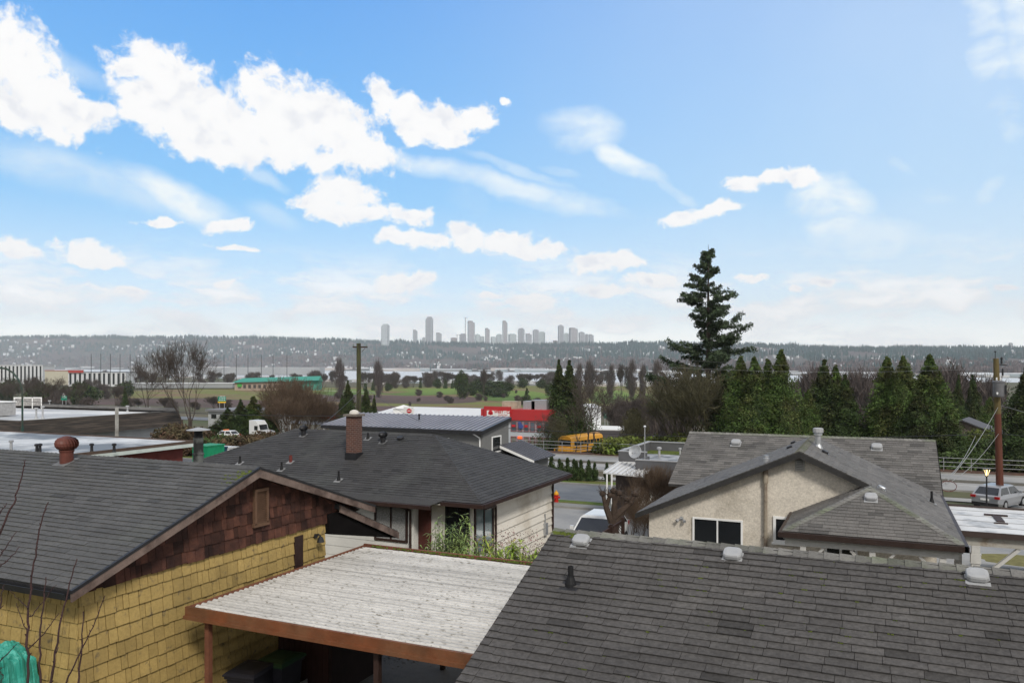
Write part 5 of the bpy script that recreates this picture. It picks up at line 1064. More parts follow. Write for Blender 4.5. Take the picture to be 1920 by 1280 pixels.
wire('black cable from the mossy pole across to the tall red pole', sag((673, 779, Yp), (1875, 812, Yr), 22, 30), .026)
wire('black cable running left from the mossy pole', sag((673, 779, Yp), (-60, 740, 100), 12), .030)
Mlw = mat('light_cable', (.25, .25, .24), .5)
wire('upper pale wire reaching left from the transformer', sag((1868, 682, Yr), (1250, 672, 90), 10), .010, Mlw); wire('lower pale wire reaching left from the transformer', sag((1868, 690, Yr), (1250, 688, 90), 8), .014, Mlw)
wire('pale service wire dropping from the red pole to the stucco house', sag((1872, 762, Yr), (1772, 906, 30), 10), .016, Mlw); wire('thin service wire dropping beside the first to the stucco house', sag((1873, 812, Yr), (1773, 908, 30), 12), .014, Mlw)
wire('short service wire dropping from the black cable to the stucco house', sag((1829, 817, Yr), (1772, 897, 30), 12), .016, Mlw)
wire('black cable leaving the red pole towards the right edge', sag((1876, 812, Yr), (2000, 818, 40), 3), .024); wire('pale wire leaving the red pole towards the right edge', sag((1876, 760, Yr), (1990, 800, 30), -3), .012, Mlw)
for i, (a_, b_, nm) in enumerate((((673, 652, Yp), (560, 560+130, 160), 'thin wire running back from the left crossarm'), ((678, 722, Yp), (788, 790, 40), 'thin wire from the mossy pole down to the grey metal roof'), ((678, 728, Yp), (590, 806, 34), 'thin wire from the mossy pole down to the bungalow ridge'), ((780, 800, 41), (860, 812, 41), 'drooping wire at the grey house eave'))): wire(nm, sag(a_, b_, 4), .010)
b = MB(); q = W(1778, 905, 30); 
for k in range(22): b.tube(q+Vector((.28*math.cos(k*.6), .1*math.sin(k*.3), -.12+.2*math.sin(k*.6))), q+Vector((.28*math.cos(k*.6+.6), .1*math.sin(k*.3+.3), -.12+.2*math.sin(k*.6+.6))), .012, n=4)
b.build('cable_loop', mat('red_brown_cable', (.12, .05, .045), .6), None, 'coiled service cable loop by the corner of the stucco house roof', 'cable', loc=tuple(q))
# street lamps
q = W(1850, 960, 50.5); q.z = tz(q.y); t = thing('street_lamp', tuple(q), 'lit lantern on a slim black post in front of the silver car', 'street lamp'); zt = zat(893, 50.5)
MB().tube(tuple(q), (q.x, q.y, zt), .055, .045, 10).build('post', M_blackm, t); b = MB(); b.lathe((q.x, q.y, zt), [(.05, 0), (.10, .03), (.05, .06)], 12); b.lathe((q.x, q.y, zt+.46), [(.24, 0), (.24, .03), (.02, .07)], 12)
for k in range(4): a_ = k*1.571+.5; b.tube((q.x+.06*math.cos(a_), q.y+.06*math.sin(a_), zt+.03), (q.x+.22*math.cos(a_), q.y+.22*math.sin(a_), zt+.46), .018, n=5)
b.build('lantern_frame', M_blackm, t); b = MB()
for k in range(4): a_ = k*1.571-.28; b.tube((q.x+.045*math.cos(a_), q.y+.045*math.sin(a_), zt+.06), (q.x+.17*math.cos(a_), q.y+.17*math.sin(a_), zt+.45), .022, n=6)
b.build('light_strip', mat('warm_light', (1, .8, .4), .5, emit=((1, .78, .40), 2.2)), t)
q = T(42, 66); t = thing('arched_street_lamp', tuple(q), 'green curved street lamp pole rising on the far left', 'street lamp'); pts = [W(x_, y_, 66) for x_, y_ in ((42, 800), (42, 745), (40, 725), (35, 712), (25, 699), (12, 691), (-4, 689), (-22, 691))]
b = MB(); b.tube(tuple(q), pts[0], .12, n=8); b.path(pts, .075, 8); b.build('post', mat('green_painted_pole', (.02, .06, .05), .5, .2, 2, col2=(.05, .05, .035), bscale=.6), t); b = MB(); b.box(pts[-1].x-.6, pts[-1].x, pts[-1].y-.15, pts[-1].y+.15, pts[-1].z-.1, pts[-1].z+.08); b.build('lamp_head', M_galv, t)
# fire hydrant
p = G(1043, 942.5, tz(46.2)+.09); t = thing('fire_hydrant', tuple(p), 'red fire hydrant with a yellow cap on the verge', 'hydrant'); Mhr = mat('hydrant_red', (.42, .02, .015), .45, .15, 4); s = 1.1
MB().lathe(p, [(.19, 0), (.19, .04), (.13, .06), (.12, .42*s), (.16, .43*s), (.16, .47*s)], 16).build('barrel', Mhr, t)
MB().lathe(p, [(.15, .47*s), (.14, .55*s), (.09, .62*s), (.035, .65*s), (.035, .70*s)], 16).build('cap', mat('hydrant_yellow', (.62, .30, .02), .45), t)
for d_ in (Vector((1, 0, 0)), Vector((-1, 0, 0)), Vector((0, -1, 0))): MB().lathe(p+Vector((0, 0, .36)), [(.06, .1), (.06, .18), (.075, .185), (.075, .22), (.02, .24)], 10, axis=d_).build('nozzle', Mhr, t)

# ---------------------------------------------------------------- vehicles
def ring(w, z0, z1, t_=.12): # half ring profile of a body section, bulging sides
    return [(-w*.92, z0), (-w, z0+(z1-z0)*.25), (-w, z0+(z1-z0)*.7), (-w*.93, z1), (w*.93, z1), (w, z0+(z1-z0)*.7), (w, z0+(z1-z0)*.25), (w*.92, z0)]
def vehicle(name, label, p, rz, body, cabin, paint, wheels, W_, wr=.33, cat='car', group=None, pickup=False):
    """body: (x, z0, z1, halfwidth) stations; cabin: (x_front_low, x_front_top, x_rear_top, x_rear_low, z_low, z_top)"""
    t = thing(name, tuple(p), label, cat, group); Mx = Matrix.Translation(p) @ Matrix.Rotation(rz, 4, 'Z')
    b = MB(); st_ = [[Mx @ Vector((x, y, z)) for y, z in ring(w, z0, z1)] for x, z0, z1, w in body]; n = 8
    b.hull([v for r_ in st_ for v in r_], [(j*n+k, j*n+(k+1) % n, (j+1)*n+(k+1) % n, (j+1)*n+k) for j in range(len(st_)-1) for k in range(n)]+[tuple(range(n))[::-1], tuple(range((len(st_)-1)*n, len(st_)*n))])
    x0, x1, x2, x3, zl, zh = cabin; w0, w1 = W_*.93, W_*.76; zc = zh-.07
    c8 = [(x0, -w0, zl), (x0, w0, zl), (x3, w0, zl), (x3, -w0, zl), (x1, -w1, zc), (x1, w1, zc), (x2, w1, zc), (x2, -w1, zc), (x1-.15, -w1*.85, zh), (x1-.15, w1*.85, zh), (x2+.15, w1*.85, zh), (x2+.15, -w1*.85, zh)]
    c8 = [Mx @ Vector(v) for v in c8]; b.hull(c8, [(0, 1, 5, 4), (1, 2, 6, 5), (2, 3, 7, 6), (3, 0, 4, 7), (4, 5, 9, 8), (5, 6, 10, 9), (6, 7, 11, 10), (7, 4, 8, 11), (8, 9, 10, 11)]); bo = b.build('body', paint, t, smooth_=False)
    def panel(q, nm, m, par, inset=.10, out=.012):
        q = [Vector(v) for v in q]; c = sum(q, Vector())/len(q); nn = (q[1]-q[0]).cross(q[2]-q[1]).normalized(); ctr = Vector(((x0+x3)/2, 0, (zl+zh)/2)); nn = nn if nn.dot(c-ctr) > 0 else -nn
        P = [c+(v-c)*(1-inset)+nn*out for v in q]; bb_ = MB(); bb_.prism([Mx @ v for v in P], Mx.to_3x3() @ (nn*-.01)); return bb_.build(nm, m, par)
    F_ = lambda a, c_: [(x0, -w0, zl), (x0, w0, zl), (x1, w1, zc), (x1, -w1, zc)]
    panel([(x0, -w0, zl), (x0, w0, zl), (x1, w1, zc), (x1, -w1, zc)], 'windscreen', M_glass, bo); panel([(x3, -w0, zl), (x3, w0, zl), (x2, w1, zc), (x2, -w1, zc)], 'rear_window', M_glass, bo, .14)
    xm = (x1+x2)/2
    for s in (-1, 1):
        panel([(x0-.05, s*w0, zl+.02), (xm+.04, s*w0, zl+.02), (xm+.04, s*w1, zc), (x1, s*w1, zc)], 'side_window', M_glass, bo, .09); panel([(xm-.04, s*w0, zl+.02), (x3+.12, s*w0, zl+.02), (x2, s*w1, zc), (xm-.04, s*w1, zc)], 'side_window', M_glass, bo, .09)
        for xw in wheels:
            wh = MB().tube(Mx @ Vector((xw, s*(W_-.19), wr)), Mx @ Vector((xw, s*(W_+.01), wr)), wr, n=20).build('wheel', M_black, t); MB().tube(Mx @ Vector((xw, s*(W_+.011), wr)), Mx @ Vector((xw, s*(W_+.02), wr)), wr*.6, n=12).build('rim', M_galv, wh)
        xf, xr_ = body[0][0], body[-1][0]
        q = MB(); q.box(xf-.03, xf+.06, s*W_*.62-.14, s*W_*.62+.14, .58, .72, 1, Mx); q.build('headlight', M_white, t); q = MB(); q.box(xr_-.10, xr_+.03, s*W_*.80-.17, s*W_*.80+.12, .78, .94, 1, Mx); q.build('tail_light', mat('tail_red', (.30, .01, .01), .3), t)
        q = MB(); q.box(x0-.02-.4, x0-.55, s*(W_+.02), s*(W_+.18), zl+.02, zl+.16, 1, Mx); q.build('mirror', paint, t)
    return t, Mx
def suv(label, p, rz, paint, name='parked_car', group=None, s=1.):
    L_ = 2.15; t, Mx = vehicle(name, label, p, rz, [(L_, .35, .62, .70), (L_-.12, .25, .80, .84), (1.35, .22, .92, .90), (.6, .2, .98, .91), (-1.6, .2, 1.0, .91), (-L_+.1, .28, .98, .86), (-L_, .38, .90, .78)], (1.15, .45, -1.45, -2.02, .93, 1.50), paint, (1.35, -1.32), .91, group=group)
    q = MB(); q.box(-L_-.035, -L_-.015, -.26, .26, .62, .75, 1, Mx); q.build('number_plate', M_white, t); q = MB(); q.box(-L_-.03, -L_+.1, -.8, .8, .28, .48, 1, Mx); q.build('rear_bumper', M_blackm, t); return t
Msil = mat('silver_paint', (.34, .35, .37), .28, .03, 1, metal=.5, spec=.6); Mwhc = mat('white_car_paint', (.66, .67, .67), .25, .02, 1, spec=.6)
p = W(1872, 950, 50.5); p.z = tz(p.y); q = W(1874, 952, 53.); p = Vector((q.x, q.y, tz(q.y)+.05)); suv('silver hatchback parked behind the tall red pole', p, R(61), Msil)
q = G(1118, 1010, tz(36)); p = Vector((q.x, q.y, tz(q.y)+.02)); q = W(1122, 1000, 30.6); suv('white hatchback behind the lattice fence, its roof and glass in view', Vector((q.x, q.y, tz(q.y)+.0)), R(-88), Mwhc).scale = (.86, .86, .93)
q = T(424, 130); suv('white car with an orange roof bar beyond the left hedge', Vector((q.x, q.y, q.z+.03)), R(180), Mwhc)
b = MB(); lb = q+Vector((0, 0, 1.55)); b.box(lb.x-.15, lb.x+.15, lb.y-.5, lb.y+.5, lb.z, lb.z+.12); b.build('light_bar', mat('amber_lamp', (.8, .2, .03), .4), bpy.data.objects['parked_car.002'])
# row of distant parked cars
car_cols = [mat('dark_car', (.03, .03, .035), .3, .05), Msil, Mwhc, mat('blue_car', (.03, .05, .10), .3, .05)]
for i, (px, Yd) in enumerate(((196, 395), (212, 397), (229, 399), (247, 396), (262, 400), (281, 398))):
    q = T(px, Yd); b = MB(); Mx = Matrix.Translation(q+Vector((0, 0, 0))) @ Matrix.Rotation(R(20+i*3), 4, 'Z')
    t = thing('distant_car', tuple(q), 'small distant car in the parked row behind the mansard roof', 'car', 'distant cars parked in a row beyond the left roofs')
    st_ = [(2.2, .3, .7, .8), (1.2, .25, .95, .9), (-1.9, .25, 1.0, .9), (-2.2, .4, .9, .8)]; rr = [[Mx @ Vector((x, y, z)) for y, z in ring(w, z0, z1)] for x, z0, z1, w in st_]; b.hull([v for r_ in rr for v in r_], [(j*8+k, j*8+(k+1) % 8, (j+1)*8+(k+1) % 8, (j+1)*8+k) for j in range(3) for k in range(8)]+[tuple(range(8))[::-1], tuple(range(24, 32))]); b.build('body', car_cols[i % 4], t)
    b = MB(); b.hull([Mx @ Vector(v) for v in ((1.0, -.82, .95), (1.0, .82, .95), (-1.9, .82, .98), (-1.9, -.82, .98), (.3, -.65, 1.5), (.3, .65, 1.5), (-1.4, .65, 1.52), (-1.4, -.65, 1.52))], [(0, 1, 5, 4), (1, 2, 6, 5), (2, 3, 7, 6), (3, 0, 4, 7), (4, 5, 6, 7)]); b.build('cabin', M_glass, t)
# white lorry cab
q = T(487, 126); t = thing('lorry', tuple(q), 'white lorry cab between the roadside hedge and the red thicket', 'lorry'); Mx = Matrix.Translation(q) @ Matrix.Rotation(R(0), 4, 'Z')
b = MB(); b.hull([Mx @ Vector(v) for v in [(x, y, z) for y in (-1.2, 1.2) for x, z in ((-1.4, .6), (-1.4, 3.7), (.1, 3.6), (.7, 2.9), (1.0, 2.0), (2.5, 1.8), (2.7, .6))]], [(0, 1, 2, 3, 4, 5, 6), (13, 12, 11, 10, 9, 8, 7)]+[(k, (k+1) % 7, 7+(k+1) % 7, 7+k) for k in range(7)]); b.build('cab', Mwhc, t)
b = MB(); b.box(-.2, .6, -1.23, -1.205, 2.0, 2.75, 1, Mx); b.build('side_window', M_glass, t); b = MB(); b.prism([Mx @ Vector(v) for v in ((.72, -1.0, 2.92), (.72, 1.0, 2.92), (1.02, 1.0, 2.05), (1.02, -1.0, 2.05))], (.03, 0, .01)); b.build('windscreen', M_glass, t)
for xw in (-1.0, 1.9):
    for s in (-1, 1): MB().tube(Mx @ Vector((xw, s*.95, .5)), Mx @ Vector((xw, s*1.22, .5)), .5, n=16).build('wheel', M_black, t)
t.scale = (.86, .86, .9)
# school bus
q = W(1052, 850, 108); q.z = zat(822, 112)-3.15; q2 = W(1084, 850, 119); base_ = Vector((q2.x, q2.y, q.z)); t = thing('school_bus', tuple(base_), 'yellow school bus parked beyond the railing behind the bare trees', 'bus'); Mx = Matrix.Translation(base_) @ Matrix.Rotation(R(-103), 4, 'Z')
Mby = mat('bus_yellow', (.62, .30, .03), .4, .06, 1); b = MB(); prof = [(-1.2, .7), (-1.22, 2.4), (-1.12, 2.85), (-.8, 3.08), (-.3, 3.17), (.3, 3.17), (.8, 3.08), (1.12, 2.85), (1.22, 2.4), (1.2, .7)]; secs = [(-5.2, .96), (-5.0, 1), (3.2, 1), (3.6, .97)]
vs_ = [Mx @ Vector((x, y*s, .7+(z-.7)*s)) for x, s in secs for y, z in prof]; n = 10; b.hull(vs_, [(j*n+k, j*n+k+1, (j+1)*n+k+1, (j+1)*n+k) for j in range(3) for k in range(n-1)]+[(j*n+n-1, j*n, (j+1)*n, (j+1)*n+n-1) for j in range(3)]+[tuple(range(n))[::-1], tuple(range(3*n, 4*n))])
b.hull([Mx @ Vector(v) for v in [(x, y, z) for x in (3.6, 4.9) for y, z in ((-1.0, .7), (-1.0, 1.55 if x < 4 else 1.4), (1.0, 1.55 if x < 4 else 1.4), (1.0, .7))]], [(0, 1, 2, 3), (4, 7, 6, 5), (0, 4, 5, 1), (1, 5, 6, 2), (2, 6, 7, 3), (0, 3, 7, 4)]); bo = b.build('body', Mby, t)
for s in (-1, 1):
    for k in range(9): MB().box(-4.9+k*.88, -4.15+k*.88, s*1.215, s*1.235, 1.75, 2.38, 1, Mx).build('window', M_glass, bo)
    b = MB(); b.box(-5.0, 3.2, s*1.21, s*1.24, 1.35, 1.42, 1, Mx); b.box(-5.0, 3.2, s*1.21, s*1.24, 1.05, 1.1, 1, Mx); b.build('black_stripe', M_black, bo)
    for xw in (-3.2, 3.9): MB().tube(Mx @ Vector((xw, s*.95, .5)), Mx @ Vector((xw, s*1.23, .5)), .5, n=16).build('wheel', M_black, t)
b = MB(); b.box(3.565, 3.62, -1.05, 1.05, 1.7, 2.6, 1, Mx); b.build('windscreen', M_glass, bo)
# lattice fence panel and pollarded tree base
p0, p1 = W(1122, 1000, 26.), W(1168, 985, 27.); p0.z = p1.z = 0
t = thing('lattice_fence', tuple(p0), 'dark brown lattice fence panel below the pollarded tree', 'fence'); d_ = (p1-p0); L_ = d_.length; d_.normalize(); za, zb_ = W(1125, 1003, 26).z, W(1168, 975, 27).z; b = MB()
def fp(s, z): return p0+d_*s+Vector((0, 0, z))
for k in range(18):
    s = L_*k/17; ztop = za+(zb_-za)*k/17
    for sgn in (-1, 1):
        e = min(max(s+sgn*.9, 0), L_); b.tube(fp(s, ztop), fp(e, ztop-abs(e-s)), .012, n=4)
b.build('lattice', M_dkbrown, t); b = MB(); b.tube(fp(0, za), fp(L_, zb_), .035, n=4); b.tube(fp(0, za-.95), fp(L_, za-.95), .03, n=4); b.build('rail', M_dkbrown, t)
for s in (0, L_*.5, L_): b = MB(); b.box(fp(s, 0).x-.05, fp(s, 0).x+.05, fp(s, 0).y-.05, fp(s, 0).y+.05, -1, za+(zb_-za)*s/L_+.12); b.build('post', M_dkbrown, t)
# ================================================================ trees and plants
def leaf_cloud(centres, n_each, spread, size, tones, nr_, squash=1., aspect=2.0, droop=0.):
    """small quads scattered round clump centres; returns V, F, T arrays"""
    K = len(centres); Cc = np.repeat(centres, n_each, 0); sp = np.repeat(np.broadcast_to(spread, (K,)), n_each)[:, None]; N_ = len(Cc)
    g = nr_.normal(0, 1, (N_, 3)); g /= np.maximum(1, np.linalg.norm(g, axis=1)/1.9)[:, None]; g[:, 2] *= squash
    P_ = Cc+g*sp; P_[:, 2] -= droop*np.abs(g[:, 0]*sp[:, 0])
    a = nr_.normal(0, 1, (N_, 3)); a[:, 2] -= .4*(droop > 0); a /= np.linalg.norm(a, axis=1)[:, None]; b = nr_.normal(0, 1, (N_, 3)); b = np.cross(a, b); b /= np.linalg.norm(b, axis=1)[:, None]+1e-9
    s = (size*nr_.uniform(.6, 1.4, N_))[:, None]; a = a*s*aspect*.5; b = b*s*.5
    V = np.stack([P_-a, P_-a*.2+b, P_+a, P_-a*.2-b], 1).reshape(-1, 3); Fq = np.arange(N_*4).reshape(-1, 4); T_ = np.repeat(np.repeat(tones, n_each)*nr_.uniform(.75, 1.3, N_), 4)
    return V, Fq, T_
def merge(parts_):
    V = []; Fq = []; T_ = []; o = 0
    for v, f, t in parts_: V.append(v); Fq.append(f+o); T_.append(t); o += len(v)
    return np.concatenate(V), np.concatenate(Fq), np.concatenate(T_)
Mcedar = mat('cedar_foliage', (.050, .085, .020), .85, .3, .8, tone=True, col2=(.055, .060, .018), bscale=.35)
Mcedd = mat('dark_cedar_foliage', (.036, .060, .018), .9, .3, .8, tone=True, col2=(.036, .040, .014), bscale=.35)
Mfir = mat('fir_foliage', (.045, .066, .034), .9, .3, .8, tone=True)
Mtan = mat('olive_brown_foliage', (.060, .056, .028), .9, .3, .8, tone=True)
Mtw = mat('bare_twigs', (.075, .060, .050), .95, .3, 1, tone=True); Mtwr = mat('red_brown_twigs', (.105, .072, .048), .95, .3, 1, tone=True); Mtwg = mat('olive_twigs', (.085, .078, .042), .95, .3, 1, tone=True); Mtwp = mat('purple_brown_twigs', (.082, .066, .060), .95, .3, 1, tone=True)
def cedar(H, Rr, seed, m, name='cedar_tree', K=330, n=46, size=.095, lean=0., pw=.85, base=.04, skirt=1.0, spires=1):
    nr_ = np.random.default_rng(seed); t = nr_.uniform(0, 1, K)**1.35; a = nr_.uniform(0, 6.283, K)
    lump = 1+.20*np.sin(a*3+t*9+seed)+.15*np.sin(a*7-t*23+seed*2); rr = Rr*(1-t)**pw*lump*np.clip(t*8+.55, 0, skirt); rr += .012*Rr
    inner = nr_.uniform(.70, 1.10, K)
    c = np.stack([rr*inner*np.cos(a), rr*inner*np.sin(a), base*H+t*H*(1-base)*.985], 1)
    zt_ = nr_.uniform(.90, 1.02, 16); c = np.concatenate([c, np.stack([nr_.normal(0, .02*Rr, 16), nr_.normal(0, .02*Rr, 16), H*zt_], 1)]); rr = np.concatenate([rr, np.full(16, .02*Rr)]); inner = np.concatenate([inner, np.ones(16)]); K = K+16
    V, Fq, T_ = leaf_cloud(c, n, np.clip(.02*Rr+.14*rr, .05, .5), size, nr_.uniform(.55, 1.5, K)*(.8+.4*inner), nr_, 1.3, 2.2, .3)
    # inner dark mass so the middle does not show through
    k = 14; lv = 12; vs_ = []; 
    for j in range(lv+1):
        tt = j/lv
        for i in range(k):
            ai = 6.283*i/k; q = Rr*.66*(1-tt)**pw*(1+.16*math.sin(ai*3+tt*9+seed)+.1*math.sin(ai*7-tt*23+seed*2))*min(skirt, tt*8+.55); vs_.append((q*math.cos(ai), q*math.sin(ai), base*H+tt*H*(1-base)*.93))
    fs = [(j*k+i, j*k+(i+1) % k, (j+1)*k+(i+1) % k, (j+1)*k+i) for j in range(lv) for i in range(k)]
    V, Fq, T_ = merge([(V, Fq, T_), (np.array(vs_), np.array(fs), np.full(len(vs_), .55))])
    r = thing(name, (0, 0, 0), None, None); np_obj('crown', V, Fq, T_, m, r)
    MB().tube((0, 0, -.5), (0, 0, H*.9), Rr*.10+.05, .02, 8).build('trunk', M_bark, r); return r
def place(root, p, label, cat='tree', group=None, s=1., rz=0., copy=True, sz=None):
    o = copy_tree(root) if copy else root; o.location = p; o.rotation_euler = (0, 0, rz); o.scale = (s, s, sz or s); tag(o, label, cat, group); return o
def fir(H, Rr, seed, m, name='fir_tree', nb=95, prof=None):
    nr_ = np.random.default_rng(seed); cs = []; tn = []; sp = []; tb = MB(); tb.tube((0, 0, -.5), (0, 0, H*.5), H*.016, H*.010, 10); tb.tube((0, 0, H*.5), (0, 0, H), H*.010, .02, 8)
    for i in range(nb):
        t = i/nb; z = H*(.20+.78*t**.92); L_ = Rr*(prof(t) if prof else (1-t)**.8)*nr_.choice([nr_.uniform(.3, .65), nr_.uniform(.6, .95), nr_.uniform(.9, 1.15)])+.25; a = nr_.uniform(0, 6.283); dz0 = nr_.uniform(-.25, .12); up = nr_.uniform(.25, .55)
        nseg = max(3, int(L_/.42)); pp = None
        for k in range(nseg+1):
            u = (k+.3)/(nseg+.3); x = L_*u; zz = z+L_*(dz0*u+up*u*u*.55); q = np.array([x*math.cos(a), x*math.sin(a), zz])
            if pp is not None: tb.tube(tuple(pp), tuple(q), .05*(1-u)+.015, .04*(1-u)+.01, 4, caps=False)
            pp = q
            if u > .18:
                wdt = .20*L_*math.sin(min(1, u*1.05)*2.6)*.62+.05
                for s in range(3 if wdt > .5 else 2):
                    off = nr_.uniform(-1, 1)*wdt; cs.append(q+np.array([-math.sin(a)*off, math.cos(a)*off, -nr_.uniform(0, .22)-abs(off)*.15])); tn.append(nr_.uniform(.5, 1.5)); sp.append(.13+.09*nr_.random()+.010*L_)
    V, Fq, T_ = leaf_cloud(np.array(cs), 30, np.array(sp), .125, np.array(tn), nr_, .7, 2.6, .8)
    r = thing(name, (0, 0, 0), None, None); np_obj('crown', V, Fq, T_, m, r); tb.build('trunk', M_bark, r); return r
def bare(H, seed, m, name='bare_tree', spread=.42, levels=5, kids=(3, 4), trunk=.14, start=.25, upw=.35, stems=1, r0=None, thin=.6, minr=.008):
    """leafless tree: forked limbs ending in fine twigs, one mesh of branches and one trunk"""
    rr = random.Random(seed); V = []; Fq = []; T_ = []; tb = MB()
    def seg(p, q, ra, rb, t):
        d = (q-p).normalized(); a = d.orthogonal().normalized(); b = d.cross(a); i = len(V)
        for c_, r_ in ((p, ra), (q, rb)):
            for k in range(3): V.append(c_+a*r_*math.cos(k*2.094)+b*r_*math.sin(k*2.094)); T_.append(t)
        for k in range(3): Fq.append((i+k, i+(k+1) % 3, i+3+(k+1) % 3, i+3+k))
    def grow(p, d, L_, r_, lv):
        n = 3 if lv > 1 else 2; q = p; dd = d; t = rr.uniform(.7, 1.3)
        for k in range(n):
            dd = (dd+Vector((rr.gauss(0, .13), rr.gauss(0, .13), rr.gauss(.03, .08)))).normalized(); nx_ = q+dd*L_/n
            ra, rb = r_*(1-.5*k/n), r_*(1-.5*(k+1)/n); seg(q, nx_, max(ra, minr), max(rb, minr), t)
            if lv > 0 and k > 0:
                for _ in range(rr.randint(*kids)-1):
                    ax = Vector((rr.gauss(0, 1), rr.gauss(0, 1), rr.gauss(0, .4))).normalized(); cd = (dd*(1-spread)+ax*spread*rr.uniform(.7, 1.3)+Vector((0, 0, upw*.4))).normalized(); grow(nx_, cd, L_*rr.uniform(.55, .78), rb*.62, lv-1)
            q = nx_
        if lv > 0: grow(q, dd, L_*.7, r_*.5, lv-1)
    R0 = r0 or H*.014
    for s in range(stems):
        base_ = Vector((rr.gauss(0, .25*(stems > 1)), rr.gauss(0, .25*(stems > 1)), 0)); top = base_+Vector((rr.gauss(0, .3), rr.gauss(0, .3), H*start)); tb.tube(base_-Vector((0, 0, .5)), top, R0, R0*.8, 8)
        for k in range(kids[1] if stems == 1 else 2):
            a = rr.uniform(0, 6.283)+k*2.1; d = Vector((math.cos(a)*spread, math.sin(a)*spread, 1)).normalized(); grow(top, d, H*.30, R0*thin, levels-1)
    r = thing(name, (0, 0, 0), None, None); A = np.array([tuple(v) for v in V]); zm = A[:, 2].max(); k = H/zm; A[:, 2] *= k
    np_obj('branches', A, np.array(Fq), np.array(T_), m, r); tb.build('trunk', M_bark, r); return r
# -- the big fir: profile read off the photograph (fraction of height -> relative reach)
def fprof(t): return max(.05, (1-t)**.80)
q = T(1328, 108); zt = zat(458, 108); r = fir(zt-q.z, 8.6, 11, Mfir, nb=122, prof=fprof); place(r, q, 'very tall dark fir rising alone above the skyline', copy=False)
# -- tall cedar row behind the stucco house
cA, cB, cC = cedar(12, 2.7, 1, Mcedar, pw=.88, K=460), cedar(12, 2.9, 2, Mcedar, K=500, pw=.84), cedar(12, 2.6, 3, Mcedd, K=440, pw=.95)
protos_used = set()
def pc(root, px, Y, ytop, label, wpx=None, rz=0, group=None):
    q = T(px, Y); H_ = zat(ytop, Y)-q.z; s = H_/12; sx = s
    if wpx: sx = (wpx/2/F*Y)/{cA: 2.7, cB: 2.9, cC: 2.6}[root]*1.25
    first = root not in protos_used; protos_used.add(root); o = place(root, q, label, 'tree', group, s, rz, copy=True); o.scale = (sx*(1+.08*math.sin(px)), sx*(1-.08*math.sin(px)), s); o.rotation_euler = (R(1.6*math.sin(px*3)), R(1.8*math.cos(px*7)), rz); return o
GR = 'tall cedars in the row behind the stucco house'
for root, px, Y, yt, w, lab in ((cC, 1362, 90, 694, 80, 'leftmost cedar of the tall row, below the big fir'), (cB, 1385, 86, 668, 85, 'broad cedar second from the left in the tall row'), (cA, 1416, 84, 668, 90, 'blunt-topped cedar in the middle of the left cedar group'),
    (cA, 1440, 86, 672, 70, 'slim cedar just left of the highest tip in the left group'), (cB, 1466, 84, 656, 88, 'cedar with the highest pointed tip of the left group'), (cC, 1538, 88, 678, 90, 'brownish cedar left of the gap in the row'), (cA, 1560, 90, 684, 80, 'brownish cedar with twin tips in the middle of the row'), (cC, 1585, 86, 706, 80, 'lower rounded cedar closing the middle group'), (cB, 1512, 86, 730, 70, 'low dark cedar between the left and middle groups'),
    (cA, 1663, 84, 668, 88, 'pointed cedar on the left of the right-hand trio'), (cB, 1697, 82, 668, 84, 'middle pointed cedar of the right-hand trio'), (cA, 1738, 82, 664, 100, 'broadest pointed cedar on the right of the trio'), (cC, 1716, 80, 735, 90, 'short cedar filling between the trio'), (cB, 1766, 84, 712, 90, 'cedar at the right shoulder of the trio'), (cC, 1640, 86, 768, 70, 'low cedar at the left foot of the trio'), (cC, 1775, 78, 775, 90, 'low spreading cedar at the right foot of the trio'),
    (cC, 1792, 140, 706, 42, 'narrow distant conifer right of the trio'), (cC, 1829, 140, 706, 58, 'distant broad conifer left of the transformer pole'), (cB, 1852, 130, 745, 60, 'lower distant conifer behind the transformer pole'), (cC, 1928, 78, 672, 110, 'tall conifer cut by the right edge of the picture')):
    pc(root, px, Y, yt, lab, w, rz=px*.7)
for root, px, Y, yt, w, lab in ((cC, 1051, 128, 678, 70, 'dense dark cedar with a ragged top beside the bus'), (cC, 1070, 130, 679, 84, 'second ragged cedar crown joined to the one beside the bus'), (cC, 1062, 124, 700, 84, 'lower skirt cedar in front of the ragged pair by the bus')): pc(root, px, Y, yt, lab, w, rz=px)
for px, Y, yt, w, lab in ((425, 142, 764, 60, 'rounded dark cedar behind the left hedge'), (450, 140, 750, 52, 'taller cedar second from left near the lorry'), (478, 141, 742, 60, 'widest cedar of the left clump by the lorry'), (505, 144, 750, 50, 'cedar at the edge of the red thicket'), (403, 138, 795, 60, 'lowest bushy cedar left of the lorry'),
    (655, 130, 716, 46, 'cedar just left of the mossy pole'), (685, 128, 728, 40, 'cedar directly behind the mossy pole'), (700, 132, 742, 28, 'small cedar right of the mossy pole'), (640, 128, 742, 34, 'small cedar left of the mossy pole group'), (236, 300, 724, 14, 'single small spire conifer above the mansard roof')): pc(cC if px != 478 else cA, px, Y, yt, lab, w, rz=px)
for r_ in (cA, cB, cC): drop(r_)
# olive columnar tree near the parapet house
r = cedar(9, 2.4, 9, Mtan, 'columnar_tree', K=260, n=36, pw=.30, base=.18, skirt=1); q = T(1188, 100); place(r, q, 'olive-brown columnar conifer above the parapet house', copy=False, s=(zat(766, 100)-q.z)/9)
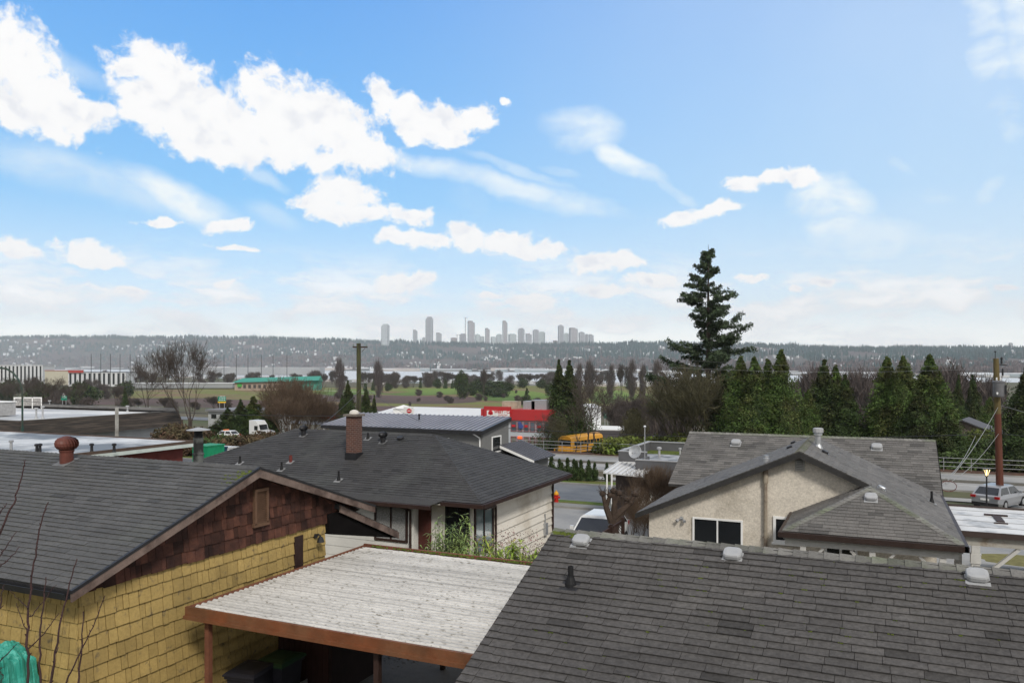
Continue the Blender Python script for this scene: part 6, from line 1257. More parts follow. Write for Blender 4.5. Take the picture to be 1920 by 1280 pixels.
# -- row of small clipped cedars by the parking lot
r0_ = cedar(1.8, .36, 4, Mcedd, 'small_cedar', K=90, n=30, size=.05, pw=.62)
for i, (px, yt, lab) in enumerate(((1017, 862, 'first small cedar, tip showing over the bungalow eave'), (1034, 858, 'small cedar second from the left in the verge row'), (1049, 863, 'short pair member left of centre in the verge row'), (1054, 868, 'shortest small cedar of the verge row'), (1064, 861, 'taller cedar just right of the shortest'), (1076, 864, 'fuller cedar near the middle of the verge row'), (1081, 866, 'cedar pressed against its fuller neighbour'), (1089, 863, 'third cedar from the right in the verge row'), (1104, 864, 'second small cedar from the right in the verge row'), (1115, 868, 'small cedar next to the last one'), (1138, 869, 'last small cedar beside the awning'))):
    Y = 64.5; q = W(px, HZ, Y); q.z = tz(q.y)+.05; s = (zat(yt, Y)-q.z)/1.8*rng.uniform(.98, 1.04); place(r0_, q, lab, 'small tree', 'small cedars on the verge', s, px, copy=i > 0)
# -- bare trees
bA = bare(11, 23, Mtw, levels=6, kids=(2, 3), spread=.30, start=.22, stems=3, minr=.009); q = T(352, 100); place(bA, q, 'large bare tree with several rising limbs left of centre', copy=False, s=(zat(632, 100)-q.z)/11); bA.scale = (bA.scale.x*.9, bA.scale.x*.9, bA.scale.z)
bB = bare(9, 5, Mtw, levels=5, kids=(2, 3), spread=.5, start=.3, minr=.014); bC = bare(9, 17, Mtwg, levels=5, kids=(2, 3), spread=.55, start=.12, stems=4, minr=.014); bD = bare(9, 33, Mtwp, levels=5, kids=(2, 3), spread=.5, start=.15, stems=2, minr=.02)
def pb(root, px, Y, yt, label, w=1., rz=None, group=None, s0=9): 
    q = T(px, Y); s = (zat(yt, Y)-q.z)/s0; o = place(root, q, label, 'tree', group, s, px if rz is None else rz); o.scale = (s*w, s*w, s); return o
pb(bB, 277, 130, 666, 'bare tree with a single trunk left of the large one', .8)
pb(bB, 24, 230, 700, 'bare tree at the far left behind the screen panels', 1.1); pb(bB, 70, 240, 700, 'dense bare tree behind the rooftop screen', 1.3); pb(bB, 98, 236, 702, 'leaning bare tree right of the screen panels', 1.1); pb(bB, 135, 250, 712, 'small bare tree beside the green road sign', .9)
pb(bC, 1044, 112, 775, 'bare tree in front of the ragged cedars', .8); pb(bB, 1076, 112, 745, 'second bare tree in front of the bus', .8); pb(bB, 1100, 100, 712, 'bare tree right of the bus against the white building', .8); pb(bB, 1118, 112, 690, 'taller bare tree right of the white building', .8); pb(bB, 1028, 112, 770, 'bare tree left of the bus', .7)
pb(bC, 1290, 92, 672, 'wide olive bare tree left of the fir trunk', 1.15); pb(bC, 1335, 90, 690, 'bare tree under the big fir', 1.1); pb(bC, 1268, 96, 704, 'lower bare tree left of the wide olive one', 1.0); pb(bB, 1318, 96, 668, 'thin bare tree climbing before the fir trunk', .9); pb(bD, 1225, 130, 730, 'bare tree right of the columnar conifer', 1.); pb(bC, 1190, 94, 770, 'bare tree woven into the columnar conifer', .7)
pb(bB, 1235, 150, 700, 'tall thin bare tree left of the olive group', .8); pb(bD, 1160, 170, 728, 'bare tree above the small brown-roofed house', 1.)
pb(bB, 1905, 88, 800, 'bare tree at the right edge beyond the road', 1.3)
bT = bare(6, 8, Mtwr, 'thicket', levels=5, kids=(2, 3), spread=.38, start=.04, stems=9, minr=.007, r0=.05)
for px, Y, yt, w, lab in ((532, 138, 700, 1.0, 'tall olive-red thicket left of the mossy pole'), (552, 126, 706, 1.1, 'densest part of the red thicket'), (585, 124, 730, 1.1, 'lower red thicket towards the chimney'), (612, 128, 748, 1., 'red thicket nearest the mossy pole'), (540, 120, 740, 1.2, 'front clump of the red thicket')): pb(bT, px, Y, yt, lab, w, s0=6)
for px, Y, yt, w, lab in ((1215, 38, 868, .9, 'tall red-brown bare shrub before the parapet house'), (1245, 37, 866, .9, 'dense red-brown bare shrub in the middle of the hedge'), (1272, 36.5, 872, .8, 'red-brown bare shrub against the stucco house'), (1195, 36, 905, .8, 'lower red-brown shrub beside the pollarded tree'), (1228, 33, 925, .8, 'low twiggy shrub at the stucco corner'), (1205, 31, 940, .7, 'twiggy shrub right of the lattice fence'), (1260, 34, 900, .8, 'twiggy shrub close to the stucco gable'), (1185, 34, 925, .6, 'thin shrub behind the lattice fence')):
    q = T(px, Y); pb(bT, px, Y, yt, lab, w*.9, s0=6)
for r_ in (bT, bB, bC, bD): drop(r_)
# pollarded tree
t = thing('pollarded_tree', tuple(T(1150, 29)), 'heavily pollarded tree with knuckled branch stubs beside the lattice fence', 'tree'); q = T(1150, 29); b = MB(); rr = random.Random(3)
P_ = lambda x, y, d=0: W(x, y, 29+d)
b.tube(q-Vector((0, 0, .5)), P_(1150, 985), .22, .20, 10); kn = []
for (a_, c_) in (((1150, 985), (1136, 950)), ((1150, 985), (1152, 945)), ((1152, 985), (1168, 958)), ((1136, 950), (1130, 925)), ((1136, 950), (1144, 928)), ((1152, 945), (1150, 920)), ((1152, 945), (1160, 924)), ((1168, 958), (1176, 936)), ((1152, 970), (1182, 942)), ((1182, 942), (1190, 926))):
    b.tube(P_(*a_), P_(*c_, rr.uniform(-.4, .4)*0), .15 if a_[1] > 960 else .09, .11 if a_[1] > 960 else .07, 8)
    if c_[1] < 943: kn.append(P_(*c_))
for k_ in kn: b.lathe(k_, [(.05, -.1), (.12, -.04), (.13, .03), (.07, .1)], 8)
b.build('trunk', mat('dark_bark', (.055, .038, .028), .9, .35, 6, .8), t); b = MB()
for k_ in kn:
    for _ in range(16):
        d_ = Vector((rr.gauss(0, .7), rr.gauss(0, .7), rr.uniform(.1, 1))).normalized(); L_ = rr.uniform(.15, .4); b.tube(k_, k_+d_*L_, .012, .006, 4)
b.build('shoots', Mtw, t)
# -- bushes and hedges
def bush(name, p, rx, ry, h_, seed, m, label, K=60, n=60, size=.07, group=None, aspect=2.4, cat='bush', mt=None):
    nr_ = np.random.default_rng(seed); a = nr_.uniform(0, 6.283, K); u = nr_.uniform(0, 1, K)**.5; z = nr_.uniform(.1, .92, K); sh = np.sqrt(np.clip(1-(z-.35)**2/.5, .1, 1))
    c = np.stack([rx*u*sh*np.cos(a), ry*u*sh*np.sin(a), z*h_], 1); V, Fq, T_ = leaf_cloud(c, n, .16*max(rx, h_*.5), size, nr_.uniform(.5, 1.5, K), nr_, .9, aspect)
    t = thing(name, tuple(p), label, cat, group); V[:, 2] = np.maximum(V[:, 2], 0); np_obj('foliage', V, Fq, T_, m, t); b = MB()
    for k in range(8): a_ = k*.8; b.tube(Vector(p)+Vector((.1*rx*math.cos(a_), .1*ry*math.sin(a_), -.1)), Vector(p)+Vector((.6*rx*math.cos(a_), .6*ry*math.sin(a_), h_*.7)), .015+.004*rx, .008, 4)
    b.build('stem', mt or M_bark, t); return t
Mhedge = mat('laurel_green', (.045, .072, .018), .7, .3, .6, tone=True); Mol = mat('olive_brown_hedge', (.075, .062, .032), .9, .3, .6, tone=True, col2=(.085, .045, .03), bscale=.4); Mylw = mat('yellow_green_leaves', (.10, .115, .025), .8, .3, .6, tone=True, col2=(.08, .12, .02), bscale=.5)
for i, (px, Y, w_, hy, m, lab) in enumerate(((350, 84, 2.6, 806, Mol, 'brown-green bush at the left end of the roadside hedge'), (378, 84, 2.4, 812, Mol, 'hedge bush behind the tall flue'), (410, 83, 2.6, 822, Mhedge, 'hedge bush in front of the white estate car'), (440, 82, 2.6, 824, Mol, 'hedge bush right of the white estate car'), (470, 82, 2.4, 824, Mol, 'hedge bush below the lorry'), (500, 84, 2.4, 816, Mol, 'hedge bush at the thicket end'), (330, 92, 2.4, 800, Mol, 'bush under the large bare tree'),
    (1178, 92, 2.2, 822, Mylw, 'yellow-green bush left of the parapet house'), (1148, 88, 2.2, 828, Mylw, 'low yellow-green bush by the railing'), (1240, 96, 2.2, 820, Mylw, 'yellow-green bush behind the parapet roof'), (1282, 93, 2.4, 818, Mylw, 'yellow-green bush under the olive bare tree'), (1800, 78, 2.4, 842, Mhedge, 'rounded green bush beside the garden shed'), (1842, 98, 2.6, 806, Mylw, 'bright yellow-green bush left of the red pole'), (1900, 84, 3.2, 826, Mhedge, 'large evergreen bush at the right edge'), (1780, 76, 2.0, 850, Mhedge, 'evergreen bush at the corner of the stucco roof'), (1858, 86, 2.2, 862, mat('dry_yellow_grass', (.16, .15, .04), 1, .3, .6, tone=True), 'yellowish grass clump behind the street lantern'), (1838, 92, 2.4, 826, Mhedge, 'dark bush between the shed and the lantern'))):
    q = T(px, Y); bush('roadside_bush', q, w_, w_, zat(hy, Y)-q.z, 50+i, m, lab, K=90, n=60, size=.16)
# bamboo and shrubs in front of the bungalow
def blades(name, p, rx, h_, n, seed, m, label, blade=.22, w_=.02, cat='plant'):
    rr = random.Random(seed); t = thing(name, tuple(p), label, cat); fb_ = MB(); sb_ = MB()
    for k in range(n):
        a = rr.uniform(0, 6.283); r_ = rx*rr.random()**.6; hh = h_*rr.uniform(.55, 1.)*(1-.35*(r_/rx)**2); b0 = Vector(p)+Vector((r_*.45*math.cos(a), r_*.45*math.sin(a), 0)); tip = Vector(p)+Vector((r_*math.cos(a), r_*math.sin(a), hh)); sb_.tube(b0, tip, .008, .003, 4)
        for j in range(26):
            u = rr.uniform(.35, 1.05); c_ = b0.lerp(tip, min(u, 1))+Vector((rr.gauss(0, .04), rr.gauss(0, .04), 0)); d = Vector((rr.gauss(0, 1), rr.gauss(0, 1), rr.gauss(.15, .5))).normalized(); L_ = blade*rr.uniform(.6, 1.3); s = d.cross(Vector((0, 0, 1))).normalized()*w_*rr.uniform(.7, 1.3)*.5; t_ = rr.uniform(.55, 1.6); md = c_+d*L_*.5; e = c_+d*L_+Vector((0, 0, -L_*.35))
            fb_.poly([c_, md+s, e, md-s], t_)
    fb_.build('leaves', m, t); sb_.build('canes', Mtwg, t); return t
Mbam = mat('bamboo_leaf', (.22, .29, .09), .6, .3, .8, tone=True, col2=(.085, .14, .04), bscale=1); Mbright = mat('lily_leaf', (.20, .33, .035), .6, .3, .8, tone=True, col2=(.22, .20, .05), bscale=1.5); Mpink = mat('faded_pink_flower', (.20, .13, .12), .9, .3, 2, tone=True)
zb0 = -.1
for px, Y, yt, rx, n, lab in ((832, 22.2, 966, .62, 80, 'tall bamboo clump before the bungalow window, left part'), (862, 22.4, 960, .55, 75, 'tall bamboo clump before the bungalow window, right part')):
    q = T(px, Y); q.z = -.1; blades('bamboo', q, rx, zat(yt, Y)+.1, n, px, Mbam, lab, .28, .036)
for px, Y, yt, rx, n, m, lab in ((905, 20.5, 1000, .55, 34, Mbright, 'bright leafy plant at the left of the garden bed'), (935, 20, 1004, .55, 34, Mbright, 'bright leafy plant in the middle of the bed'), (968, 20.3, 998, .5, 34, Mbright, 'bright leafy plant before the cream siding'), (1000, 19.6, 1012, .5, 34, Mbright, 'bright leafy plant next to the brown roof edge'), (884, 20, 1012, .5, 26, Mbam, 'paler leafy plant beside the bamboo')):
    q = T(px, Y); q.z = -.1; blades('garden_plant', q, rx, zat(yt, Y)+.1, int(n*2.4), px, m, lab, .24, .05)
for px, Y, yt, lab in ((945, 22.2, 990, 'bush with faded pinkish flower heads by the cream wall'), (985, 22.5, 992, 'smaller faded flower bush nearer the downspout'), (918, 21.6, 996, 'faded flower bush below the corner window')): q = T(px, Y); bush('hydrangea_bush', Vector((q.x, q.y, -.1)), .6, .5, zat(yt, Y)+.1, px, Mpink, lab, K=60, n=16, size=.035, aspect=1.3)
# ================================================================ far distance
# golf course and riverside trees: a few crowns copied many times
fA = cedar(10, 3.2, 31, Mcedd, 'valley_conifer', K=60, n=30, size=.5, pw=.7)
fO = bpy.data.objects
def round_tree(seed, m, name, H=10):
    nr_ = np.random.default_rng(seed); K = 70; v = nr_.normal(0, 1, (K, 3)); v /= np.linalg.norm(v, axis=1)[:, None]; v *= (nr_.uniform(.5, 1, K)**.5)[:, None]; c = v*np.array([4.2, 4.2, 4.3])*(1+.25*np.sin(v[:, :1]*5+seed))+np.array([0, 0, 5.2]); V, Fq, T_ = leaf_cloud(c, 26, .9, .55, nr_.uniform(.6, 1.4, K), nr_)
    r = thing(name, (0, 0, 0), None, None); np_obj('crown', V, Fq, T_, m, r); MB().tube((0, 0, -.5), (0, 0, 5), .35, .2, 6).build('trunk', M_bark, r); return r
fR = round_tree(3, Mcedd, 'valley_tree'); fB2 = bare(10, 47, Mtw, 'valley_bare_tree', levels=4, kids=(3, 4), spread=.36, start=.06, minr=.045, stems=4)
def twig_crown(seed, m):
    nr_ = np.random.default_rng(seed); K = 80; z = nr_.uniform(.8, 9.2, K); a = nr_.uniform(0, 6.283, K); r_ = 3.4*np.sqrt(nr_.uniform(0, 1, K))*np.clip(np.sin(z/10*3.1)*1.1, .25, 1); c = np.stack([r_*np.cos(a), r_*np.sin(a), z], 1); N_ = K*22; Cc = np.repeat(c, 22, 0)+nr_.normal(0, .55, (N_, 3)); d = nr_.normal(0, .35, (N_, 3)); d[:, 2] = 1; d[:, :2] += Cc[:, :2]*.10; d /= np.linalg.norm(d, axis=1)[:, None]; s = np.cross(d, nr_.normal(0, 1, (N_, 3))); s /= np.linalg.norm(s, axis=1)[:, None]; L_ = nr_.uniform(.5, 1.3, N_)[:, None]; w_ = .055
    V = np.stack([Cc-d*L_-s*w_, Cc-d*L_+s*w_, Cc+d*L_+s*w_*.4, Cc+d*L_-s*w_*.4], 1).reshape(-1, 3); V[:, 2] = np.maximum(V[:, 2], 0); r = thing('valley_bare_tree', (0, 0, 0), None, None); np_obj('branches', V, np.arange(N_*4).reshape(-1, 4), np.repeat(nr_.uniform(.6, 1.4, N_), 4), m, r); MB().tube((0, 0, -.5), (0, 0, 6), .22, .08, 6).build('trunk', M_bark, r); return r
fB = twig_crown(5, Mtwp)
rr = random.Random(99); used = set()
def far(root, px, Y, h_, w, group, label):
    q = T(px, Y); s = h_/10; o = place(root, q, label, 'tree', group, s, rr.uniform(0, 6.28), copy=root in used); used.add(root); o.scale = (s*w, s*w, s); return o
gc = 'dark conifers on the golf course'; gr_ = 'dark round trees on the golf course'; gb = 'bare trees between the golf course and the river'; gw = 'bare woods behind the right-hand cedars'; gm = 'bare trees in the valley behind the parapet house'; gh = 'bare brush along the highway'
for px, yb, h_, w in ((598, 728, 16, .5), (685, 733, 13, .5), (700, 732, 12, .6), (835, 728, 13, .6), (848, 728, 10, .6), (788, 727, 12, .5), (988, 762, 12, .8), (1203, 742, 10, .7)): Y = F*27.4/(yb-HZ); far(fA, px, Y, h_, w, gc, 'dark conifer standing on the golf course')
for px, yb, h_, w in ((860, 737, 20, .5), (868, 748, 22, .45), (893, 732, 12, 1.3), (905, 736, 14, 1.5), (925, 738, 12, 1.8), (950, 734, 10, 1.8), (980, 727, 12, 1.2), (915, 733, 11, 1.9), (938, 731, 10, 1.9), (1015, 728, 11, 1.2), (728, 733, 9, .9), (820, 728, 12, .9), (1180, 730, 12, .9), (1035, 742, 12, 1.2), (918, 742, 8, 2.2), (882, 741, 10, 1.4), (935, 744, 7, 2.6)): Y = F*27.4/(yb-HZ); far(fR, px, Y, h_, w, gr_, 'dark rounded tree standing on the golf course')
for k in range(125):
    px = rr.uniform(590, 1290) if k < 88 else rr.uniform(-20, 600); yb = rr.uniform(714, 728); Y = F*27.4/(yb-HZ); far(rr.choice((fB, fB2)), px, Y, rr.uniform(11, 21), rr.uniform(.8, 1.5), gb, 'bare tree in the band between the golf course and the river')
for px, yt in ((638, 672), (710, 676), (905, 690), (1232, 676), (1085, 682), (1110, 686), (1185, 676), (1105, 676), (1145, 684), (1165, 680), (1205, 684)): q = T(px, 700); far(rr.choice((fB, fB2)), px, 700, zat(yt, 700)-q.z, .42, 'tall bare trees along the river', 'tall bare tree standing out against the river')
for k in range(80):
    px = rr.uniform(1490, 1880); Y = rr.uniform(230, 620); far(rr.choice((fB, fB2)), px, Y, rr.uniform(14, 20)*(1.1 if Y < 400 else .9), rr.uniform(.8, 1.2), gw, 'bare tree in the woods behind the right-hand cedars')
for k in range(38):
    px = rr.uniform(1130, 1330); Y = rr.uniform(180, 420)
    if 1120 < px < 1225 and Y > 300: continue
    far(rr.choice((fB, fB2)), px, Y, rr.uniform(7, 11), rr.uniform(.8, 1.3), gm, 'bare tree in the valley behind the parapet house')
for k in range(32):
    px = rr.uniform(-20, 250); Y = rr.uniform(480, 880); far(rr.choice((fB, fB2, fR)), px, Y, rr.uniform(9, 15), rr.uniform(.8, 1.5), 'trees in front of the white halls at the far left', 'dark tree in front of the white halls at the far left')
for k in range(30):
    px = rr.uniform(60, 720); Y = rr.uniform(330, 480); far(rr.choice((fB, fB2)), px, Y, rr.uniform(4, 8), rr.uniform(1., 1.8), gh, 'low bare brush along the highway')
for k in range(26):
    px = rr.uniform(540, 1010); Y = F*27.4/(rr.uniform(736, 762)-HZ); far(fB, px, Y, rr.uniform(2.5, 6), rr.uniform(1., 2.4), 'low brown scrub on the golf course rough', 'low brown scrub bush on the golf course rough')
# driving range poles with nets
Mpole = mat('range_pole', (.05, .055, .055), .8)
pr0 = None
for i, px in enumerate((171, 189, 207, 225, 244, 262, 274, 306, 340, 362, 380, 420, 443, 465, 490, 512, 538)):
    Y = 950+6*i; q = T(px, Y); H_ = zat(663, Y)-q.z
    if pr0 is None:
        pr0 = thing('net_pole', (0, 0, 0), None, None); MB().tube((0, 0, -1), (0, 0, H_), .42, .3, 6).build('pole', Mpole, pr0); o = pr0
    else: o = copy_tree(pr0)
    o.location = q; tag(o, 'tall slender pole holding the driving range net', 'pole', 'driving range net poles')
# far buildings
def fbox(name, label, pa, pb, yt, yb, Y, d, mw, mr=None, cat='building', stripes=0, group=None):
    z0 = min(zat(yb, Y), -19) if cat == 'building' else zat(yb, Y); z1 = zat(yt, Y); a, b = W(pa, HZ, Y), W(pb, HZ, Y); L_ = (b-a).length; t = thing(name, (a.x, a.y, z0), label, cat, group); Mx = Matrix.Translation(Vector((a.x, a.y, 0))) @ Matrix.Rotation(math.atan2(b.y-a.y, b.x-a.x), 4, 'Z')
    MB().box(0, L_, 0, d, z0, z1-.6, 1, Mx).build('wall', mw, t); MB().box(-.5, L_+.5, -.5, d+.5, z1-.6, z1, 1, Mx).build('roof', mr or mw, t)
    if stripes:
        for k in range(stripes): x = L_*(k+.25)/stripes; MB().box(x, x+L_/stripes*.42, -.25, -.01, z0+(z1-z0)*.15, z1-1.6, 1, Mx).build('window', M_glass, t)
    return t, Mx, L_
Mfw = mat('far_white', (.56, .57, .58), .7, .08, .02); Mfg = mat('far_grey', (.27, .28, .29), .8, .1, .02); Mteal = mat('teal_roof', (.04, .25, .19), .6, .08, .02); Mtanw = mat('far_tan', (.34, .27, .21), .8, .1, .03); Mfr = mat('far_red', (.40, .06, .05), .7)
fbox('striped_building', 'long white building with dark vertical openings at the left edge', -80, 80, 684, 704, 1150, 30, Mfw, stripes=22)
fbox('low_white_hall', 'white hall with dark openings right of the striped building', 128, 236, 697, 718, 1000, 30, Mfw, mat('far_darkroof', (.12, .12, .13), .8), stripes=12)
fbox('red_sign_board', 'long red sign board on top of the white hall', 128, 156, 693.5, 698.5, 998, 1, Mfr, cat='sign')[0]
fbox('beige_row', 'thin beige building strip between the striped building and the hall', 84, 128, 694, 702, 1080, 20, mat('far_beige', (.45, .42, .33), .8), Mfr)
fbox('storage_hall', 'long pale hall left of the teal-roofed clubhouse', 240, 436, 718, 727, 960, 30, Mfg, Mfw)
fbox('netting_hall', 'pale distant hall behind the range poles', 245, 600, 688.5, 697, 2300, 60, Mfg, Mfw)
# clubhouse with teal roof
Y = 905; t = thing('clubhouse', tuple(W(438, 735, Y)), 'tan clubhouse with a long teal roof on the golf course', 'building'); a, b_ = W(440, HZ, Y), W(595, HZ, Y); L_ = (b_-a).length; Mx = Matrix.Translation(Vector((a.x, a.y, 0))) @ Matrix.Rotation(math.atan2(b_.y-a.y, b_.x-a.x)+.05, 4, 'Z'); z0, ze, zr = -21.5, zat(716, Y), zat(709, Y)
MB().box(0, L_*.6, 0, 22, z0, ze, 1, Mx).build('tan_wall', Mtanw, t); MB().box(L_*.6, L_, 2, 22, z0, zat(712, Y), 1, Mx).build('teal_wall', Mteal, t)
b = MB(); b.hull([Mx @ Vector(v) for v in ((-2, -3, ze-.5), (L_+1, -3, zat(713, Y)), (L_+1, 11, zat(705, Y)), (6, 11, zr), (-2, 25, ze), (L_+1, 25, ze))], [(0, 1, 2, 3), (3, 2, 5, 4), (0, 3, 4), (1, 5, 2)]); b.build('roof', Mteal, t)
for k in range(9): MB().box(4+k*5.6, 7+k*5.6, -.3, -.01, z0+3, z0+7, 1, Mx).build('window', mat('far_dark', (.05, .045, .04), .6), t)
MB().box(3, 8, -.4, -.05, ze-5.5, ze-1.5, 1, Mx).build('green_emblem', mat('far_green', (.05, .30, .04), .7), t)
# road signs
def roadsign(label, px, yt, yb, w, Y, strip):
    q = T(px, Y); t = thing('road_sign', tuple(q), label, 'road sign'); a, b_ = W(px-w/2, HZ, Y), W(px+w/2, HZ, Y); Mx = Matrix.Translation(Vector((a.x, a.y, 0))) @ Matrix.Rotation(math.atan2(b_.y-a.y, b_.x-a.x), 4, 'Z'); L_ = (b_-a).length; z1, z0 = zat(yt, Y), zat(yb, Y)
    bo = MB().box(0, L_, 0, .15, z0+(.6 if strip else 0), z1, 1, Mx).build('board', mat('sign_green', (.01, .19, .12), .5), t); b = MB()
    for j in range(3):
        x = .4+.2*j
        while x < L_-.6: wd = rr.uniform(.25, .5); b.box(x, x+wd, -.03, -.002, z0+1+.75*j, z0+1.28+.75*j, 1, Mx); x += wd+.28
    b.build('lettering', M_white, bo)
    if strip: MB().box(0, L_, 0, .15, z0, z0+.55, 1, Mx).build('yellow_panel', mat('sign_yellow', (.70, .42, .02), .5), t)
    for s in (.2, .8): MB().tube(Mx @ Vector((L_*s, .2, q.z)), Mx @ Vector((L_*s, .2, z0+.5)), .12, n=6).build('post', M_galv, t)
roadsign('green highway sign with a yellow strip above the left cedars', 416, 743, 755, 15, 330, True); roadsign('smaller green highway sign left of the large bare tree', 120, 742, 750, 11, 330, False); roadsign('green road sign seen through the bare trees above the small house', 1137, 774, 784, 9, 260, False)
# riverside warehouses on both banks
k = 0
for pa, pb, yt, yb, side in ((1080, 1180, 717, 723, 0), (1187, 1215, 714, 725, 0), (1205, 1270, 708, 724, 0), (660, 760, 711, 716, 0), (870, 1000, 714, 719, 0), (820, 860, 712, 718, 0)):
    Y = F*27.4/(yb-HZ); fbox('riverside_warehouse', ('long low riverside shed right of the ragged cedars', 'small block beside the riverside woods', 'largest white riverside hall left of the big fir', 'riverside shed behind the mossy pole trees', 'low riverside shed behind the round golf trees', 'narrow riverside shed left of the round golf trees')[k], pa, pb, yt, yb, Y, 40, Mfg if side else Mfw, Mfw); k += 1
bank = 'pale industrial sheds along the far river bank'; cols_ = [Mfw, Mfg, mat('far_pinkish', (.44, .40, .38), .8), mat('far_bluegrey', (.30, .35, .38), .8)]
rb = None
for i in range(190):
    near_ = i >= 130; px = rr.uniform(-50, 1980) if not near_ else rr.uniform(250, 1330); yb = interp(farb, px)-rr.uniform(.2, 3.2); Yb = F*(EYE-ZR)/max(3.5, (interp(farb, px)-HZ)); Y = Yb*(1.03+.16*rr.random()); 
    if near_: Y = F*27.4/(interp(nearb, px)+rr.uniform(.5, 7)-HZ)
    if Y > 7600: continue
    q = W(px, HZ, Y); q.z = -20.3 if not near_ else -20.9; key = i % 4
    if rb is None: rb = {}
    if key not in rb:
        r = thing('far_shed', (0, 0, 0), None, None); MB().box(-.5, .5, -.5, .5, 0, .8).build('wall', cols_[key], r); b = MB(); b.hull([(-.52, -.52, .8), (.52, -.52, .8), (.52, .52, .8), (-.52, .52, .8), (-.52, 0, 1), (.52, 0, 1)], [(0, 1, 5, 4), (3, 4, 5, 2), (0, 4, 3), (1, 2, 5)]); b.build('roof', cols_[0] if key != 2 else cols_[2], r); rb[key] = r; o = r
    else: o = copy_tree(rb[key])
    w = rr.uniform(14, 70)*Y/F; o.location = q; o.scale = (w, rr.uniform(20, 60), rr.uniform(2.5, 7.5)*Y/F); o.rotation_euler = (0, 0, TH+rr.uniform(-.2, .2)); tag(o, 'pale shed in the strip along the far river bank' if not near_ else 'pale shed on the near side of the river', 'shed', bank if not near_ else 'pale sheds on the near side of the river')
    if near_: o.scale = (rr.uniform(8, 42)*Y/F, rr.uniform(15, 30), rr.uniform(2, 4.5)*Y/F)
# houses on the hills: 290 of them one by one, the rest too small
hg = 'houses scattered on the far hillside'; hp = {}; hc = [mat('hill_house_white', (.62, .63, .65), .7), mat('hill_house_grey', (.36, .38, .41), .7), mat('hill_house_pale', (.50, .49, .47), .7)]
spots = []
while len(spots) < 290:
    px = rr.uniform(-20, 1940); t_ = rr.uniform(.08, .86); c_ = mn.noise(Vector((px*.008, t_*5, 20)))+.4*mn.noise(Vector((px*.03, t_*12, 3)))
    if c_ < .14: continue
    spots.append((px, t_))
for i, (px, t_) in enumerate(spots):
    q = hillpt(px, t_); key = i % 3; Y = -ST*q.x+CT*q.y
    if key not in hp:
        r = thing('hillside_house', (0, 0, 0), None, None); MB().box(-.5, .5, -.5, .5, -.6, .55).build('wall', hc[key], r); b = MB(); b.hull([(-.55, -.55, .55), (.55, -.55, .55), (.55, .55, .55), (-.55, .55, .55), (-.55, 0, 1), (.55, 0, 1)], [(0, 1, 5, 4), (3, 4, 5, 2), (0, 4, 3), (1, 2, 5)]); b.build('roof', hc[(key+1) % 3] if key else hc[0], r); hp[key] = r; o = r
    else: o = copy_tree(hp[key])
    w = rr.uniform(1.6, 5)*Y/F; o.location = q+Vector((0, 0, rr.uniform(5, 12))); o.scale = (w, 14, rr.uniform(1.8, 3.6)*Y/F); o.rotation_euler = (0, 0, TH+rr.uniform(-.5, .5)); tag(o, 'tiny pale house among the trees of the far hillside', 'house', hg)
mb = MB(); 
for k in range(550):
    px = rr.uniform(-20, 1940); t_ = rr.uniform(.05, .9); c_ = mn.noise(Vector((px*.008, t_*5, 20)))+.4*mn.noise(Vector((px*.03, t_*12, 3)))
    if c_ < .10: continue
    q = hillpt(px, t_); Y = -ST*q.x+CT*q.y; w = rr.uniform(.7, 2.2)*Y/F; hh = rr.uniform(.8, 1.8)*Y/F; z = q.z+rr.uniform(6, 14); mb.box(q.x-w/2, q.x+w/2, q.y-6, q.y+6, z-8, z+hh)
mb.build('small_hillside_houses', mat('hill_speck', (.48, .50, .52), .7, .4, .004), kind='stuff')
# towers on the skyline
TW = [(716.0, 730.0, 607.2, 'g', 'broad flat-topped tower standing alone at the left of the skyline'), (773.8, 782.4, 618, 'd', 'short slim tower left of the tallest one'), (791.5, 798, 632, 'd', 'tiny low tower touching the foot of the tallest one'), (798.5, 812, 594, 'd', 'tallest tower of the left part with an antenna corner'), (817.3, 827.8, 623.5, 'd', 'plain mid-height tower right of the tallest one'), (845, 856.5, 632.5, 'r', 'low stubby dark block under the small crane'),
      (862, 874, 625.3, 'd', 'dark block left of the capped tower'), (876.6, 890, 601.5, 'm', 'tall capped tower in the middle of the skyline'), (891, 900, 626, 'p', 'low pale tower right of the capped tower'), (900.5, 908, 630, 'p', 'lowest pale block in the middle cluster'), (909.5, 917.8, 615, 'm', 'stepped tower with a small crown in the middle cluster'), (920, 930, 630.5, 'p', 'low greenish block right of the stepped tower'), (931, 941, 626, 'p', 'pale block left of the thin tower'), (942, 951, 601, 'm', 'thin tall tower right of the middle cluster'),
      (953, 967.5, 625, 'p', 'wide low pale tower right of the thin one'), (971.3, 983.5, 615.2, 'd', 'flat-capped tower of medium height'), (985.5, 996.5, 625.2, 'd', 'lower tower with a notched top'), (999, 1009.8, 617, 'd', 'pointed-crown tower of the linked pair'), (1010.3, 1022.3, 621.5, 'p', 'greenish tower of the linked pair'), (1036.5, 1045, 638, 'r', 'tiny brown block before the right group'), (1046.2, 1056.5, 608.6, 'd', 'slim round-topped tower at the head of the right group'), (1056.8, 1066.5, 624.3, 'p', 'pale lower tower behind the round-topped one'), (1067, 1082.5, 614.3, 'm', 'broad crowned tower of the right group'), (1085, 1095.4, 621.6, 'd', 'medium tower right of the crowned one'), (1096.3, 1103.6, 626, 'd', 'second last tower of the right group'), (1104, 1112.4, 626.6, 'd', 'last tower at the right end of the skyline'), (1891.5, 1897.5, 642, 'm', 'single distant tower above the far right hills')]
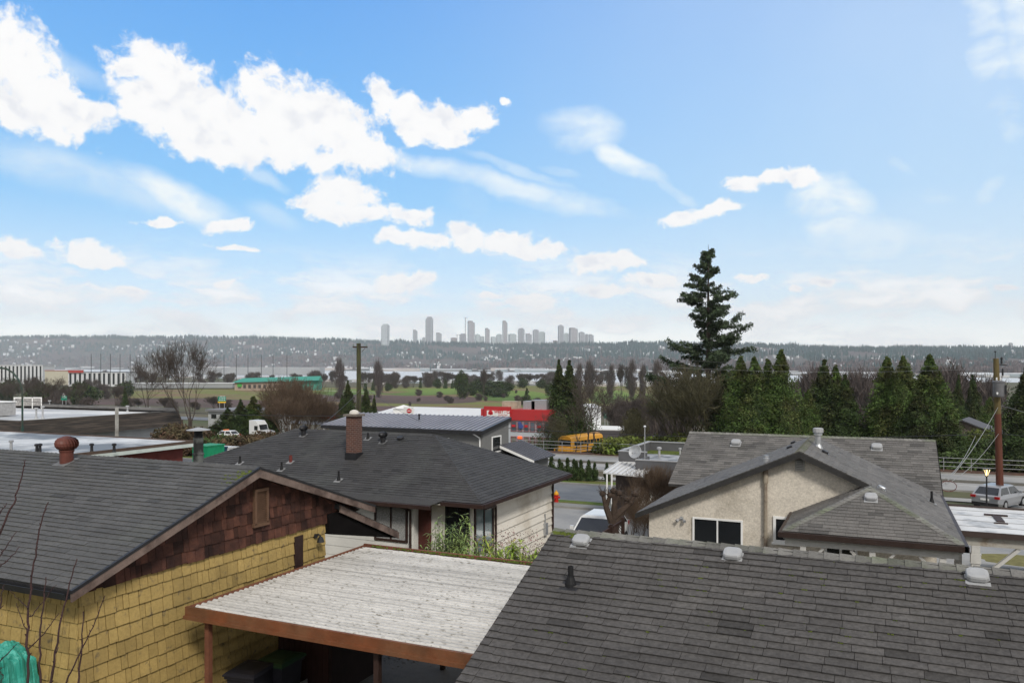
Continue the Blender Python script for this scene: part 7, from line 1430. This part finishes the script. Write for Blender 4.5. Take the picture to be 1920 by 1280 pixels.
def tower_mat(name, a_, b_):
    m = bpy.data.materials.new(name); m.use_nodes = True; t = m.node_tree; bs = t.nodes['Principled BSDF']; tcn = t.nodes.new('ShaderNodeTexCoord'); s = t.nodes.new('ShaderNodeSeparateXYZ'); t.links.new(tcn.outputs['Object'], s.inputs[0]); ad = t.nodes.new('ShaderNodeMath'); t.links.new(s.outputs[0], ad.inputs[0]); t.links.new(s.outputs[1], ad.inputs[1]); c = t.nodes.new('ShaderNodeCombineXYZ'); t.links.new(ad.outputs[0], c.inputs[0]); t.links.new(s.outputs[2], c.inputs[1]); k = t.nodes.new('ShaderNodeTexBrick'); t.links.new(c.outputs[0], k.inputs[0]); k.offset = 0; k.inputs['Scale'].default_value = 1; k.inputs['Brick Width'].default_value = 15; k.inputs['Row Height'].default_value = 11; k.inputs['Mortar Size'].default_value = 3.2
    k.inputs['Color1'].default_value = (*a_, 1); k.inputs['Color2'].default_value = tuple(x*1.25 for x in a_)+(1,); k.inputs['Mortar'].default_value = (*b_, 1); t.links.new(k.outputs[0], bs.inputs['Base Color']); bs.inputs['Roughness'].default_value = .5; return m
Mt = {'d': tower_mat('tower_grey', (.09, .10, .125), (.33, .34, .36)), 'm': tower_mat('tower_mauve', (.13, .125, .15), (.34, .33, .34)), 'p': tower_mat('tower_pale', (.20, .26, .27), (.44, .48, .48)), 'g': tower_mat('tower_light', (.20, .25, .28), (.46, .49, .50)), 'r': tower_mat('tower_brown', (.15, .13, .13), (.26, .23, .23))}
for i, (a, b_, yt, c_, lab) in enumerate(TW):
    Y = 6500+(i*137 % 500); 
    if a > 1500: Y = 5400
    pm = (a+b_)/2; q = W(pm, HZ, Y); base_z = zat(648 if a < 1500 else 658, Y); zt = zat(yt, Y); w = (b_-a)/F*Y; t = thing('tower_block', (q.x, q.y, base_z), lab, 'tower'); Mx = Matrix.Translation(Vector((q.x, q.y, 0))) @ Matrix.Rotation(TH+(.3 if i % 3 else -.25), 4, 'Z'); w *= .86; d = w*.8
    h_ = zt-base_z; MB().box(-w/2, w/2, -d/2, d/2, base_z, zt-h_*.06, 1, Mx).build('shaft', Mt[c_], t)
    if i % 3 == 0: MB().box(-w*.36, w*.36, -d*.36, d*.36, zt-h_*.06, zt, 1, Mx).build('crown', Mt[c_], t)
    elif i % 3 == 1: MB().box(-w*.5, w*.2, -d*.4, d*.4, zt-h_*.06, zt, 1, Mx).build('penthouse', Mt['r'], t)
    else: MB().lathe((q.x, q.y, zt-h_*.06), [(w*.42, 0), (w*.40, h_*.03), (w*.2, h_*.055), (w*.03, h_*.06)], 12).build('crown', Mt[c_], t)
    b = MB()
    for s in (-1, 1): b.box(s*w*.5-2.2, s*w*.5+2.2, -d/2-2.5, -d/2-.1, base_z, zt-h_*.1, 1, Mx)
    b.build('corner_rib', Mt['g'] if c_ in 'dm' else Mt['d'], t)
for px, yt, lab in ((857, 628, 'tiny construction crane over the stubby block'), (872.5, 596, 'tiny construction crane left of the capped tower')):
    q = W(px, HZ, 6500); t = thing('tower_crane', (q.x, q.y, zat(640, 6500)), lab, 'crane'); zt = zat(yt, 6500); MB().box(q.x-2, q.x+2, q.y-2, q.y+2, zat(640, 6500), zt).build('mast', Mt['r'], t); MB().box(q.x-8, q.x+26, q.y-1.5, q.y+1.5, zt, zt+3).build('jib', Mt['r'], t)
# ---------------------------------------------------------------- haze
hb = MB().box(-11500, 11500, -600, 11000, -30, 760); hz_ = bpy.data.materials.new('haze'); hz_.use_nodes = True; t = hz_.node_tree; t.nodes.clear(); v = t.nodes.new('ShaderNodeVolumePrincipled'); v.inputs['Color'].default_value = (.88, .94, 1.0, 1); v.inputs['Density'].default_value = 6.0e-5; v.inputs['Anisotropy'].default_value = .1; o_ = t.nodes.new('ShaderNodeOutputMaterial'); t.links.new(v.outputs[0], o_.inputs['Volume']); hb.build('haze', hz_, kind='stuff', loc=(0, 6000, -30))
